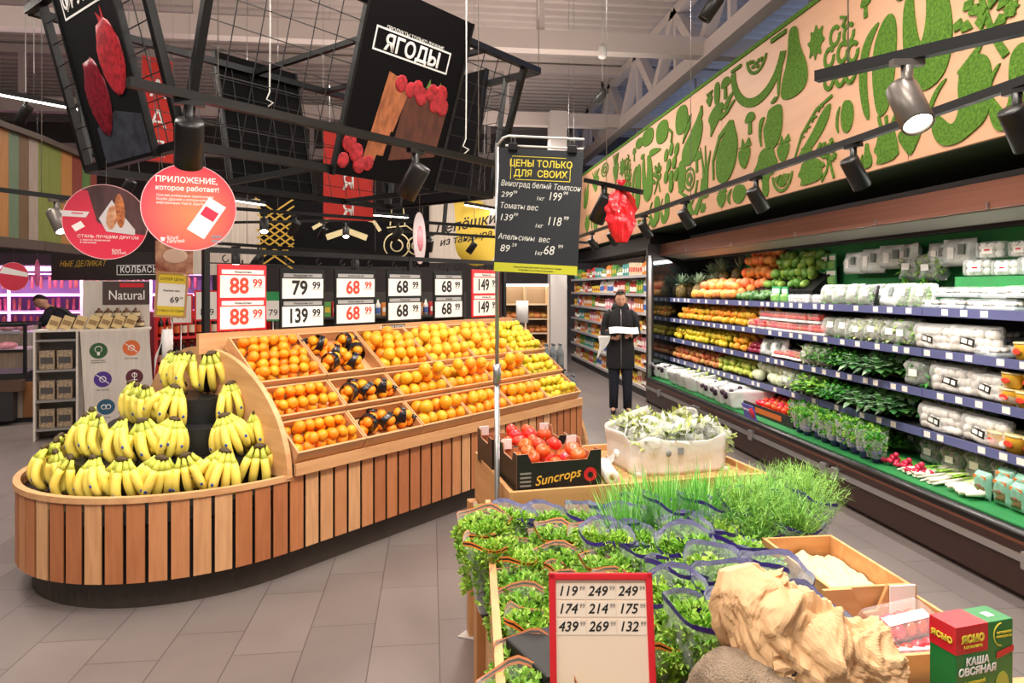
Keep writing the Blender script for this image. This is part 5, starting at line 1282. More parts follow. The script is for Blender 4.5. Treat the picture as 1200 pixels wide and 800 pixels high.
# ---- porridge box
K = at_d(1120, 736, 1.25); R_ = at_z(1187, 724, K.z); Lf = at_z(1095, 727, K.z)
fx = (R_-K).normalized(); fn_ = Vector((fx.y, -fx.x, 0)); W = (R_-K).length; D = .055; H = K.z-.746
t = thing('porridge_box', 'red and green carton of oat porridge standing at the corner nearest the camera', 'box', (K.x, K.y, .746), math.atan2(fx.y, fx.x))
GRB = mat('green carton', '#1f7a3a', .35); REB = mat('red carton', '#cf2430', .35); YEB = mat('yellow carton print', '#e8d84a', .4)
b = MB(); b.box(0, W, 0, D, 0, H, bev=.0015); b.build('carton', GRB, t)
b = MB(); b.box(-.0008, W*.55, -.0008, D*1.0, H*.785, H+.0008); b.build('red_panel', REB, t)
Mt = Matrix(((1, 0, 0, 0), (0, 0, -1, -.0009), (0, 1, 0, 0), (0, 0, 0, 1)))
Ml = Matrix(((0, 0, -1, -.0009), (-1, 0, 0, 0), (0, 1, 0, 0), (0, 0, 0, 1)))
lettering('title', 'КАША\nОВСЯНАЯ', W*.135, T(W*.36, 0, H*.675) @ Mt, WINK, t, bold=.0008, line=.95, shear=.1)
lettering('brand_print', 'ясно', W*.17, T(W*.28, -.0008, H*.905) @ Mt, YEB, t, bold=.0015)
lettering('brand_print', 'солнышко', W*.065, T(W*.28, -.0008, H*.84) @ Mt, YEB, t)
lettering('brand_print', 'ясно', D*.36, T(-.0008, D*.5, H*.89) @ Ml, YEB, t, bold=.0008)
lettering('subtitle', 'с малиной\nи грушей', W*.07, T(W*.32, 0, H*.53) @ Mt, YEB, t)
b = MB(); b.tube([(W*.78+W*.13*math.cos(a), -.001, H*.89+H*.09*math.sin(a)) for a in [PI*.5+PI*i/12 for i in range(13)]], .0012, 5); b.build('arc_print', YEB, t)
lettering('side_print', 'витамины\nминералы', W*.055, T(W*.83, 0, H*.89) @ Mt, YEB, t)
b = MB(); b.prism([(W*.7, H*.70), (W, H*.74), (W, H*.79), (W*.7, H*.75)], .0, .0006, Mt); b.build('ribbon_print', REB, t)
b = MB(); b.ball((W*.55, -.0008, H*.32), W*.14, 14, 8, (1, .03, 1)); b.build('fruit_print', mat('raspberry print', '#c22c40', .4), t)
b = MB(); b.ball((W*.8, -.0008, H*.48), W*.15, 14, 8, (.8, .03, 1.25)); b.build('pear_print', mat('pear print', '#a9b845', .4), t)
b = MB(); b.box(W*.7, W*.82, D*.3, D*.6, H+.0002, H+.0009); b.build('top_print', WINK, t)
b = MB(); b.box(-.0009, -.0002, D*.15, D*.85, H*.1, H*.35); b.build('side_panel', LABW, t)
# ---- kraft paper bag and burlap sack
KRAFT = mat('kraft paper', '#d2a779', .75, vary=.06, vscale=6)
t = thing('paper_bag', 'crumpled brown kraft paper bag lying beside the burlap sack', 'paper bag', (.72, 1.36, .76))
def lobe(cx, cy, cz, rx, ry, rz, s, rot=0, f=1.5, amp=.5, nu=72, nv=44, sm=True):
    b = MB()
    def rid(q): return 1-abs(noise.noise(q))*2
    def fn(u, v):
        a = 2*PI*u; th = PI*(v-.5); d = Vector((math.cos(th)*math.cos(a), math.cos(th)*math.sin(a), math.sin(th)))
        d = Vector([math.copysign(abs(c)**.7, c) for c in d]); q = d*f + Vector((s, s*.5, -s))
        g = 1 + amp*(noise.noise(q*.8)*.5 + (rid(q*1.2)-.5)*.32 + (rid(q*2.6+Vector((3, 1, 2)))-.5)*.16 + (rid(q*5.5)-.5)*.06)
        p = Vector((d.x*rx*g, d.y*ry*g, d.z*rz*g)); p = Matrix.Rotation(rot, 3, 'Y') @ p
        return (cx+p.x, cy+p.y, cz+p.z)
    b.sheet(fn, nu, nv, smooth=sm, wrap=True); return b
def kraft_mat():
    m, N, Lk, b = new_mat('crumpled kraft'); tc = N.new('ShaderNodeTexCoord'); h = None
    b.inputs['Base Color'].default_value = lin('#d8ae80'); b.inputs['Roughness'].default_value = .7
    prev = None
    for sc_, st in ((24, .25), (60, .2)):
        v = N.new('ShaderNodeTexVoronoi'); v.feature = 'F1'; v.inputs['Scale'].default_value = sc_; Lk.new(tc.outputs['Object'], v.inputs['Vector'])
        bp = N.new('ShaderNodeBump'); bp.inputs['Strength'].default_value = st; bp.inputs['Distance'].default_value = .16/sc_; Lk.new(v.outputs['Distance'], bp.inputs['Height'])
        if prev: Lk.new(prev.outputs[0], bp.inputs['Normal'])
        prev = bp
    Lk.new(prev.outputs[0], b.inputs['Normal']); return m
KRAFT = kraft_mat()
SP = [(866, 664, 1.40), (872, 690, 1.39), (886, 722, 1.37), (915, 742, 1.36), (950, 757, 1.35), (985, 768, 1.34), (1015, 768, 1.33), (1044, 757, 1.33)]
HA = [24, 42, 52, 56, 54, 48, 40, 28]; DA = [.012, .05, .07, .085, .09, .085, .07, .05]
PB = Vector((.72, 1.36, .76)); rp_ = random.Random(19); NU, NV = 96, 84
FOLDS = []
for k in range(10):
    an = rp_.uniform(0, PI); f_ = .5*(1.32**k); FOLDS.append((math.cos(an)*f_, math.sin(an)*f_, rp_.random(), .40/(1.32**k)**1.0, rp_.uniform(0, 9)))
def fold(x, y):
    h_ = 0
    for (fx_, fy_, ph, am, sd) in FOLDS:
        w_ = x*fx_+y*fy_+ph+.22*noise.noise(Vector((x*1.3, y*1.3, sd))); h_ += am*(abs((w_ % 1)*2-1)-.5)
    return h_
fw = Vector((SA, CA, 0)); b = MB(); vs_ = []
for j in range(NV+1):
    g_ = j/NV*(len(SP)-1); i = min(int(g_), len(SP)-2); g = g_-i
    c = at_d(*SP[i]).lerp(at_d(*SP[i+1]), g)-PB; ha = (HA[i]*(1-g)+HA[i+1]*g)*1.36/800; da = DA[i]*(1-g)+DA[i+1]*g
    dirv = (at_d(*SP[min(i+1, len(SP)-1)])-at_d(*SP[i])).lerp(at_d(*SP[min(i+2, len(SP)-1)])-at_d(*SP[min(i+1, len(SP)-2)]), g).normalized(); up = fw.cross(dirv).normalized()
    if up.x < 0 and up.z < .3 or up.z < -.5: up = -up
    for k in range(NU):
        a_ = 2*PI*k/NU; x = math.cos(a_)*1.5; y = j/NV*5.5; h_ = fold(x+math.sin(a_)*1.7, y+.8*math.sin(a_))
        w = 1+.62*h_; vs_.append(tuple(c+up*(math.cos(a_)*ha*w)+fw*(-math.sin(a_)*da*w)+dirv*(.03*h_*(1 if j > NV*.85 else .25))))
b.add(vs_, [(j*NU+k, j*NU+(k+1) % NU, (j+1)*NU+(k+1) % NU, (j+1)*NU+k) for j in range(NV) for k in range(NU)])
b.add(vs_[:NU], [tuple(range(NU))])
b.sm = [False]*len(b.sm); o = b.build('body', KRAFT, t); solidify(o, .0012)
b = MB(); q0 = at_d(905, 790, 1.29)-PB; q1 = at_d(1000, 800, 1.28)-PB; q2 = at_d(905, 745, 1.31)-PB
b.sheet(lambda u, v: tuple(q0+(q1-q0)*u+(q2-q0)*v*(1-.25*u)+Vector((0, -.02*abs(noise.noise(Vector((u*3, v*3, 4))))-.012*abs(noise.noise(Vector((u*7, v*7, 9)))), 0))), 9, 6, smooth=False); solidify(b.build('loose_flap', KRAFT, t), .001)
lettering('marker_scribble', 'лук', .05, frame_M(tuple(q0+(q1-q0)*.45+(q2-q0)*.35+Vector((0, -.018, 0))), tuple(q1-q0), tuple(q2-q0)), INK, t, shear=.2)
BURL = mat('burlap', '#8f7c68', .95, bump=.9, bscale=240, vary=.15, vscale=30)
t = thing('burlap_sack', 'grey brown burlap sack slumped between the herbs and the paper bag', 'sack', (.575, 1.24, .70))
o = lobe(0.04, 0, .06, .13, .1, .13, 9.1, .35, 1.2, .25).build('sack', BURL, t); 
b = MB(); b.sheet(lambda u, v: (.02+.12*u, -.11+.05*v, .10-.08*v*v+.012*noise.noise(Vector((u*6, v*6, 1)))), 10, 8); solidify(b.build('folded_edge', BURL, t), .004)
# ---- red framed price list
P0 = at_d(645, 682, 1.36); P1 = at_d(771, 686, 1.36); w = (P1-P0).length; r_ = (P1-P0); r_.z = 0; r_.normalize()
nrm = Vector((r_.y, -r_.x, 0)); up = (Vector((0, 0, 1))*.97 - nrm*.2).normalized()
t = thing('price_list_frame', 'red framed paper price list with nine prices standing in the herbs', 'price list', P0 - up*.0 + r_*w/2 - Vector((0, 0, .30)))
M_ = frame_M(r_*0, r_, up)   # x right, y up the frame, z towards the viewer
h = .30
b = MB(); b.M = M_
for bx in ((-w/2, -w/2+.014, 0, h), (w/2-.014, w/2, 0, h), (-w/2, w/2, h-.014, h), (-w/2, w/2, 0, .014)): b.box(bx[0], bx[1], bx[2], bx[3], -.004, .006, bev=.003)
b.build('frame', RED, t)
b = MB(); b.M = M_; b.box(-w/2+.008, w/2-.008, .008, h-.008, -.002, .001); b.build('price_sheet', mat('cream sheet', '#f0d9c2', .6), t)
vals = [['119', '249', '249'], ['174', '214', '175'], ['439', '269', '132']]
for i in range(3):
    for j in range(3):
        x = -w*.29+w*.29*j; y = h-.036-.034*i
        b = MB(); b.M = M_; b.box(x-w*.138, x+w*.138, y-.015, y+.015, .0012, .0018); b.build('price_strip', mat('pale cream strip', '#f4e2cf', .5), t)
        lettering('price', vals[i][j], .0265, M_ @ T(x-w*.035, y, .0019), INK, t, shear=.25, bold=.0004, depth=.0006)
        lettering('price_cents', '99', .0115, M_ @ T(x+w*.105, y+.006, .0019), mat('grey ink', '#8a8178', .6), t, shear=.2, depth=.0006)
b = MB(); b.M = M_; b.box(-.02, .02, -.03, h*.6, -.012, -.005); b.build('stand', BLACK, t)
# ---- chalkboard on its pole
CH = at_d(634, 172, 2.78); 
t = thing('chalkboard', 'black chalkboard price sign clipped on a steel pole at the bin corner', 'sign', at_d(582.5, 600, 2.72)*1.0)
t.location.z = 0
pb = t.location
def CW_(v): return Vector(v)-Vector(pb)
c0 = at_d(586, 173, 2.66); c1 = at_d(684, 177.5, 2.65); c2 = at_d(584, 318, 2.66)
r_ = (c1-c0).normalized(); up = (c0-c2).normalized(); n_ = r_.cross(up).normalized(); up = n_.cross(r_)
W = (c1-c0).length; H = (c0-c2).length
M_ = frame_M(CW_(c0), r_, up)         # x right from top left, y up (negative downwards)
b = MB(); b.M = M_; b.box(0, W, -H, 0, -.004, 0, bev=.0015); b.build('board', mat('slate board', '#23262c', .6, vary=.12, vscale=5), t)
b = MB(); b.M = M_; b.box(.001, W-.001, -H+.001, -H+.036, .0002, .0008); b.build('yellow_strip', mat('lime strip', '#c9c832', .5), t)
px_ = -.012
b = MB(); b.tube([(0, 0, 0), (0, 0, 1.25)], .011, 10); b.tube([(0, 0, 1.25), (0, 0, CW_(c0).z+.03)], .008, 10); b.lathe([(.016, 1.22), (.016, 1.3)], 12); b.lathe([(.09, 0), (.09, .012), (.02, .02)], 20); b.build('pole', STEEL, t)
top = M_ @ Vector((.0, .045, -.01)); 
b = MB(); b.tube([Vector((0, 0, CW_(c0).z+.02)), M_ @ Vector((.01, .042, -.012)), M_ @ Vector((.03, .05, -.012)), M_ @ Vector((W, .05, -.012)), M_ @ Vector((W, .012, -.012)), M_ @ Vector((.02, .012, -.012))], .0045, 8); b.build('hanger', WHITE, t)
for x in (.05, W-.045):
    b = MB(); b.M = M_; b.box(x-.018, x+.018, -.01, .02, -.014, .012, bev=.003); b.tube([(x-.006, .018, .004), (x-.008, .04, .01), (x+.008, .04, .01), (x+.006, .018, .004)], .0015, 6, 1); b.build('clip', [BLACK, STEEL], t)
CHALK = mat('chalk', '#e4e2da', .9); CHY = mat('yellow chalk', '#ecd84a', .9)
def ch(txt, x, y, s, m=CHALK, al='LEFT', sh=.15, rot=-.03, bold=0, sx=1): lettering('chalk_writing', txt, s, M_ @ T(x*W, y*H, .0005) @ Rz(rot), m, t, align=al, shear=sh, depth=.0008, bold=bold, sx=sx)
ch('ЦЕНЫ ТОЛЬКО', .5, -.12, .036, CHY, 'CENTER', 0, 0, .0006, .92); ch('ДЛЯ  СВОИХ', .5, -.2, .036, CHY, 'CENTER', 0, 0, .0006, .92)
b = MB(); b.M = M_
for (x0, x1, y0, y1) in ((.15, .8, -.065, -.06), (.2, .85, -.247, -.252), (.14, .147, -.08, -.25), (.85, .857, -.12, -.25)): b.box(x0*W, x1*W, min(y0, y1)*H, max(y0, y1)*H, .0004, .001)
b.build('yellow_frame', CHY, t)
ch('Виноград белый Томпсон', .03, -.285, .031, sx=.8); ch('299', .04, -.375, .03); ch('99', .18, -.355, .017); ch('1кг', .46, -.395, .022); ch('199', .60, -.375, .045, sx=.8); ch('99', .78, -.345, .019)
ch('Томаты вес', .03, -.465, .031, sx=.85); ch('139', .03, -.56, .036); ch('99', .2, -.535, .018); ch('1кг', .46, -.615, .022); ch('118', .6, -.575, .048, sx=.8); ch('99', .8, -.545, .02)
ch('Апельсины  вес', .03, -.715, .031, sx=.85); ch('89', .06, -.81, .038); ch('59', .2, -.78, .019); ch('1кг', .47, -.835, .024); ch('68', .58, -.81, .05, sx=.85); ch('99', .75, -.775, .02)
lettering('small_print', 'Предложение действует при наличии товара', .0085, M_ @ T(W*.52, -H+.022, .001), INK, t, depth=.0004); 
lettering('small_print', 'Подробности на кассе магазина', .0085, M_ @ T(W*.5, -H+.011, .001), INK, t, depth=.0004)
# torn paper on the floor by the bin
fp = at_z(566, 742, 0)
b = MB(); 
pts = [(-.12, -.02), (-.02, -.07), (.1, -.05), (.12, .03), (.05, .02), (.06, .1), (.0, .07), (.02, .01), (-.05, .02), (-.08, .03)]
b.prism(pts, .002, .004); o = b.build('torn_paper', mat('grey torn paper', '#b9b0aa', .8), None, loc=fp); tag(o, 'torn piece of pale paper on the floor beside the bin', 'paper')
# ================================================================ hanging black frame with posters, discs, spotlights
def to_sp(v): return ((v.x+v.y)*Q, (v.x-v.y)*Q)
ZT, ZL = 3.45, 2.4
uR, uF, uL = (to_sp(at_z(*p, ZT)) for p in ((660, 76), (450, 128), (8, 3)))
s_l = uL[0]; s_r = (uR[0]+uF[0])/2; p_f = uR[1]; p_b = (uF[1]+uL[1])/2
lFL, lBL, lFR = (to_sp(at_z(*p, ZL)) for p in ((205, 169), (110, 200), (587, 228)))
ls_l = (lFL[0]+lBL[0])/2; ls_r = lFR[0]; lp_f = -3.78; lp_b = lBL[1]; p_f = -3.42; s_l = 1.58
U = {'fl': isl(s_l, p_f, ZT), 'fr': isl(s_r, p_f, ZT), 'bl': isl(s_l, p_b, ZT), 'br': isl(s_r, p_b, ZT)}
W_ = {'fl': isl(ls_l, lp_f, ZL), 'fr': isl(ls_r, lp_f, ZL), 'bl': isl(ls_l, lp_b, ZL), 'br': isl(ls_r, lp_b, ZL)}
FC = isl((s_l+s_r)/2, (p_f+p_b)/2, ZL)
hang = thing('poster_gantry', 'large black hanging frame with wire mesh sides above the fruit island', 'frame', FC)
def HB(): b = MB(); b.M = T(-FC.x, -FC.y, -FC.z); return b
for D_ in (U, W_):
    for a, c in (('fl', 'fr'), ('fr', 'br'), ('br', 'bl'), ('bl', 'fl')):
        b = HB(); b.bar(D_[a], D_[c], .05); b.build('rail_bar', BLACK, hang)
SIDES = {}    # each side is a rectangle of posts and mesh leaning outwards between the two bars
SIDES['front'] = (isl(ls_l, lp_f, ZL), isl(ls_r, lp_f, ZL), isl(ls_l, p_f, ZT), isl(ls_r, p_f, ZT))
SIDES['back'] = (isl(ls_l, lp_b, ZL), isl(ls_r, lp_b, ZL), isl(ls_l, p_b, ZT), isl(ls_r, p_b, ZT))
SIDES['end'] = (isl(ls_l, lp_b, ZL), isl(ls_l, lp_f, ZL), isl(s_l, lp_b, ZT), isl(s_l, lp_f, ZT))
SIDES['far'] = (isl(ls_r, lp_f, ZL), isl(ls_r, lp_b, ZL), isl(s_r, lp_f, ZT), isl(s_r, lp_b, ZT))
for k in SIDES:
    for i in (0, 1): b = HB(); b.bar(SIDES[k][i], SIDES[k][i+2], .045); b.build('corner_post', BLACK, hang)
for f in (.55, .78):
    b = HB(); b.bar(U['bl'].lerp(U['br'], f-.02), U['fl'].lerp(U['fr'], f), .04); b.build('cross_bar', BLACK, hang)
for f in (.33, .8):
    b = HB(); b.bar(W_['bl'].lerp(W_['br'], f), W_['fl'].lerp(W_['fr'], f), .04); b.build('cross_bar', BLACK, hang)
WIREM = mat('black wire', '#101010', .5)
for k, nx in (('front', 16), ('back', 16), ('end', 8), ('far', 8)):
    b0, b1, t0, t1 = SIDES[k]; b = HB()
    for i in range(1, nx): b.bar(b0.lerp(b1, i/nx), t0.lerp(t1, i/nx), .005)
    for j in range(1, 8): b.bar(b0.lerp(t0, j/8), b1.lerp(t1, j/8), .005)
    b.build('wire_mesh', WIREM, hang)
PBLK = mat('poster black', '#0a090b', .85, spec=.15); PSLT = mat('poster slate', '#343842', .5, vary=.4, vscale=14); PWOOD = mat('poster wood', '#a8643e', .5, vary=.3, vscale=30, stretch=(1, 1, .2)); PDW = mat('poster dark wood', '#5a3226', .5, vary=.3, vscale=20, stretch=(1, 1, .2))
PRED = mat('poster berry red', '#b02a34', .4, vary=.4, vscale=30); PDR = mat('poster dark red', '#7a1626', .4, vary=.5, vscale=40); PGRN = mat('poster leaf', '#66803c', .5)
def poster(k, f0, f1, label, off):
    B0, B1, T0, T1 = SIDES[k]; b0 = B0.lerp(B1, f0); b1 = B0.lerp(B1, f1)
    r_ = (b1-b0).normalized(); ww = (b1-b0).length; mid_b = B0.lerp(B1, (f0+f1)/2); mid_t = T0.lerp(T1, (f0+f1)/2)
    up = (mid_t-mid_b); up -= r_*up.dot(r_); hh = up.length; up.normalize()
    t = thing('hanging_poster', label, 'poster', mid_b); M_ = frame_M((0, 0, 0), r_, up) @ T(0, 0, off)
    w2 = ww/2; b = MB(); b.M = M_; b.box(-w2, w2, -.02, hh+.12, 0, .02); b.build('board', PBLK, t)
    for bx in ((-w2-.02, -w2), (w2, w2+.02)):
        b = MB(); b.M = M_; b.box(bx[0], bx[1], -.03, hh+.12, -.01, .03); b.build('edge_bar', BLACK, t)
    return t, M_ @ T(0, 0, .0205), w2, hh
def fs(px): return (to_sp(at_p(px, 210, lp_f))[0]-ls_l)/(ls_r-ls_l)
t, M_, w2, hh = poster('front', fs(387), fs(503), 'black poster of berries in a wooden crate on the front of the hanging frame', .03)
def quad(t, M_, pts, m, nm, z=.001):
    b = MB(); b.prism(pts, 0, z, M_); return b.build(nm, m, t)
def outline_box(t, M_, x0, x1, y0, y1, th, m):
    b = MB(); b.M = M_
    for bx in ((x0, x1, y0, y0+th), (x0, x1, y1-th, y1), (x0, x0+th, y0+th, y1-th), (x1-th, x1, y0+th, y1-th)): b.box(*bx, 0, .001)
    b.build('white_outline', m, t)
outline_box(t, M_, -w2*.8, w2*.7, hh*.74, hh*.88, .012, WINK)
lettering('title', 'ЯГОДЫ', .14, M_ @ T(-w2*.05, hh*.80, .001), WINK, t, bold=.004)
lettering('strapline', 'ПРОДУКТЫ ТОЛЬКО ЛУЧШИЕ', .036, M_ @ T(-w2*.05, hh*.885, .001), WINK, t)
for k, (x, wd, y0, y1) in enumerate(((-.35, .11, .1, .63), (-.2, .1, .14, .62), (-.08, .07, .3, .58))):
    quad(t, M_, [(w2*(x-wd-.1), hh*y0), (w2*(x+wd-.1), hh*y0), (w2*(x+wd+.05), hh*y1), (w2*(x-wd+.05), hh*(y1+.02))], PWOOD, 'crate_print', .001+.0006*k)
quad(t, M_, [(w2*-.08, hh*.12), (w2*.85, hh*.2), (w2*.9, hh*.55), (w2*.0, hh*.55)], PDW, 'crate_side_print', .0008)
r9 = random.Random(9)
def berries(t, M_, spots, m=PRED):
    for (x, y, r) in spots:
        b = MB(); b.ball((0, 0, 0), r, 12, 8, (1, 1.1, .12), M=M_ @ T(w2*x, hh*y, .002), amp=.1); b.build('berry_print', m, t)
berries(t, M_, [(-.15, .6, .055), (.05, .58, .05), (.18, .6, .055), (.3, .56, .06), (.5, .6, .06), (.68, .6, .07), (.78, .53, .06), (.6, .53, .05)])
berries(t, M_, [(-.85, .18, .06), (-.7, .13, .06), (-.9, .07, .05), (-.6, .06, .055), (-.45, .08, .05), (.55, .06, .055)])
for x in (.35, .58): quad(t, M_, [(w2*x, hh*.62), (w2*(x+.05), hh*.68), (w2*(x+.1), hh*.62)], PGRN, 'leaf_print', .003)
t, M_, w2, hh = poster('end', .24, .80, 'black poster of pomegranates on the end of the hanging frame', .03)
outline_box(t, M_, -w2*.8, w2*.75, hh*.80, hh*.98, .012, WINK)
lettering('title', 'ФРУКТЫ', .13, M_ @ T(0, hh*.88, .001), WINK, t, bold=.004)
quad(t, M_, [(-w2*.7, 0), (w2*.95, 0), (w2*.95, hh*.2), (w2*.1, hh*.26), (-w2*.7, hh*.2)], PSLT, 'slate_print')
b = MB(); b.ball((0, 0, 0), w2*.42, 18, 12, (1, 1.35, .06), M=M_ @ T(w2*.45, hh*.52, .003), amp=.15); b.build('pomegranate_print', PRED, t)
b = MB(); b.ball((0, 0, 0), w2*.4, 18, 12, (1, 1.5, .06), M=M_ @ T(-w2*.35, hh*.36, .003), amp=.25); b.build('pomegranate_print', PDR, t)
quad(t, M_, [(w2*.38, hh*.66), (w2*.3, hh*.76), (w2*.45, hh*.72), (w2*.5, hh*.78), (w2*.55, hh*.66)], PRED, 'crown_print', .003)
poster('back', .40, .68, 'plain black back of a poster on the far long side of the hanging frame', -.05)
poster('far', .16, .80, 'plain black back of a poster on the far right end of the hanging frame', -.05)
# hanging wires of the frame
for k in ('fr', 'bl', 'br'):
    b = HB(); b.tube([U[k], U[k]+Vector((0, 0, 2.7))], .004, 6); b.build('hanging_wire', STEEL, hang)
for (px, py, ln) in ((318, 30, 95), (548, 70, 110)):
    a = at_d(px, py, 4.6); c = at_d(px-2, py+ln, 4.6); 
    t = thing('knotted_string', 'pale knotted cord dangling %s of the hanging frame' % ('inside the mesh' if px < 400 else 'beside the dark right poster'), 'cord', (c.x, c.y, c.z))
    b = MB(); b.tube([(0, 0, 3.2), (.003, 0, .5), (0, 0, .1), (-.02, 0, .05), (.02, .01, .03), (-.01, 0, 0)], .005, 6); b.build('cord', WHITE, t)
# ---------------------------------------------------------------- spotlights on tracks
LENS_ON = glow('lit lens', '#fff2dd', 25); LENS_OFF = mat('dark lens', '#3a3835', .2); LAMPB = mat('black lamp housing', '#1c1b1b', .4, .2); LAMPG = mat('grey lamp housing', '#77706a', .35, .4)
def spot_model(lit, body=LAMPB):
    t = thing('track_spotlight', 'x', 'spotlight')
    b = MB(); b.box(-.05, .05, -.014, .014, -.02, 0); b.build('adapter', body, t)
    b = MB(); b.tube([(0, 0, -.02), (0, 0, -.11)], .018, 10); b.build('stem', body, t)
    b = MB(); b.lathe([(.001, .06), (.046, .06), (.048, .05), (.048, -.11), (.042, -.112), (.040, -.1)], 20, M=T(0, 0, -.13) @ Rx(math.radians(35)), caps=False); b.build('housing', body, t)
    b = MB(); b.lathe([(.0005, -.101), (.0405, -.101)], 16, M=T(0, 0, -.13) @ Rx(math.radians(35)), caps=False); b.build('lens', LENS_ON if lit else LENS_OFF, t)
    return Stock(t)
SPD, SPL, SPG = spot_model(False), spot_model(True), spot_model(True, LAMPG)
def track(a, c, label, w=.035, wires=(.15, .85)):
    a, c = Vector(a), Vector(c); m = (a+c)/2; t = thing('lighting_track', label, 'lighting track', m)
    b = MB(); b.bar(a-m, c-m, w, w); b.build('track_bar', BLACK, t)
    for f in wires:
        q = a.lerp(c, f)-m; b = MB(); b.tube([q, q+Vector((0, 0, 6.13-m.z))], .003, 5); b.build('hanging_wire', STEEL, t)
    return a, c
def aimS(v, w): return aim(v, w)-PI
def aim(v, w): d = Vector(w)-Vector(v); return math.atan2(d.y, d.x)+PI/2
# track in front of the fridge
FTX, FTZ = 2.2, 2.375
track((FTX, 2.0, FTZ), (FTX, 14, FTZ), 'long black lighting track running along the fridge below the mural', wires=(.3, .7))
names = ['nearest', 'second nearest', 'third', 'fourth', 'fifth', 'sixth', 'farthest']
for i, (px, lit) in enumerate(((1192, 0), (1000, 0), (886, 0), (803, 0), (755, 0), (717, 0), (694, 0))):
    y = at_x(px, 200, FTX).y; SPD.put((FTX, y, FTZ-.018), (0, 0, -PI/2+.25), 1, 'black spotlight under the fridge track, %s of the seven along the mural' % names[i], 'spotlights on the fridge track')
    spot_lamp('track_spot_light', (FTX+.12, y, FTZ-.22), (3.7, y, .9), 60, 75, .8, .05)
# short track with the lit spotlight near the camera
a, c = at_z(957, 90, 2.42), at_z(1200, 33, 2.42); c = c+(c-a)*.5
track(a, c, 'short black lighting track with a bright lamp in front of the mural', .04, (.12,))
q = at_z(1063, 70, 2.40)
SPG.put((q.x, q.y, 2.40), (0, 0, PI-.15), 1.1, 'grey lit spotlight hanging from the short track in front of the mural')
spot_lamp('lit_spot_light', (q.x-.05, q.y-.1, 2.2), (q.x-.25, q.y-.9, .8), 50, 80)
# track over the front of the island
z = 2.45; a, c = isl(*to_sp(at_p(150, 97, -2.98)), z), isl(*to_sp(at_p(590, 192, -2.98)), z); c = c+(c-a)*.05
track(a, c, 'black lighting track passing in front of the hanging frame', .04)
for (px, s_, lab) in ((222, 1.25, 'large black spotlight in front of the left corner of the hanging frame'), (487, 1.25, 'black spotlight hanging under the berry poster')):
    q = at_p(px, 150, -2.98); SPD.put((q.x, q.y, z-.02), (0, 0, aimS(q, isl(3.5, -4.2, 0))+.6), s_, lab)
    
for (s_, w_) in ((1.9, 70), (2.9, 70), (3.9, 70), (4.8, 60)):
    q = isl(s_, -2.0, 2.6); spot_lamp('island_spot_light', q, isl(s_, -4.0, .9), w_, 70, .8, .06)
spot_lamp('banana_spot_light', (-1.6, 1.9, 2.7), isl(1.9, -4.2, .7), 80, 60, .8, .06)
for (x, y) in ((.5, 1.2), (1.0, 2.4)): spot_lamp('herb_spot_light', (x-.3, y-.5, 2.9), (x+.2, y+.3, .8), 55, 80, .8, .06)
# track on the far left with its white lamp
a, c = at_d(-10, 221, 5.2), at_d(95, 234, 5.4)
track(a, c, 'black lighting track at the left in front of the coloured planks', .035, (.55,))
q = a.lerp(c, .72); SPG.put((q.x, q.y, q.z-.02), (0, 0, -PI/2-.5), 1.15, 'lit spotlight beside the coloured planks at the left')
# tracks deeper in the shop with lit lamps
for k, (x0, y0, x1, y1, d0, d1, lamps) in enumerate(((270, 244, 600, 268, 7.5, 8.6, ((305, 1), (338, 0), (455, 0))), (255, 285, 470, 300, 7.8, 8.4, ((275, 1), (413, 1), (300, 0))), (455, 270, 700, 285, 9.2, 10.2, ((500, 0), (548, 0), (628, 0))), (190, 262, 420, 258, 9.5, 9.8, ((405, 1), (378, 0))))):
    a, c = at_d(x0, y0, d0), at_d(x1, y1, d1)
    track(a, c, ['black lighting track behind the hanging frame, above the price boards', 'lowest black lighting track just above the price rail', 'black lighting track in front of the wooden sign wall', 'black lighting track in front of the dark sign wall'][k], .035)
    for j, (px, lit) in enumerate(lamps):
        q = a.lerp(c, (px-x0)/(x1-x0)); (SPL if lit else SPD).put((q.x, q.y, q.z-.02), (0, 0, aimS(q, (0, 0, 0)) if lit else aimS(q, (-1, 14, 0))+j), 1.0,
            '%s spotlight %s on the %s' % ('bright' if lit else 'dark', ['first', 'second', 'third'][j], ['track behind the hanging frame', 'lowest track above the price rail', 'track by the wooden sign wall', 'track by the dark sign wall'][k]))
for (px, py, d, lab) in ((706, 108, 9.5, 'small black spotlight high under the roof left of the mural'), (30, 128, 8, 'small black spotlight below the bright lamp line at the left'), (151, 215, 7.5, 'small black spotlight behind the frame above the baguette disc'), (836, 2, 5.5, 'black spotlight at the top of the picture under the truss')):
    q = at_d(px, py, d); o = SPD.put((q.x, q.y, q.z+.13), (0, 0, 1.2), 1.2, lab)
    b = MB(); b.tube([(0, 0, 0), (0, 0, 6.13-q.z)], .004, 5); b.build('hanging_wire', STEEL, o)
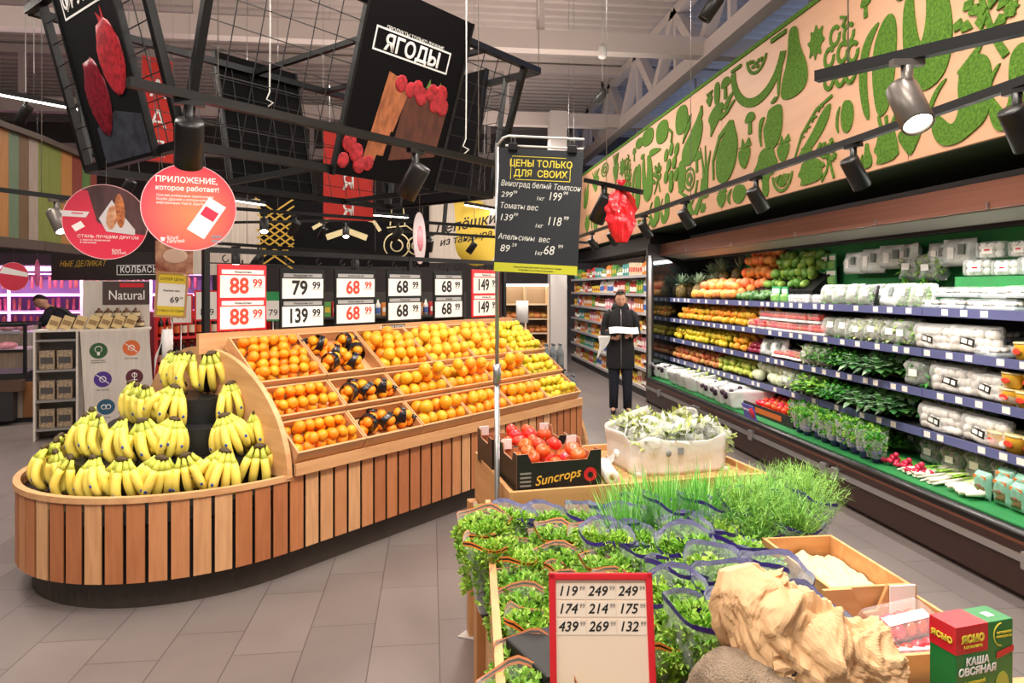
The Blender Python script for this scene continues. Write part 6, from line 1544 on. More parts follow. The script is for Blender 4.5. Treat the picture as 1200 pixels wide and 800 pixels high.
# lamp wrapped in a red bag
a, c = at_d(686, 211, 6.2), at_d(752, 225, 5.6); track(a, c, 'short black track carrying the lamp wrapped in red', .04, (.4,))
q = at_d(708, 230, 5.95); SPD.put((q.x, q.y, q.z+.12), (0, 0, .6), 1.5, 'black spotlight next to the red bag')
q = at_d(728, 225, 5.85); t = thing('red_bag', 'crumpled red plastic bag wrapped round a ceiling lamp by the mural', 'bag', q)
b = MB(); b.sheet(lambda u, v: ((.035+.12*math.sin(PI*min(1, v*.95))**.8*(1-.45*v))*(math.cos(2*PI*u))*(1+.35*noise.noise(Vector((math.cos(2*PI*u)*3, math.sin(2*PI*u)*3, v*7)))), .6*(.035+.15*math.sin(PI*min(1, v*.95))**.8)*math.sin(2*PI*u)*(1+.35*noise.noise(Vector((math.cos(2*PI*u)*3, math.sin(2*PI*u)*3, v*7+9)))), .03-.46*v), 40, 30, wrap=True, smooth=False)
b.build('bag', mat('red bag film', '#d4202a', .25, bump=.4, bscale=20), t); b = MB(); b.lathe([(.03, .03), (.02, .06), (.05, .1)], 10); b.build('knot', MATS['red bag film'], t)
# smoke detector-like pendant and small white sensor
q = at_d(706, 62, 8.5); t = thing('ceiling_sensor', 'small white bell shaped sensor hanging under the roof', 'sensor', q)
b = MB(); b.lathe([(.001, .09), (.04, .09), (.05, .06), (.055, -.05), (.03, -.07), (.001, -.07)], 16); b.build('body', WHITE, t); b = MB(); b.tube([(0, 0, .09), (0, 0, 2.0)], .005, 5); b.build('wire', STEEL, t)
# ---------------------------------------------------------------- round promotion discs
def disc_mat():
    m, N, Lk, b = new_mat('promotion disc red'); tc = N.new('ShaderNodeTexCoord'); mp = N.new('ShaderNodeMapping'); mp.inputs['Location'].default_value = (-.06, 0, .13); Lk.new(tc.outputs['Object'], mp.inputs[0])
    g = N.new('ShaderNodeTexGradient'); g.gradient_type = 'SPHERICAL'; mp.inputs['Scale'].default_value = (3.6, 3.6, 3.6); Lk.new(mp.outputs[0], g.inputs[0])
    rp = N.new('ShaderNodeValToRGB'); rp.color_ramp.elements[0].color = lin('#e0304e'); rp.color_ramp.elements[1].color = lin('#f0855a'); Lk.new(g.outputs[0], rp.inputs[0])
    Lk.new(rp.outputs[0], b.inputs['Base Color']); b.inputs['Roughness'].default_value = .35; return m
DPINK = mat('disc crimson', '#d8304c', .35)
def disc(px, py, d, r, turn, label, m):
    q = at_d(px, py, d); t = thing('promotion_disc', label, 'sign', q, aim(q, (0, 0, 0))+turn)
    M_ = Matrix(((1, 0, 0, 0), (0, 0, -1, 0), (0, 1, 0, 0), (0, 0, 0, 1)))
    b = MB(); b.lathe([(.0005, -.004), (r, -.004), (r, .0), (.0005, .0)], 56, 0, False, M_); b.build('disc', m, t)
    b = MB(); b.lathe([(r-.004, .0002), (r, .0002), (r, .0014), (r-.004, .0014)], 56, 0, False, M_, False); b.build('white_edge', mat('pink edge', '#f0b8bc', .5), t)
    b = MB(); b.tube([(0, .002, r), (0, .002, 6.13-q.z)], .0015, 5); b.build('thread', STEEL, t)
    return t, M_ @ T(0, 0, .0003)
t, M_ = disc(222, 243, 3.7, .236, -.04, 'round red promotion disc with a white telephone', disc_mat())
lettering('heading', 'ПРИЛОЖЕНИЕ,', .043, M_ @ T(-.165, .145, 0), WINK, t, 'LEFT', bold=.0008, sx=.95); lettering('heading', 'которое работает!', .037, M_ @ T(-.165, .1, 0), WINK, t, 'LEFT', bold=.0005, sx=.95)
for k, s_ in enumerate(('Скачай мобильное приложение', 'Клуба Друзей и используйте', 'виртуальную Карту Друга.')): lettering('small_text', s_, .018, M_ @ T(-.16, .06-.02*k, 0), WINK, t, 'LEFT')
lettering('club_name', 'Клуб\nДрузей', .024, M_ @ T(-.11, -.175, 0), WINK, t, 'LEFT', line=.7)
b = MB(); b.prism([(-.14, -.165), (-.118, -.165), (-.122, -.185), (-.136, -.185)], 0, .001, M_); b.build('cart_mark', WINK, t)
ph = M_ @ T(.085, -.055, 0) @ Rz(math.radians(-32))
b = MB(); b.prism(smooth([(-.05, -.105), (.05, -.105), (.05, .105), (-.05, .105)], 0), 0, .0022, ph @ Matrix(((1, .0, 0, 0), (0, 1, 0, 0), (0, 0, 1, 0), (0, 0, 0, 1)))); b.build('phone_print', mat('phone white', '#ece6e4', .3), t)
b = MB(); b.prism([(-.038, .0), (.038, .0), (.038, .055), (-.038, .055)], .0023, .003, ph); b.build('phone_card_print', DPINK, t)
b = MB(); b.prism([(-.042, -.09), (.042, -.09), (.042, -.01), (-.042, -.01)], .0023, .0028, ph); b.build('phone_screen_print', mat('screen white', '#f8f4f2', .4), t)
for y in (-.155, -.18): b = MB(); b.prism([(.11, y-.008), (.16, y-.008), (.16, y+.008), (.11, y+.008)], 0, .001, M_); b.build('badge_print', mat('grey badge', '#8f7a80', .4), t)
t, M_ = disc(124.5, 260, 4.3, .236, .12, 'round red promotion disc with a baguette in paper', DPINK)
up_pts = [(.232*math.cos(a), .232*math.sin(a)) for a in [math.radians(100)-math.radians(150)*i/24+math.radians(25) for i in range(25)]]
b = MB(); b.prism([(-.1, .19)]+[p for p in up_pts if p[1] > -.08]+[(.2, -.07), (.02, -.05), (-.05, 0)], .0002, .001, M_); b.build('wood_print', mat('disc dark wood print', '#4a2a2c', .5, vary=.4, vscale=22, stretch=(1, 1, .12)), t)
b = MB(); b.prism([(-.04, .02), (.03, .14), (.06, .09), (.16, -.04), (.16, -.075), (.0, -.06)], .001, .0018, M_); b.build('paper_print', mat('disc paper print', '#c9c4c6', .6), t)
b = MB(); b.ball((0, 0, 0), .028, 14, 12, (1, 3.9, .1), M=M_ @ T(.075, .075, .002) @ Rz(.06)); b.build('baguette_print', mat('baguette print', '#c9773c', .5, col2='#8a4420', vscale=40), t)
b = MB(); b.ball((0, 0, 0), .03, 14, 12, (1, 2.6, .08), M=M_ @ T(.03, .03, .0022) @ Rz(-.1)); b.build('loaf_print', mat('loaf print', '#d8a884', .5, col2='#a8683e', vscale=30), t)
b = MB(); b.prism([(-.233, .022), (-.235, .058), (-.09, .058), (-.11, .022)], .0003, .0012, M_); b.build('card_strip', mat('disc pale strip', '#e2dadd', .5), t)
b = MB(); b.M = M_; b.box(-.185, -.125, .041, .048, .0014, .002); b.build('strip_mark', DPINK, t); lettering('heading', 'СТАНЬ ЛУЧШИМ ДРУГОМ', .026, M_ @ T(-.155, -.095, .0003), WINK, t, 'LEFT'); 
lettering('small_text', 'с картой привилегий\nв магазине', .016, M_ @ T(-.14, -.125, .0003), WINK, t, 'LEFT'); lettering('club_name', 'Клуб\nДрузей', .022, M_ @ T(.03, -.185, .0003), WINK, t, 'LEFT', line=.7)
b = MB(); b.M = M_ @ T(-.15, -.035, 0) @ Rz(.6); b.box(-.03, .03, -.02, .02, .0003, .001); b.build('card_mark', WINK, t)
t, M_ = disc(492, 279, 6.2, .235, 1.33, 'pale promotion disc seen almost edge on above the price boards', mat('disc pale', '#e8d8da', .4)); b = MB(); b.ball((0, 0, 0), .12, 12, 8, (1, 1, .02), M=M_ @ T(.02, 0, 0)); b.build('red_print', DPINK, t)
t, M_ = disc(16, 324, 10.5, .22, .5, 'red and white promotion disc hanging over the meat counter', DPINK); b = MB(); b.prism([(-.2, .05), (.2, .0), (.21, .06), (-.15, .15)], .0003, .001, M_); b.build('white_print', WINK, t)
t, M_ = disc(44, 320, 10.0, .2, 1.4, 'red promotion disc seen edge on over the meat counter', DPINK); t, M_ = disc(128, 331, 11.0, .16, 1.2, 'small red disc hanging before the meat fridge', DPINK)
# far red banners
for (x0, x1, y0, y1, d, txt, lab) in ((379, 438, 205, 258, 8.2, 'Я', 'red banner with white letters hanging behind the berry poster'), (168, 202, 124, 190, 7.2, 'А', 'red banner hanging behind the pomegranate poster')):
    q = at_d((x0+x1)/2, y1, d); w = (x1-x0)/800*d; h = (y1-y0)/800*d+.5; t = thing('red_banner', lab, 'banner', q, aim(q, (0, 0, 0))+.3)
    b = MB(); b.box(-w/2, w/2, -.004, .004, 0, h); b.build('cloth', mat('red banner cloth', '#c4281e', .7), t)
    for k in range(3): lettering('letter', txt if k else 'Я', .26, T(0, -.005, .12+.32*k) @ Matrix(((1, 0, 0, 0), (0, 0, -1, 0), (0, 1, 0, 0), (0, 0, 0, 1))), WINK, t)
    b = MB(); b.tube([(-w/2, 0, h), (-w/2, 0, 6.13-q.z)], .003, 5); b.tube([(w/2, 0, h), (w/2, 0, 6.13-q.z)], .003, 5); b.build('cords', STEEL, t)
# linear lamps
LIN = glow('linear lamp', '#fff6ec', 9)
for k, (x0, y0, x1, y1, d0, d1, lab) in enumerate(((-20, 104, 95, 126, 7, 7.6, 'bright linear lamp in the upper left corner'), (545, 238, 590, 246, 11.5, 11.9, 'linear lamp in front of the wooden sign wall'), (270, 232, 310, 238, 10, 10.4, 'linear lamp behind the telephone disc'), (438, 250, 478, 253, 11, 11.3, 'linear lamp above the dark sign wall'), (500, 196, 520, 200, 12, 12.4, 'short linear lamp seen under the right poster'))):
    a, c = at_d(x0, y0, d0), at_d(x1, y1, d1); m = (a+c)/2; t = thing('linear_lamp', lab, 'lamp', m)
    b = MB(); b.bar(a-m, c-m, .07, .05); b.build('housing', BLACK, t); b = MB(); b.bar(a-m-Vector((0, 0, .03)), c-m-Vector((0, 0, .03)), .05, .012); b.build('tube', LIN, t)
    b = MB(); b.tube([(0, 0, .03), (0, 0, 6.13-m.z)], .004, 5); b.build('hanging_wire', STEEL, t)
# ================================================================ deeper in the shop
rk = random.Random(77)
# ---- wall panels with signs over the middle
WPLK = mat('pale wall planks', '#c9bdb0', .7, vary=.12, vscale=9, stretch=(6, 6, .1)); GOLD = mat('gold drawing', '#c9a23c', .5); YELP = mat('yellow print', '#d8b840', .6)
def facing(nm, lab, cat, px0, px1, y0, y1, d0, d1, m, th=.06):
    """a flat wall board between two upright edges seen in the photo"""
    a, c = at_d(px0, y1, d0), at_d(px1, y1, d1); zt = at_d((px0+px1)/2, y0, (d0+d1)/2).z; zb = at_d((px0+px1)/2, y1, (d0+d1)/2).z
    a.z = c.z = zb; t = thing(nm, lab, cat, (a+c)/2, math.atan2((c-a).y, (c-a).x)); w = (c-a).length; h = zt-zb
    b = MB(); b.box(-w/2, w/2, 0, th, 0, h); b.build('board', m, t)
    return t, w, h, Matrix(((1, 0, 0, 0), (0, 0, -1, -.001), (0, 1, 0, 0), (0, 0, 0, 1)))
t, w, h, M_ = facing('sign_wall', 'pale plank wall sign with black script and a yellow drawing', 'sign', 503, 600, 228, 308, 11.6, 11.9, WPLK)
lettering('script', 'Лепёшки', .25, M_ @ T(-.12, h*.56, .001) @ Rz(.22), INK, t, shear=.4, bold=.004); lettering('script', 'из тандыра', .17, M_ @ T(-.1, h*.36, .001) @ Rz(.2), INK, t, shear=.4, bold=.003)
b = MB(); b.M = M_; b.lathe([(.02, -.0), (.38, -.0), (.38, .0005), (.02, .0005)], 24, M=T(.1, h*.28, -.0)); b.prism([(-.25, h*.35), (.15, h*.3), (.35, h*.8), (.05, h*.98), (-.3, h*.9)], 0, .0008); b.build('yellow_drawing', YELP, t)
b = MB(); b.M = M_; b.prism([(-w*.36, 0+h*.4), (-w*.31, h*.4), (-w*.27, h*.98), (-w*.32, h*.98)], .0008, .0015); b.build('black_stripe', INK, t)
t, w, h, M_ = facing('sign_wall', 'black wall board with gold farm drawings above the price boards', 'sign', 305, 503, 228, 312, 11.0, 11.55, PBLK)
def line2(b, pts, wd): b.M = M_; b.prism(strip(pts, wd, wd), 0, .002); b.M = I4
b = MB()
for k in range(-3, 4):
    line2(b, [(-w*.4-.35, .25*h+.12*k), (-w*.4+.25, .62*h+.12*k)], .012); line2(b, [(-w*.4-.35, .62*h+.12*k), (-w*.4+.25, .25*h+.12*k)], .012)
b.build('windmill_drawing', GOLD, t)
b = MB(); b.M = M_
for (x, r) in ((w*.30, .22), (w*.42, .16)):
    b.lathe([(r-.02, 0), (r, 0), (r, .002), (r-.02, .002)], 26, M=T(x, h*.30, 0), caps=False); b.lathe([(r*.4, 0), (r*.5, 0), (r*.5, .002), (r*.4, .002)], 20, M=T(x, h*.30, 0), caps=False)
line2(b, [(w*.24, h*.55), (w*.36, h*.58), (w*.44, h*.45)], .01); line2(b, [(w*.26, h*.58), (w*.27, h*.85), (w*.34, h*.85), (w*.35, h*.58)], .01)
b.build('tractor_drawing', mat('pale gold drawing', '#d8c898', .6), t)
b = MB(); line2(b, [(-w*.2, h*.52), (-w*.1, h*.66), (w*.05, h*.7), (w*.16, h*.64), (w*.2, h*.5)], .03); line2(b, [(-w*.12, h*.4), (w*.0, h*.5), (w*.12, h*.4)], .05); b.build('ribbon_drawing', mat('pale gold drawing', '#d8c898', .6), t)
t, w, h, M_ = facing('sign_wall', 'pale plank wall left of the black drawing board', 'wall panel', 214, 305, 232, 322, 10.7, 11.0, WPLK)
t, w, h, M_ = facing('picture_panel', 'hanging picture of smoked meat slices below the telephone disc', 'picture', 182, 226, 282, 322, 9.0, 9.1, mat('smoked meat print', '#8a3a24', .5, col2='#e0b08a', vscale=5), .02)
b = MB(); b.M = M_; b.ball((w*.02, h*.55, 0), .14, 16, 10, (1.1, .7, .02)); b.build('meat_slice_print', mat('pale meat print', '#e8c8b0', .5), t); b = MB(); b.tube([(-w*.4, .01, h), (-w*.4, .01, 6.13-t.location.z)], .003, 5); b.build('hanging_wire', STEEL, t)
# low shelving below those walls, with drinks and goods
def gondola(label, px0, px1, d0, d1, zt, shelves, body, seeds, maker, glabel, group, depth=.4):
    a, c = at_d(px0, 400, d0), at_d(px1, 400, d1); a.z = c.z = 0; ang = math.atan2((c-a).y, (c-a).x); w = (c-a).length
    t = thing('shelving_unit', label, 'shelving', (a+c)/2, ang)
    b = MB(); b.box(-w/2, w/2, depth-.03, depth, 0, zt); b.build('back_panel', body, t)
    for sx in (-1, 1): b = MB(); b.box(sx*w/2-.02, sx*w/2+.02, 0, depth-.031, 0, zt); b.build('upright', body, t)
    for z in shelves: b = MB(); b.box(-w/2+.021, w/2-.021, 0, depth-.031, z-.03, z); b.build('shelf', body, t)
    R = Rz(ang); base = (a+c)/2
    for si, z in enumerate(shelves):
        x = -w/2+.08
        while x < w/2-.06:
            st, dx = maker[rk.randrange(len(maker))]; q = base + (R @ Vector((x, .1+rk.uniform(0, .02), z+.001)))
            st.put(q, (0, 0, ang+rk.uniform(-.15, .15)), rk.uniform(.95, 1.05), glabel % ['lowest', 'second', 'third', 'fourth', 'fifth', 'sixth'][si], group % ['lowest', 'second', 'third', 'fourth', 'fifth', 'sixth'][si]); x += dx
    return t
def bottle(name, glass, label, cap, r=.036, h=.29):
    t = thing(name, 'x', 'bottle'); b = MB(); b.lathe([(.001, 0), (r, .004), (r, h*.6), (r*.8, h*.7), (r*.36, h*.8), (r*.36, h*.93)], 12); b.build('body', glass, t)
    b = MB(); b.lathe([(r+.0006, h*.15), (r+.0006, h*.48)], 12, caps=False); b.build('label', label, t)
    b = MB(); b.lathe([(r*.4, h*.931), (r*.4, h), (.001, h)], 10); b.build('cap', cap, t); return Stock(t)
WBOT = [(bottle('wine_bottle', mat('dark bottle glass', '#141a12', .1), mat('wine label a', '#c9652e', .6), GOLD), .095), (bottle('wine_bottle', MATS['dark bottle glass'], mat('wine label b', '#d8cbb0', .6), mat('red foil', '#7a1420', .4)), .095)]
REDS = mat('red shelf enamel', '#c8242a', .4)
gondola('red shelving with wine bottles behind the banana end', 183, 318, 8.6, 9.6, 1.3, [.25, .62, .98], REDS, 0, WBOT, 'wine bottle on the %s red shelf behind the bananas', 'wine bottles on the %s red shelf')
def carton(name, m, lab, w=.09, h=.2, d=.07):
    t = thing(name, 'x', 'packet'); b = MB(); b.box(-w/2, w/2, -d/2, d/2, 0, h, bev=.004); b.build('box', m, t); b = MB(); b.box(-w*.4, w*.4, -d/2-.001, -d/2-.0002, h*.3, h*.65); b.build('label', lab, t); return Stock(t)
PKS = [(carton('juice_carton', mat('pk red', '#c8383a', .5), PAPER), .11), (carton('juice_carton', mat('pk green', '#5a9a4a', .5), YELP), .11), (carton('juice_carton', mat('pk cream', '#e2d2b0', .5), RED), .11), (carton('juice_carton', mat('pk orange', '#e08a3a', .5), PAPER), .11), (bottle('sauce_bottle', mat('tomato sauce', '#b83a22', .3), PAPER, WHITE, .033, .22), .09), (bottle('milk_bottle', mat('white bottle', '#e8e4de', .4), mat('blue label', '#4a6ab0', .5), mat('green cap', '#3a8a4a', .5), .038, .25), .1)]
gondola('low shelving of drinks behind the middle price boards', 325, 545, 9.2, 10.6, 1.55, [.4, .8, 1.2], mat('dark shelf', '#3a3634', .6), 0, PKS, 'drink packet on the %s shelf behind the price boards', 'drinks on the %s shelf behind the boards')
# ---- tall grocery shelving beyond the fridge end
GX, GY0, GY1 = 3.12, 9.5, 15.0
t = thing('grocery_shelving', 'tall grocery shelving beyond the far end of the fridge, behind the shopper', 'shelving', (GX, (GY0+GY1)/2, 0)); oy = (GY0+GY1)/2
CREAM = mat('cream shelf enamel', '#cfc6bf', .45)
b = MB(); b.box(.5, .54, GY0-oy, GY1-oy, 0, 2.15); b.build('back_panel', CREAM, t)
b = MB(); b.box(.0, .5, GY0-oy, GY1-oy, 0, .13); b.build('plinth', DARK, t)
b = MB(); b.box(.0, .6, GY0-oy, GY1-oy, 2.17, 2.37); b.build('fascia', DARK, t)
GZ = [.14, .42, .70, .97, 1.24, 1.52, 1.80]
for z in GZ:
    b = MB(); b.box(0, .499, GY0-oy, GY1-oy, z-.025, z); s_ = b.build('shelf', CREAM, t); b = MB(); b.box(-.012, -.0005, GY0-oy, GY1-oy, z-.035, z+.008); b.build('price_strip', mat('grey price rail', '#b8b2b4', .4), s_)
for y in (GY0, 11.3, 13.1, GY1): b = MB(); b.box(.44, .499, y-oy-.02, y-oy+.02, .0, 2.15); b.build('upright', CREAM, t)
GOODS = PKS + [(carton('tea_box', mat('pk yellow', '#e6c84a', .5), mat('pk red2', '#b02a2a', .5), .13, .13), .15), (carton('snack_box', mat('pk pink', '#d88a9a', .5), PAPER, .15, .17), .17), (carton('pasta_packet', mat('pk teal', '#4a9a94', .5), PAPER, .1, .19), .12), (bottle('jar', mat('jar brown', '#7a4a2a', .25), PAPER, mat('gold lid', '#c9a44a', .3, .6), .045, .16), .115), (bottle('jar', mat('jar green', '#7a8a3a', .25), PAPER, mat('white lid', '#e8e4dc', .4), .045, .15), .115)]
sn = ['lowest', 'second', 'third', 'fourth', 'fifth', 'sixth', 'top']
for si, z in enumerate(GZ):
    y = GY0+.1
    while y < GY1-.1:
        st, dx = GOODS[rk.randrange(len(GOODS))]
        rep = rk.randint(2, 4)
        for _ in range(rep):
            if y > GY1-.1: break
            st.put((GX+.08, y, z+.001), (0, 0, -PI/2), rk.uniform(.92, 1.08), 'grocery item on the %s shelf of the tall shelving beyond the fridge' % sn[si], 'groceries on the %s shelf' % sn[si]); y += dx*1.05
area_lamp('shelving_light', (2.6, 12, 2.6), .1, 5, 60, (1, .96, .92), (0, math.radians(35), 0))
# ---- column, bread rack, crates of bottles beside the far end of the island
b = MB(); p = at_d(653, 430, 13.2); b.box(p.x-.16, p.x+.16, p.y-.16, p.y+.16, 0, 5.0); tag(b.build('column', mat('pale column', '#cfc8c4', .7)), kind='structure')
q = at_d(616, 400, 11.4); t = thing('bread_rack', 'wooden bread rack with loaves behind the chalkboard pole', 'bread rack', (q.x, q.y, 0), -.08)
BRW = mat('light rack frame', '#d8c0a0', .5); w = .76
for x in (-w/2, 0, w/2): b = MB(); b.box(x-.015, x+.015, 0, .45, 0, 1.68); b.build('upright', BRW, t)
b = MB(); b.box(-w/2, w/2, .46, .48, 0, 1.68); b.build('back_panel', mat('rack back', '#a89884', .6), t)
BRZ = [.3, .62, .86, 1.1, 1.34]
for z in BRZ: b = MB(); b.box(-w/2+.016, w/2-.016, 0, .459, z-.02, z); b.build('shelf', BRW, t)
b = MB(); b.box(-w/2, w/2, 0, .459, 1.64, 1.68); b.build('lit_top', glow('rack lamp', '#fff0d8', 3), t)
bd = MB(); bd.ball((0, 0, .04), .06, 12, 8, (1.5, 1, .7)); bo = bd.build('bread_roll', mat('bread crust', '#c98a4a', .6, col2='#a8622c', vscale=20, rnd=.3)); tag(bo, 'x', 'bread'); BRD = Stock(bo)
for si, z in enumerate(BRZ[:4]):
    for i in range(7):
        for l in range(2):
            v = Rz(-.08) @ Vector((-w/2+.09+.1*i, .12+.1*l, z+.003+.035*l)); BRD.put((q.x+v.x, q.y+v.y, v.z), (0, 0, rk.uniform(0, 3)), rk.uniform(.8, 1.05), 'brown bread roll on the %s shelf of the bread rack' % sn[si], 'bread on the %s rack shelf' % sn[si])
WATB = bottle('water_bottle', film('bottle plastic', '#8a9498', .45, .15), mat('grey bottle label', '#8a8e90', .4), mat('grey cap', '#5a6064', .4), .04, .3)
for (px, d, z, lab) in ((636, 8.4, .62, 'upper pack'), (650, 7.9, .30, 'lower pack'), (646, 8.3, 0.0, 'floor pack')):
    q = at_d(px, 430, d)
    if z > 0:
        b = MB(); b.box(-.26, .26, -.16, .16, -.02, 0); b.box(-.24, .24, -.14, .14, -z, -.0201); o = b.build('bottle_stand', DARK, None, loc=(q.x, q.y, z)); tag(o, 'dark stand under the %s of water bottles by the island end' % lab, 'stand')
    for i in range(6):
        for j in range(2): WATB.put((q.x-.21+.085*i, q.y-.05+.09*j, z+.002), (0, 0, rk.uniform(0, 6)), 1, 'clear water bottle in the %s beside the far end of the island' % lab, 'water bottles in the %s' % lab)
# ---- left: coloured plank bulkhead over the meat counter
def plank_mat():
    return slat_mat('coloured planks', ['#8a5a2c', '#76803a', '#a8743a', '#9a8c80', '#7a3428', '#4f7238', '#a8924a', '#b8a888', '#5f745a', '#a87840', '#664c30'])
PLKM = plank_mat()
def bulk(nm, lab, pts, z0, z1, capm):
    t = thing(nm, lab, 'bulkhead', (pts[0][0], pts[0][1], z0)); o = Vector((pts[0][0], pts[0][1], z0))
    acc = MB(); cap = MB(); low = MB()
    for i in range(len(pts)-1):
        a, c = Vector((*pts[i], z0))-o, Vector((*pts[i+1], z0))-o; d = c-a; n = max(1, int(d.length/.16)); d /= n
        for k in range(n):
            p, q = a+d*k, a+d*(k+.985); nr = Vector((d.y, -d.x, 0)).normalized()*.03
            acc.add([tuple(p), tuple(q), tuple(q-nr), tuple(p-nr), tuple(p+Vector((0, 0, z1-z0))), tuple(q+Vector((0, 0, z1-z0))), tuple(q-nr+Vector((0, 0, z1-z0))), tuple(p-nr+Vector((0, 0, z1-z0)))], [(0,3,2,1),(4,5,6,7),(0,1,5,4),(1,2,6,5),(2,3,7,6),(3,0,4,7)])
        cap.bar(a+Vector((0, 0, z1-z0+.03)), c+Vector((0, 0, z1-z0+.03)), .12, .06); low.bar(a+Vector((0, 0, -.05)), c+Vector((0, 0, -.05)), .14, .1)
    acc.build('plank_cladding', PLKM, t); cap.build('upper_edging', capm, t); low.build('lower_edging', capm, t); return t
c0 = at_d(-60, 200, 6.0); pA = at_d(-60, 225, 6.2); pB = at_d(45, 225, 7.5); pC = at_d(88, 225, 8.4)
pts = [(pA.x, pA.y), (pB.x, pB.y)]
for k in range(1, 7):
    f = k/6; a = f*PI/2; v = Vector((pB.x, pB.y)).lerp(Vector((pC.x, pC.y)), math.sin(a)); v += Vector((.0, .55))*(1-math.cos(a)); pts.append((v.x, v.y))
bulk('plank_bulkhead', 'curved bulkhead of coloured upright planks at the upper left', pts, 2.12, 3.22, mat('dark edging', '#4a3c34', .6))
# fascia with lettering over the meat department
t, w, h, M_ = facing('fascia_board', 'dark wooden fascia with the sausage department lettering', 'sign', 60, 196, 296, 328, 10.4, 9.8, mat('dark fascia', '#2e2826', .6))
b = MB(); b.M = M_
for bx in ((w*.08, w*.46, h*.18, h*.20), (w*.08, w*.46, h*.52, h*.54), (w*.08, w*.085, h*.2, h*.52), (w*.455, w*.46, h*.2, h*.52)): b.box(bx[0], bx[1], bx[2], bx[3], 0, .002)
b.build('white_outline', WINK, t); lettering('department_name', 'КОЛБАСЫ', .13, M_ @ T(w*.27, h*.36, .001), WINK, t, bold=.002, spacing=1.1); lettering('chalk_script', 'НЫЕ ДЕЛИКАТ', .12, M_ @ T(-w*.22, h*.6, .001), mat('gold drawing', '#c9a23c', .5), t, shear=.3)
# ---- meat wall fridge with violet light, hanging sausages
MW = thing('meat_fridge', 'violet lit wall fridge of sausages and meat at the far left', 'fridge', (-8.6, 14.7, 0), .12)
b = MB(); b.box(-3.6, 3.9, .6, .7, 0, 2.3); b.build('back_panel', mat('violet back', '#7a5a8a', .5), MW)
b = MB(); b.box(-3.6, 3.9, -.1, .6, 1.95, 2.3); b.build('canopy', mat('dark violet canopy', '#4a3a48', .5), MW)
b = MB(); b.box(-3.6, 3.9, 0, .599, 0, .55); b.build('base', DARK, MW)
for z in (.8, 1.15, 1.5): b = MB(); b.box(-3.6, 3.9, .1, .599, z-.03, z); b.build('shelf', mat('pale violet shelf', '#b8a0b8', .4), MW)
for z in (.55, .8, 1.15, 1.5, 1.94):
    b = MB(); b.box(-3.55, 3.85, .12, .15, z-.055, z-.031); b.build('light_tube', glow('violet pink tube', '#f0a0f0', 7 if z < 1.9 else 9), MW)
for x in (-2.4, -1.1, .2, 1.5, 2.8): b = MB(); b.box(x-.02, x+.02, .05, .1, .55, 1.95); b.build('mullion', mat('pale mullion', '#d8c8d8', .4), MW)
sb = MB(); sb.tube([(0, 0, -.12), (0, 0, .1), (0, 0, .14)], [.028, .028, .008], 8); so = sb.build('sausage', mat('sausage skin', '#9a4a42', .4, rnd=.6)); tag(so, 'x', 'sausage'); SAU = Stock(so)
Rm = Rz(.12)
for si, z in enumerate((.55, .8, 1.15, 1.5)):
    x = -2.9
    while x < 3.7:
        v = Rm @ Vector((x, .3, z+.125+.1*(si == 3))); SAU.put((-8.6+v.x, 14.7+v.y, v.z), (rk.uniform(-.1, .1), 0, 0), (rk.uniform(.9, 1.3), 1, rk.uniform(.8, 1.1)), 'sausage on the %s shelf of the violet lit meat fridge' % sn[si], 'sausages on the %s meat shelf' % sn[si]); x += rk.choice([.1, .12, .16])
for x in (-2.5, 0, 2.5):
    v = Rm @ Vector((x, -.25, 2.0)); area_lamp('meat_light', (-8.6+v.x, 14.7+v.y, 2.0), 2.2, .2, 90, (1, .6, .9), (math.radians(25), 0, .12))
# ---- meat counter the butcher leans over
q = at_d(60, 420, 11.6); MC = thing('meat_counter', 'long low meat counter with violet lit trays in front of the butcher', 'counter', (q.x-.9, q.y+.3, 0), .2)
b = MB(); b.box(-2.4, 1.6, 0, .9, 0, .82); b.build('base', mat('counter wood', '#8a6a4a', .6, vary=.2, vscale=6, stretch=(4, 1, .3)), MC)
b = MB(); b.box(-2.4, 1.6, -.04, .9, .821, .86); b.build('top', STEEL, MC)
mb_ = MB(); mb_.ball((0, 0, .03), .09, 12, 8, (1.4, 1, .45), amp=.2); mo = mb_.build('meat_cut', mat('raw meat', '#c8506a', .35, col2='#e8a0a8', vscale=18, rnd=.3)); tag(mo, 'x', 'meat'); MEAT = Stock(mo)
for i in range(14):
    for j in range(2):
        v = Rz(.2) @ Vector((-2.2+.27*i, .2+.35*j, .866)); MEAT.put((q.x-.9+v.x, q.y+.3+v.y, v.z), (0, 0, rk.uniform(0, 3)), rk.uniform(.9, 1.2), 'pink cut of meat lying on the far meat counter', 'meat on the far counter')
# ---- glass display counter at the left edge with basket drawers
q = at_d(20, 440, 8.0); DC = thing('display_counter', 'dark glass display counter with plank base at the left edge', 'counter', (q.x-.55, q.y, 0), .28)
b = MB(); pl = [(-1.3, 0), (.9, 0), (1.02, .08), (1.08, .2), (1.1, .35), (1.1, .8)]
for i in range(len(pl)-1):
    a_, c_ = Vector((*pl[i], 0)), Vector((*pl[i+1], 0)); n_ = max(1, int((c_-a_).length/.11)); d_ = (c_-a_)/n_; nr = Vector((d_.y, -d_.x, 0)).normalized()*-.03
    for k in range(n_):
        p_, q_ = a_+d_*k, a_+d_*(k+.97); z_ = Vector((0, 0, .42)); o_ = Vector((0, 0, .06)); pts_ = [p_+o_, q_+o_, q_+nr+o_, p_+nr+o_]
        b.add([tuple(v) for v in pts_]+[tuple(v+z_) for v in pts_], [(0,3,2,1),(4,5,6,7),(0,1,5,4),(1,2,6,5),(2,3,7,6),(3,0,4,7)])
b.build('plank_base', PLKM, DC); b = MB(); b.box(-1.3, 1.05, .04, .8, .06, .48); b.build('core', CORE, DC)
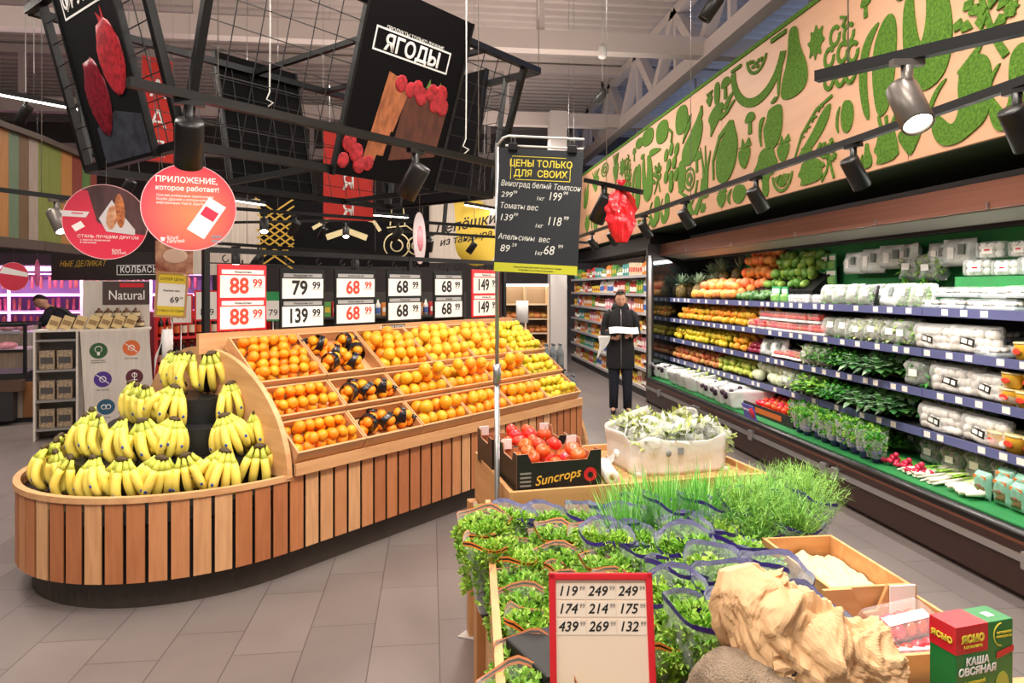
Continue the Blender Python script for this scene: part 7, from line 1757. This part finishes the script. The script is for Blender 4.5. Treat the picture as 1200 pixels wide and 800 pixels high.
b = MB(); b.prism([(-1.3, .03), (.86, .03), (1.0, .15), (1.05, .35), (1.05, .8), (-1.3, .8)], 0, .059); b.build('plinth', BLACK, DC)
b = MB(); b.box(-1.3, .55, .1, .8, .481, .58); b.build('deck', DARK, DC)
b = MB()
for (a, c) in (((.55, .1, .58), (.55, .1, 1.16)), ((.55, .8, .58), (.55, .8, 1.16)), ((-1.3, .1, 1.16), (.55, .1, 1.16)), ((.55, .1, 1.16), (.55, .8, 1.16)), ((-1.3, .8, 1.16), (.55, .8, 1.16)), ((-1.3, .1, .85), (.55, .1, .85))): b.bar(a, c, .035)
b.build('frame', BLACK, DC)
b = MB(); b.box(-1.3, .53, .105, .112, .58, 1.145); b.box(.537, .544, .12, .78, .58, 1.145); b.box(-1.3, .53, .12, .78, 1.15, 1.156); b.build('glass', GLASS, DC)
b = MB(); b.box(-1.3, .53, .2, .78, .84, .86); b.build('inner_shelf', mat('pale inner shelf', '#c8b0b8', .3), DC)
for x in (-.9, -.3, .3):
    b = MB(); b.box(x-.28, x+.28, -.2, -.02, .40, .42); 
    for bx in ((x-.28, x+.28, -.2, -.185), (x-.28, x+.28, -.035, -.02), (x-.28, x-.265, -.185, -.035), (x+.265, x+.28, -.185, -.035)): b.box(bx[0], bx[1], bx[2], bx[3], .421, .52)
    b.build('basket_tray', mat('brown basket', '#5a4032', .7, bump=.5, bscale=60), DC)
    b = MB(); b.box(x-.2, x+.2, -.19, -.01, .06, .399); b.build('tray_bracket', DARK, DC)
for i in range(6):
    v = Rz(.28) @ Vector((-1.1+.28*i, .4, .866)); MEAT.put((q.x-.55+v.x, q.y+v.y, v.z), (0, 0, rk.uniform(0, 3)), 1.1, 'pink cut of meat inside the dark glass display counter', 'meat in the glass counter')
# ---- pale cardboard display stand with round pictograms
q = at_d(122, 500, 7.4); TS = thing('cardboard_stand', 'pale wood printed display stand with round coloured pictograms behind the bananas', 'display stand', (q.x, q.y, 0), .32)
PALE = mat('pale printed boards', '#d5cdc4', .6, vary=.05, vscale=10, stretch=(5, 1, .3))
w = .68; H = 1.14
b = MB(); b.prism([(-w*.5+.06, 0), (w*.5+.04, 0), (w*.5-.03, H), (-w*.5, H)], 0, .02, Matrix(((1, 0, 0, .12), (0, 0, -1, 0), (0, 1, 0, 0), (0, 0, 0, 1)))); b.build('printed_side', PALE, TS)
b = MB(); b.box(-.24, .42, .35, .37, 0, H+.55); b.build('back_board', PALE, TS)
b = MB(); b.box(-.26, -.24, .0, .37, 0, H); b.build('thin_side', PALE, TS)
for z in (.12, .42, .74, 1.06): b = MB(); b.box(-.62, -.261, .0, .33, z-.02, z); b.build('shelf', mat('grey card shelf', '#8a8684', .6), TS)
b = MB(); b.box(-.64, -.621, 0, .33, 0, H); b.build('outer_side', PALE, TS)
b = MB(); b.box(-.62, -.27, .3, .33, .0, H); b.build('inner_back', mat('grey card', '#9a9692', .6), TS)
b = MB(); b.box(-.64, .44, .0, .34, H, H+.02); b.build('top_shelf', PALE, TS)
b = MB(); b.box(-.05, .42, .34, .349, H+.28, H+.54); b.build('dark_header', mat('brown header', '#4a3a38', .6), TS)
Mt = Matrix(((1, 0, 0, 0), (0, 0, -1, .3385), (0, 1, 0, 0), (0, 0, 0, 1)))
lettering('header_text', 'Natural', .15, T(.19, 0, H+.38) @ Mt, WINK, TS, bold=.001, sx=.8)
b = MB(); b.box(.12, .36, .336, .3385, H+.475, H+.52); b.build('red_mark', RED, TS)
Mf = Matrix(((1, 0, 0, 0), (0, 0, -1, -.0205), (0, 1, 0, 0), (0, 0, 0, 1)))
for (x, z, col, nm) in ((-.05, .93, '#2f5a34', 'green'), (.26, .95, '#e0703a', 'orange'), (-.01, .62, '#4a2f8a', 'violet'), (.29, .63, '#5a2430', 'maroon'), (.02, .32, '#2a5a74', 'blue'), (.31, .34, '#3a6aa0', 'light blue')):
    M_ = T(x, 0, z) @ Mf; b = MB(); b.lathe([(.0005, 0), (.085, 0), (.085, .001), (.0005, .001)], 28, 0, False, M_)
    o = b.build('pictogram', mat('pictogram '+nm, col, .5), TS)
    b = MB(); b.M = M_ @ T(0, 0, .0012)
    if nm == 'green': b.lathe([(.03, 0), (.036, 0), (.036, .001), (.03, .001)], 14, M=T(0, .015, 0), caps=False); b.box(-.012, .012, -.05, -.012, 0, .001)
    elif nm in ('orange', 'violet'): b.lathe([(.025, 0), (.034, 0), (.034, .001), (.025, .001)], 10, caps=False); b.bar((-.06, .05, 0), (.06, -.05, 0), .008, .002)
    elif nm == 'maroon': b.box(-.004, .004, -.05, .05, 0, .001); b.lathe([(.02, 0), (.028, 0), (.028, .001), (.02, .001)], 10, M=T(0, .02, 0), caps=False); b.box(-.03, .03, -.035, -.028, 0, .001)
    else: b.lathe([(.02, 0), (.028, 0), (.028, .001), (.02, .001)], 12, M=T(-.02, 0, 0), caps=False); b.lathe([(.02, 0), (.028, 0), (.028, .001), (.02, .001)], 12, M=T(.02, 0, 0), caps=False)
    b.build('symbol', WINK, o)
    lettering('caption', {'green': 'натуральные\nингредиенты', 'orange': 'без глютена', 'violet': 'без сахара', 'maroon': 'без добавок', 'blue': 'постное', 'light blue': 'без ГМО'}[nm], .022, T(x, 0, z-.115) @ Mf, INK, TS)
GRAN = [carton('granola_bag', mat('granola window', '#7a6450', .5, col2='#b8a488', vscale=50), mat('grey bag label', '#4a4644', .5), .14, .2, .08)]
for z in (.12, .42, .74):
    for i in range(2):
        v = Rz(.32) @ Vector((-.53+.16*i, .1, z+.002)); GRAN[0].put((q.x+v.x, q.y+v.y, v.z), (0, 0, .32), 1, 'grey granola bag on a side shelf of the pictogram stand', 'granola bags on the stand')
JAR = bottle('jam_jar', mat('jam brown', '#5a3a24', .25), mat('cream jar label', '#d8c8a0', .5), mat('brass lid', '#a8844a', .35, .6), .042, .11)
for l in range(2):
    for i in range(6-l):
        v = Rz(.32) @ Vector((-.12+.09*i+.045*l, .26, H+.022+.113*l)); JAR.put((q.x+v.x, q.y+v.y, v.z), (0, 0, 0), 1, 'brass lidded jar in the %s row on top of the pictogram stand' % ['lower', 'upper'][l], 'jars on the stand, %s row' % ['lower', 'upper'][l])
SNK = carton('flat_snack_packet', mat('snack paper', '#c9b07a', .6), mat('brown snack label', '#8a6a3a', .5), .1, .15, .03)
for i in range(7):
    v = Rz(.32) @ Vector((-.5+.12*i, .1, H+.022)); SNK.put((q.x+v.x, q.y+v.y, v.z), (-.3, .35, .32), 1, 'slanted beige snack packet along the front top edge of the pictogram stand', 'snack packets on the stand')
# ---- yellow price card on a stand, roll of white bags
q = at_d(199, 372, 6.6); t = thing('price_stand', 'wood framed yellow and white price card on a thin stand left of the black post', 'price sign', (q.x, q.y, 0), .3)
z0 = q.z
b = MB(); b.M = T(0, 0, z0) @ Ry(.06)
for bx in ((-.14, -.12, 0, .44), (.12, .14, 0, .44), (-.12, .12, 0, .02), (-.12, .12, .42, .44)): b.box(bx[0], bx[1], -.012, .012, bx[2], bx[3])
b.build('frame', mat('price stand wood', '#b8905e', .5), t)
b = MB(); b.M = T(0, 0, z0) @ Ry(.06); b.box(-.119, .119, -.004, .004, .021, .419); b.build('card', PAPER, t)
b = MB(); b.M = T(0, 0, z0) @ Ry(.06); b.box(-.118, .118, -.006, -.0045, .022, .11); b.box(-.118, .118, -.006, -.0045, .33, .418); b.build('yellow_bands', mat('yellow band', '#e2c832', .5), t)
Mt = T(0, 0, z0) @ Ry(.06) @ Matrix(((1, 0, 0, 0), (0, 0, -1, -.0062), (0, 1, 0, 0), (0, 0, 0, 1)))
lettering('band_text', 'СУПЕР ЦЕНА', .036, Mt @ T(0, .37, 0), INK, t, sx=.9); lettering('band_text', 'ТОЛЬКО СЕГОДНЯ', .028, Mt @ T(0, .065, 0), INK, t, sx=.9); lettering('price', '69', .08, Mt @ T(.03, .17, 0), INK, t, bold=.001); lettering('price_cents', '99', .03, Mt @ T(.09, .19, 0), INK, t); lettering('name', 'Бананы вес', .026, Mt @ T(0, .26, 0), INK, t)
b = MB(); b.tube([(.02, .01, 0), (.02, .01, z0)], .008, 8); b.lathe([(.09, 0), (.09, .01), (.01, .015)], 16, M=T(.02, .01, 0)); b.build('stand', STEEL, t)
q2 = at_d(196, 430, 6.5); t = thing('bag_roll', 'white hanging roll of plastic bags below the yellow price card', 'roll', (q2.x, q2.y, q2.z))
b = MB(); b.tube([(0, 0, .0), (0, 0, .36)], .045, 14); b.build('roll', MATS['white bag plastic'], t)
b = MB(); b.sheet(lambda u, v: (-.045-.06*v+.03*u*(1-v), -.02+.02*math.sin(6*v), .33-.42*v*(.6+.4*(1-u))), 6, 8, smooth=False); solidify(b.build('loose_end', MATS['white bag plastic'], t), .002)
b = MB(); b.tube([(0, 0, -.02), (0, 0, .38)], .008, 6); b.tube([(0, .0, -.02), (.06, 0, -.02), (.06, 0, -q2.z)], .012, 8); b.build('holder', BRW, t)
q2 = at_d(612, 365, 8.9); t = thing('bag_roll', 'white upright bag roll beside the far end of the island', 'roll', (q2.x, q2.y, q2.z)); b = MB(); b.tube([(0, 0, -.14), (0, 0, .14)], .08, 14); b.build('roll', MATS['white bag plastic'], t); b = MB(); b.tube([(0, 0, -q2.z), (0, 0, -.14)], .015, 8); b.build('holder', STEEL, t)
# green price card and small papers on the wine shelf
for (px, y, m, lab, d, txt) in ((320, 358, 'green card', 'green and white price card between the first two price boards', 8.4, '79'), (242, 358, None, 'white price paper in a red frame right of the black post', 8.0, '119'), (212, 362, None, 'white price paper in a red frame left of the black post', 8.1, '99')):
    q = at_d(px, y+18, d); t = thing('price_card', lab, 'price sign', q, .3); b = MB(); b.box(-.13, .13, -.006, .006, 0, .36); b.build('frame', MATS[m] if m else RED, t)
    b = MB(); b.box(-.11, .11, -.008, -.0065, .02, .25 if m else .34); b.build('paper', PAPER, t); lettering('price', txt, .11, T(0, -.0085, .1) @ Matrix(((1, 0, 0, 0), (0, 0, -1, 0), (0, 1, 0, 0), (0, 0, 0, 1))), INK, t)
    b = MB(); b.tube([(0, .012, -q.z), (0, .012, 0.05)], .008, 6); b.build('stand', STEEL, t)
# ================================================================ people
def skinned(name, verts, edges, radii, m, parent, lev=2, root=0):
    me = bpy.data.meshes.new(name); me.from_pydata(verts, edges, []); o = bpy.data.objects.new(name, me); COL.objects.link(o); adopt(o, parent)
    o.modifiers.new('skin', 'SKIN'); ly = me.skin_vertices[0] if me.skin_vertices else None
    if ly is None:
        bm = bmesh.new(); bm.from_mesh(me); bm.verts.layers.skin.verify(); bm.to_mesh(me); bm.free(); ly = me.skin_vertices[0]
    for i, r in enumerate(radii): ly.data[i].radius = (r, r) if not hasattr(r, '__len__') else r; ly.data[i].use_root = (i == root)
    o.modifiers['skin'].use_smooth_shade = True; s_ = o.modifiers.new('sub', 'SUBSURF'); s_.levels = lev; s_.render_levels = lev
    me.materials.append(m); return o
def one_body(o, head, parent):
    """bake the grown limbs, add head and hands, and fuse everything into one continuous surface"""
    me = bpy.data.meshes.new_from_object(o.evaluated_get(bpy.context.evaluated_depsgraph_get()))
    head.add([v.co[:] for v in me.vertices], [tuple(p.vertices) for p in me.polygons], 0, True)
    KIDS[parent.name].remove(o); bpy.data.objects.remove(o); bpy.data.meshes.remove(me)
    n = head.build('body', SKIN, parent); r = n.modifiers.new('fuse', 'REMESH'); r.mode = 'VOXEL'; r.voxel_size = .0055; r.use_smooth_shade = True
    return n
def rings(b, secs, n=20, mi=0, cap=True):
    """closed loft: secs = [(cx, cy, z, rx, ry)]"""
    vs_ = [(cx+rx*math.copysign(abs(math.cos(2*PI*k/n))**.85, math.cos(2*PI*k/n)), cy+ry*math.copysign(abs(math.sin(2*PI*k/n))**.85, math.sin(2*PI*k/n)), z) for cx, cy, z, rx, ry in secs for k in range(n)]
    m = len(secs); fs_ = [(i*n+k, i*n+(k+1) % n, (i+1)*n+(k+1) % n, (i+1)*n+k) for i in range(m-1) for k in range(n)]
    if cap: fs_ += [tuple(range(n-1, -1, -1)), tuple((m-1)*n+k for k in range(n))]
    b.add(vs_, fs_, mi, True)
SKIN = mat('skin', '#d6a184', .5, sss=.1); HAIR = mat('dark brown hair', '#3a241a', .55, bump=.4, bscale=120); COAT = mat('black coat cloth', '#17171a', .8, bump=.3, bscale=70); TROU = mat('dark navy trousers', '#1a1d2a', .8); SHOE = mat('black shoe leather', '#131213', .35)
def head_mesh(b, c, tilt, s=1.0, turn=0):
    """face towards -y: skull, brow, nose, mouth, chin and ears as one surface"""
    M_ = T(*c) @ Rz(turn) @ Rx(tilt) @ S(s); nu, nv = 32, 24; vs_ = []
    for j in range(nv+1):
        th = PI*j/nv - PI/2
        for i in range(nu):
            a = 2*PI*i/nu; x = math.cos(th)*math.cos(a); y = math.cos(th)*math.sin(a); z = math.sin(th)
            px = x*.073; py = y*.092; pz = z*.115
            if z < -.2: px *= 1-.28*(-z-.2); py *= 1-.1*(-z-.2)
            f = max(0, -y)
            g = lambda cx, cz, w, h: math.exp(-((px-cx)/w)**2-((pz-cz)/h)**2)*f
            py -= .021*g(0, -.014, .011, .018) + .009*g(0, .012, .009, .02) + .007*g(0, -.056, .022, .008) + .008*g(0, -.092, .02, .016) + .005*g(0, .035, .05, .012)
            py += .009*g(.03, .018, .014, .011) + .009*g(-.03, .018, .014, .011) + .004*g(0, -.047, .022, .004)
            e = math.exp(-((y-.05)/.22)**2-((z+.02)/.22)**2)*(1 if abs(x) > .5 else 0); px += math.copysign(.012*e, x)
            vs_.append((px, py, pz))
    fs_ = [(j*nu+i, j*nu+(i+1) % nu, (j+1)*nu+(i+1) % nu, (j+1)*nu+i) for j in range(nv) for i in range(nu)]
    b.add(vs_, fs_, 0, True, M_)
    return M_
EYEW = mat('eye white', '#e8e2dc', .3); EYED = mat('dark iris', '#2a1a12', .3); LIPM = mat('lips', '#b06a5c', .5)
def eyes(c, tilt, s, turn, parent):
    M_ = T(*c) @ Rz(turn) @ Rx(tilt) @ S(s)
    for sx in (-1, 1):
        b = MB(); b.ball((sx*.03, -.0755, .018), .009, 10, 7, (1.1, .6, .5), 0, M_); b.ball((sx*.03, -.0795, .0175), .0046, 8, 6, (1, .6, 1), 1, M_); b.build('eye', [EYEW, EYED], parent)
        b = MB(); b.tube([M_ @ Vector((sx*.014, -.088, .035)), M_ @ Vector((sx*.03, -.087, .04)), M_ @ Vector((sx*.046, -.078, .034))], .003, 6); b.build('eyebrow', HAIR, parent)
    b = MB(); b.tube([M_ @ Vector(p) for p in ((-.02, -.083, -.05), (0, -.09, -.049), (.02, -.083, -.05))], .0042, 6); b.build('lips', LIPM, parent)
def hand(b, wrist, palm_dir, normal, s=1.0, curl=.5, side=1, mi=0):
    d = Vector(palm_dir).normalized(); n = Vector(normal).normalized(); n = (n-d*n.dot(d)).normalized(); r = d.cross(n)*side; w = Vector(wrist)
    b.tube([w, w+d*.03*s, w+d*.085*s], [.024*s, .036*s, .038*s], 10, mi, flat=.5, up=tuple(n))
    for k, (o, ln) in enumerate(((-.027, .062), (-.009, .072), (.009, .068), (.026, .053))):
        p = w+d*.08*s+r*o*s; pts = [p]; dd = d.copy()
        for j in range(3):
            dd = (dd*math.cos(curl*.8)+n*math.sin(curl*.8)).normalized(); n2 = n; p = p+dd*(ln/3*s*1.15); pts.append(p.copy())
        b.tube(pts, [.0095*s, .009*s, .008*s, .006*s], 7, mi)
    p = w+d*.03*s-r*.03*s; q = p-r*.03*s+d*.03*s+n*.008*s; b.tube([p+r*.012*s, p, q, q+d*.028*s+n*.01*s], [.011*s, .012*s, .0105*s, .007*s], 7, mi)
# ---- shopper in black by the fridge end
PX = at_z(727, 484, 0); HT = 1.0
sh = thing('person', 'person in a black hooded coat reading a white sheet near the fridge end', 'person', (PX.x, PX.y, 0), -.2); sh.scale = (.86, .92, .98)
Hh = 1.585/1.62
# body as one continuous figure: pelvis root, legs, spine, neck, arms to the wrists
V = [(0, 0, .84), (0, .01, 1.0), (0, .0, 1.2), (0, .0, 1.33), (0, -.005, 1.40), (0, -.02, 1.46),
     (-.085, 0, .80), (-.095, -.01, .46), (-.10, .02, .09), (.085, 0, .80), (.10, -.03, .46), (.105, .0, .09),
     (-.165, .005, 1.31), (-.215, .0, 1.06), (-.125, -.2, .99), (.165, .005, 1.31), (.22, .01, 1.07), (.135, -.2, 1.03), (-.11, -.06, .03), (-.12, -.12, .03), (.12, -.08, .03), (.14, -.14, .03)]
E = [(0, 1), (1, 2), (2, 3), (3, 4), (4, 5), (0, 6), (6, 7), (7, 8), (0, 9), (9, 10), (10, 11), (3, 12), (12, 13), (13, 14), (3, 15), (15, 16), (16, 17), (8, 18), (18, 19), (11, 20), (20, 21)]
RAD = [(.13, .1), (.125, .095), (.12, .085), (.07, .06), .048, .048, .085, .06, .042, .085, .06, .042, .038, .034, .028, .038, .034, .028, .03, .022, .03, .022]
limbs = skinned('limbs', V, E, RAD, SKIN, sh, 2)
b = MB(); head_mesh(b, (0, -.035, 1.49), .28, .98, .05)
hand(b, (-.125, -.2, .99), (.55, -.8, .05), (.2, .2, 1), 1, .6, 1); hand(b, (.135, -.2, 1.03), (-.5, -.8, .15), (-.2, .3, -1), 1, .6, -1)
one_body(limbs, b, sh); eyes((0, -.035, 1.49), .28, .98, .05, sh)
# hair: swept back cap with sunglasses pushed up
b = MB(); Mh = T(0, -.035, 1.49) @ Rz(.05) @ Rx(.28) @ S(.98)
def hairf(u, v):
    a = 2*PI*u; th = PI/2*(1-v*1.02); th = PI/2 - v*(.82+1.05*max(0, math.sin(a))+.1*abs(math.cos(a)))
    r = 1.06+.05*noise.noise(Vector((math.cos(a)*2, math.sin(a)*2, v*3)))
    return tuple(Mh @ Vector((.076*r*math.cos(th)*math.cos(a), .006+.096*r*math.cos(th)*math.sin(a), .004+.118*r*math.sin(th))))
b.sheet(hairf, 28, 12, wrap=True); b.ball((0, .1, .03), .04, 12, 8, (1.1, .9, 1), M=Mh); solidify(b.build('hair', HAIR, sh), .006)
b = MB(); b.M = Mh
for sx in (-1, 1): b.ball((sx*.028, -.048, .112), .02, 10, 6, (1.1, .3, .6)); b.bar((sx*.05, -.04, .108), (sx*.08, .03, .06), .004)
b.bar((-.01, -.05, .113), (.01, -.05, .113), .005); b.build('sunglasses', BLACK, sh)
# coat
b = MB(); rings(b, [(0, .0, .60, .21, .15), (0, 0, .72, .212, .155), (0, .005, .86, .205, .15), (0, .01, .98, .19, .14), (0, .005, 1.1, .195, .14), (0, .005, 1.22, .2, .135), (0, .005, 1.31, .185, .115), (0, 0, 1.36, .12, .09), (0, -.01, 1.395, .075, .075)], 28, 0, False)
for sg, e_, w_ in ((-1, (-.235, .02, 1.05), (-.135, -.175, .985)), (1, (.24, .02, 1.06), (.145, -.175, 1.025))):
    b.tube([(sg*.12, .0, 1.31), (sg*.18, .005, 1.27), (sg*.215, .015, 1.17), e_, tuple((Vector(e_)+Vector(w_))/2), w_], [.07, .078, .07, .062, .054, .048], 14, 0)
b.build('coat', COAT, sh)
b = MB(); rings(b, [(0, .02, 1.35, .13, .1), (0, .03, 1.39, .125, .105), (0, .045, 1.43, .1, .09), (0, .06, 1.44, .06, .06)], 22, 0, False); solidify(b.build('hood', COAT, sh), .012)
b = MB(); b.tube([(0, -.15, .62), (0, -.157, .75), (0, -.15, .9), (0, -.138, 1.02), (0, -.142, 1.15), (0, -.13, 1.28), (0, -.09, 1.37)], .006, 6); b.build('zip', STEEL, sh)
b = MB()
for sg, kn, an in ((-1, (-.095, -.01, .46), (-.10, .02, .07)), (1, (.10, -.03, .46), (.105, .0, .07))): b.tube([(sg*.085, 0, .82), (sg*.09, 0, .65), kn, tuple((Vector(kn)+Vector(an))/2), an], [.112, .1, .078, .068, .064], 16, 0)
b.ball((0, 0, .80), .14, 16, 10, (1.3, .9, .7)); b.build('trousers', TROU, sh)
for sg, x, y, tx in ((-1, -.10, .02, -.03), (1, .105, .0, .04)):
    b = MB(); secs = []
    b.M = T(x, y, 0) @ Rz(tx*4)
    def shoe(u, v):
        a = 2*PI*u; yv = .06-.25*v; hw = .04*(math.sin(PI*min(.98, .1+v*.86))**.45); hh = .085-.05*min(1, v*1.6) if v < .9 else .035*(1-(v-.9)*4)
        z = .035+hh*.5*math.sin(a) if math.sin(a) > 0 else .035*(1+math.sin(a)); return (hw*math.cos(a), yv, max(0, z))
    b.sheet(shoe, 16, 12, wrap=True); b.build('shoe', SHOE, sh)
q = sh.location; Rr = Rz(-.2)
v = Rr @ Vector((.01, -.28, 1.03)); t = thing('leaflet', 'white sheet held by the person in the black coat', 'paper', (q.x+v.x, q.y+v.y, v.z), -.2)
b = MB(); b.sheet(lambda u, w: (-.17+.36*u, -.08+.17*w+.01*math.sin(5*u), .015*math.sin(4*u+1)+.07*w+.03*u), 12, 6); solidify(b.build('sheet', PAPER, t), .002)
v = Rr @ Vector((-.2, -.24, .98)); t = thing('folded_leaflet', 'second white leaflet hanging down from the hand of the person in black', 'paper', (q.x+v.x, q.y+v.y, v.z), -.2)
b = MB(); b.sheet(lambda u, w: (.06-.16*u-.1*w*(1-u)+.02*math.sin(4*w), .01*math.sin(5*u+w), .03-.3*w*(.7+.3*u)), 8, 8); solidify(b.build('sheet', PAPER, t), .002)
# ---- butcher bending over the counter, seen from the side
q = at_z(92, 449, 0)
bu = thing('person', 'person in dark shirt and grey apron bending over the meat counter', 'person', (q.x, q.y, 0), -1.25)
V = [(0, .0, .86), (0, -.12, 1.02), (0, -.28, 1.16), (0, -.38, 1.25), (0, -.43, 1.3), (0, -.48, 1.34),
     (-.09, 0, .82), (-.1, -.02, .46), (-.1, .03, .09), (.09, .0, .82), (.1, .06, .46), (.1, .12, .09), (-.17, -.36, 1.22), (-.2, -.5, 1.0), (-.12, -.68, .93), (.17, -.36, 1.22), (.2, -.5, 1.0), (.12, -.68, .93), (-.1, -.06, .03), (-.1, -.12, .03), (.1, .03, .03), (.1, -.03, .03)]
limbs = skinned('limbs', V, E, RAD, SKIN, bu, 2)
b = MB(); head_mesh(b, (0, -.53, 1.38), .75, 1.0); hand(b, (-.12, -.68, .93), (.1, -.8, -.35), (0, .3, -1), 1, .4, 1); hand(b, (.12, -.68, .93), (-.1, -.8, -.35), (0, .3, -1), 1, .4, -1); one_body(limbs, b, bu); eyes((0, -.53, 1.38), .75, 1.0, 0, bu)
Mh = T(0, -.53, 1.38) @ Rz(.0) @ Rx(.75); b = MB(); b.sheet(hairf, 28, 12, wrap=True); solidify(b.build('hair', mat('black hair', '#15100e', .55), bu), .006)
SHIRT = mat('dark shirt', '#15171f', .8); APR = mat('grey apron', '#5a5c58', .8)
b = MB(); Ms = T(0, 0, .9) @ Rx(math.radians(48)); b.M = Ms; rings(b, [(0, 0, -.06, .16, .125), (0, 0, .1, .17, .125), (0, 0, .28, .19, .125), (0, 0, .42, .19, .115), (0, 0, .5, .1, .08), (0, 0, .53, .07, .065)], 24, 0, False); b.M = I4
for sg in (-1, 1): b.tube([(sg*.1, -.36, 1.24), (sg*.18, -.38, 1.21), (sg*.2, -.43, 1.12), (sg*.205, -.5, 1.0)], [.07, .078, .068, .06], 14, 0)
b.build('shirt', SHIRT, bu)
b = MB()
for sg, kn, an in ((-1, (-.1, -.02, .46), (-.1, .03, .08)), (1, (.1, .06, .46), (.1, .12, .08))): b.tube([(sg*.085, 0, .86), (sg*.09, .0, .66), kn, tuple((Vector(kn)+Vector(an))/2), an], [.115, .1, .08, .07, .066], 16, 0)
b.ball((0, .01, .84), .15, 16, 10, (1.2, .95, .8)); b.build('trousers', mat('dark grey trousers', '#2a2b2e', .8), bu)
b = MB(); b.sheet(lambda u, v: ((.2-.02*v)*math.cos(PI+PI*u), (-.03-.17*(1-v)*.0)+(.17)*math.sin(PI+PI*u)-.02, .45+.5*v), 20, 8); solidify(b.build('apron', APR, bu), .006)
b = MB(); b.M = Ms
for sx in (-1, 1): b.tube([(sx*.08, .128, .0), (sx*.09, .135, .2), (sx*.08, .13, .4), (sx*.06, .06, .5)], .012, 6)
b.build('apron_straps', APR, bu)
for sg, y in ((-1, .03), (1, .12)):
    b = MB(); b.M = T(sg*.1, y, 0); b.sheet(shoe, 16, 12, wrap=True); b.build('shoe', SHOE, bu)
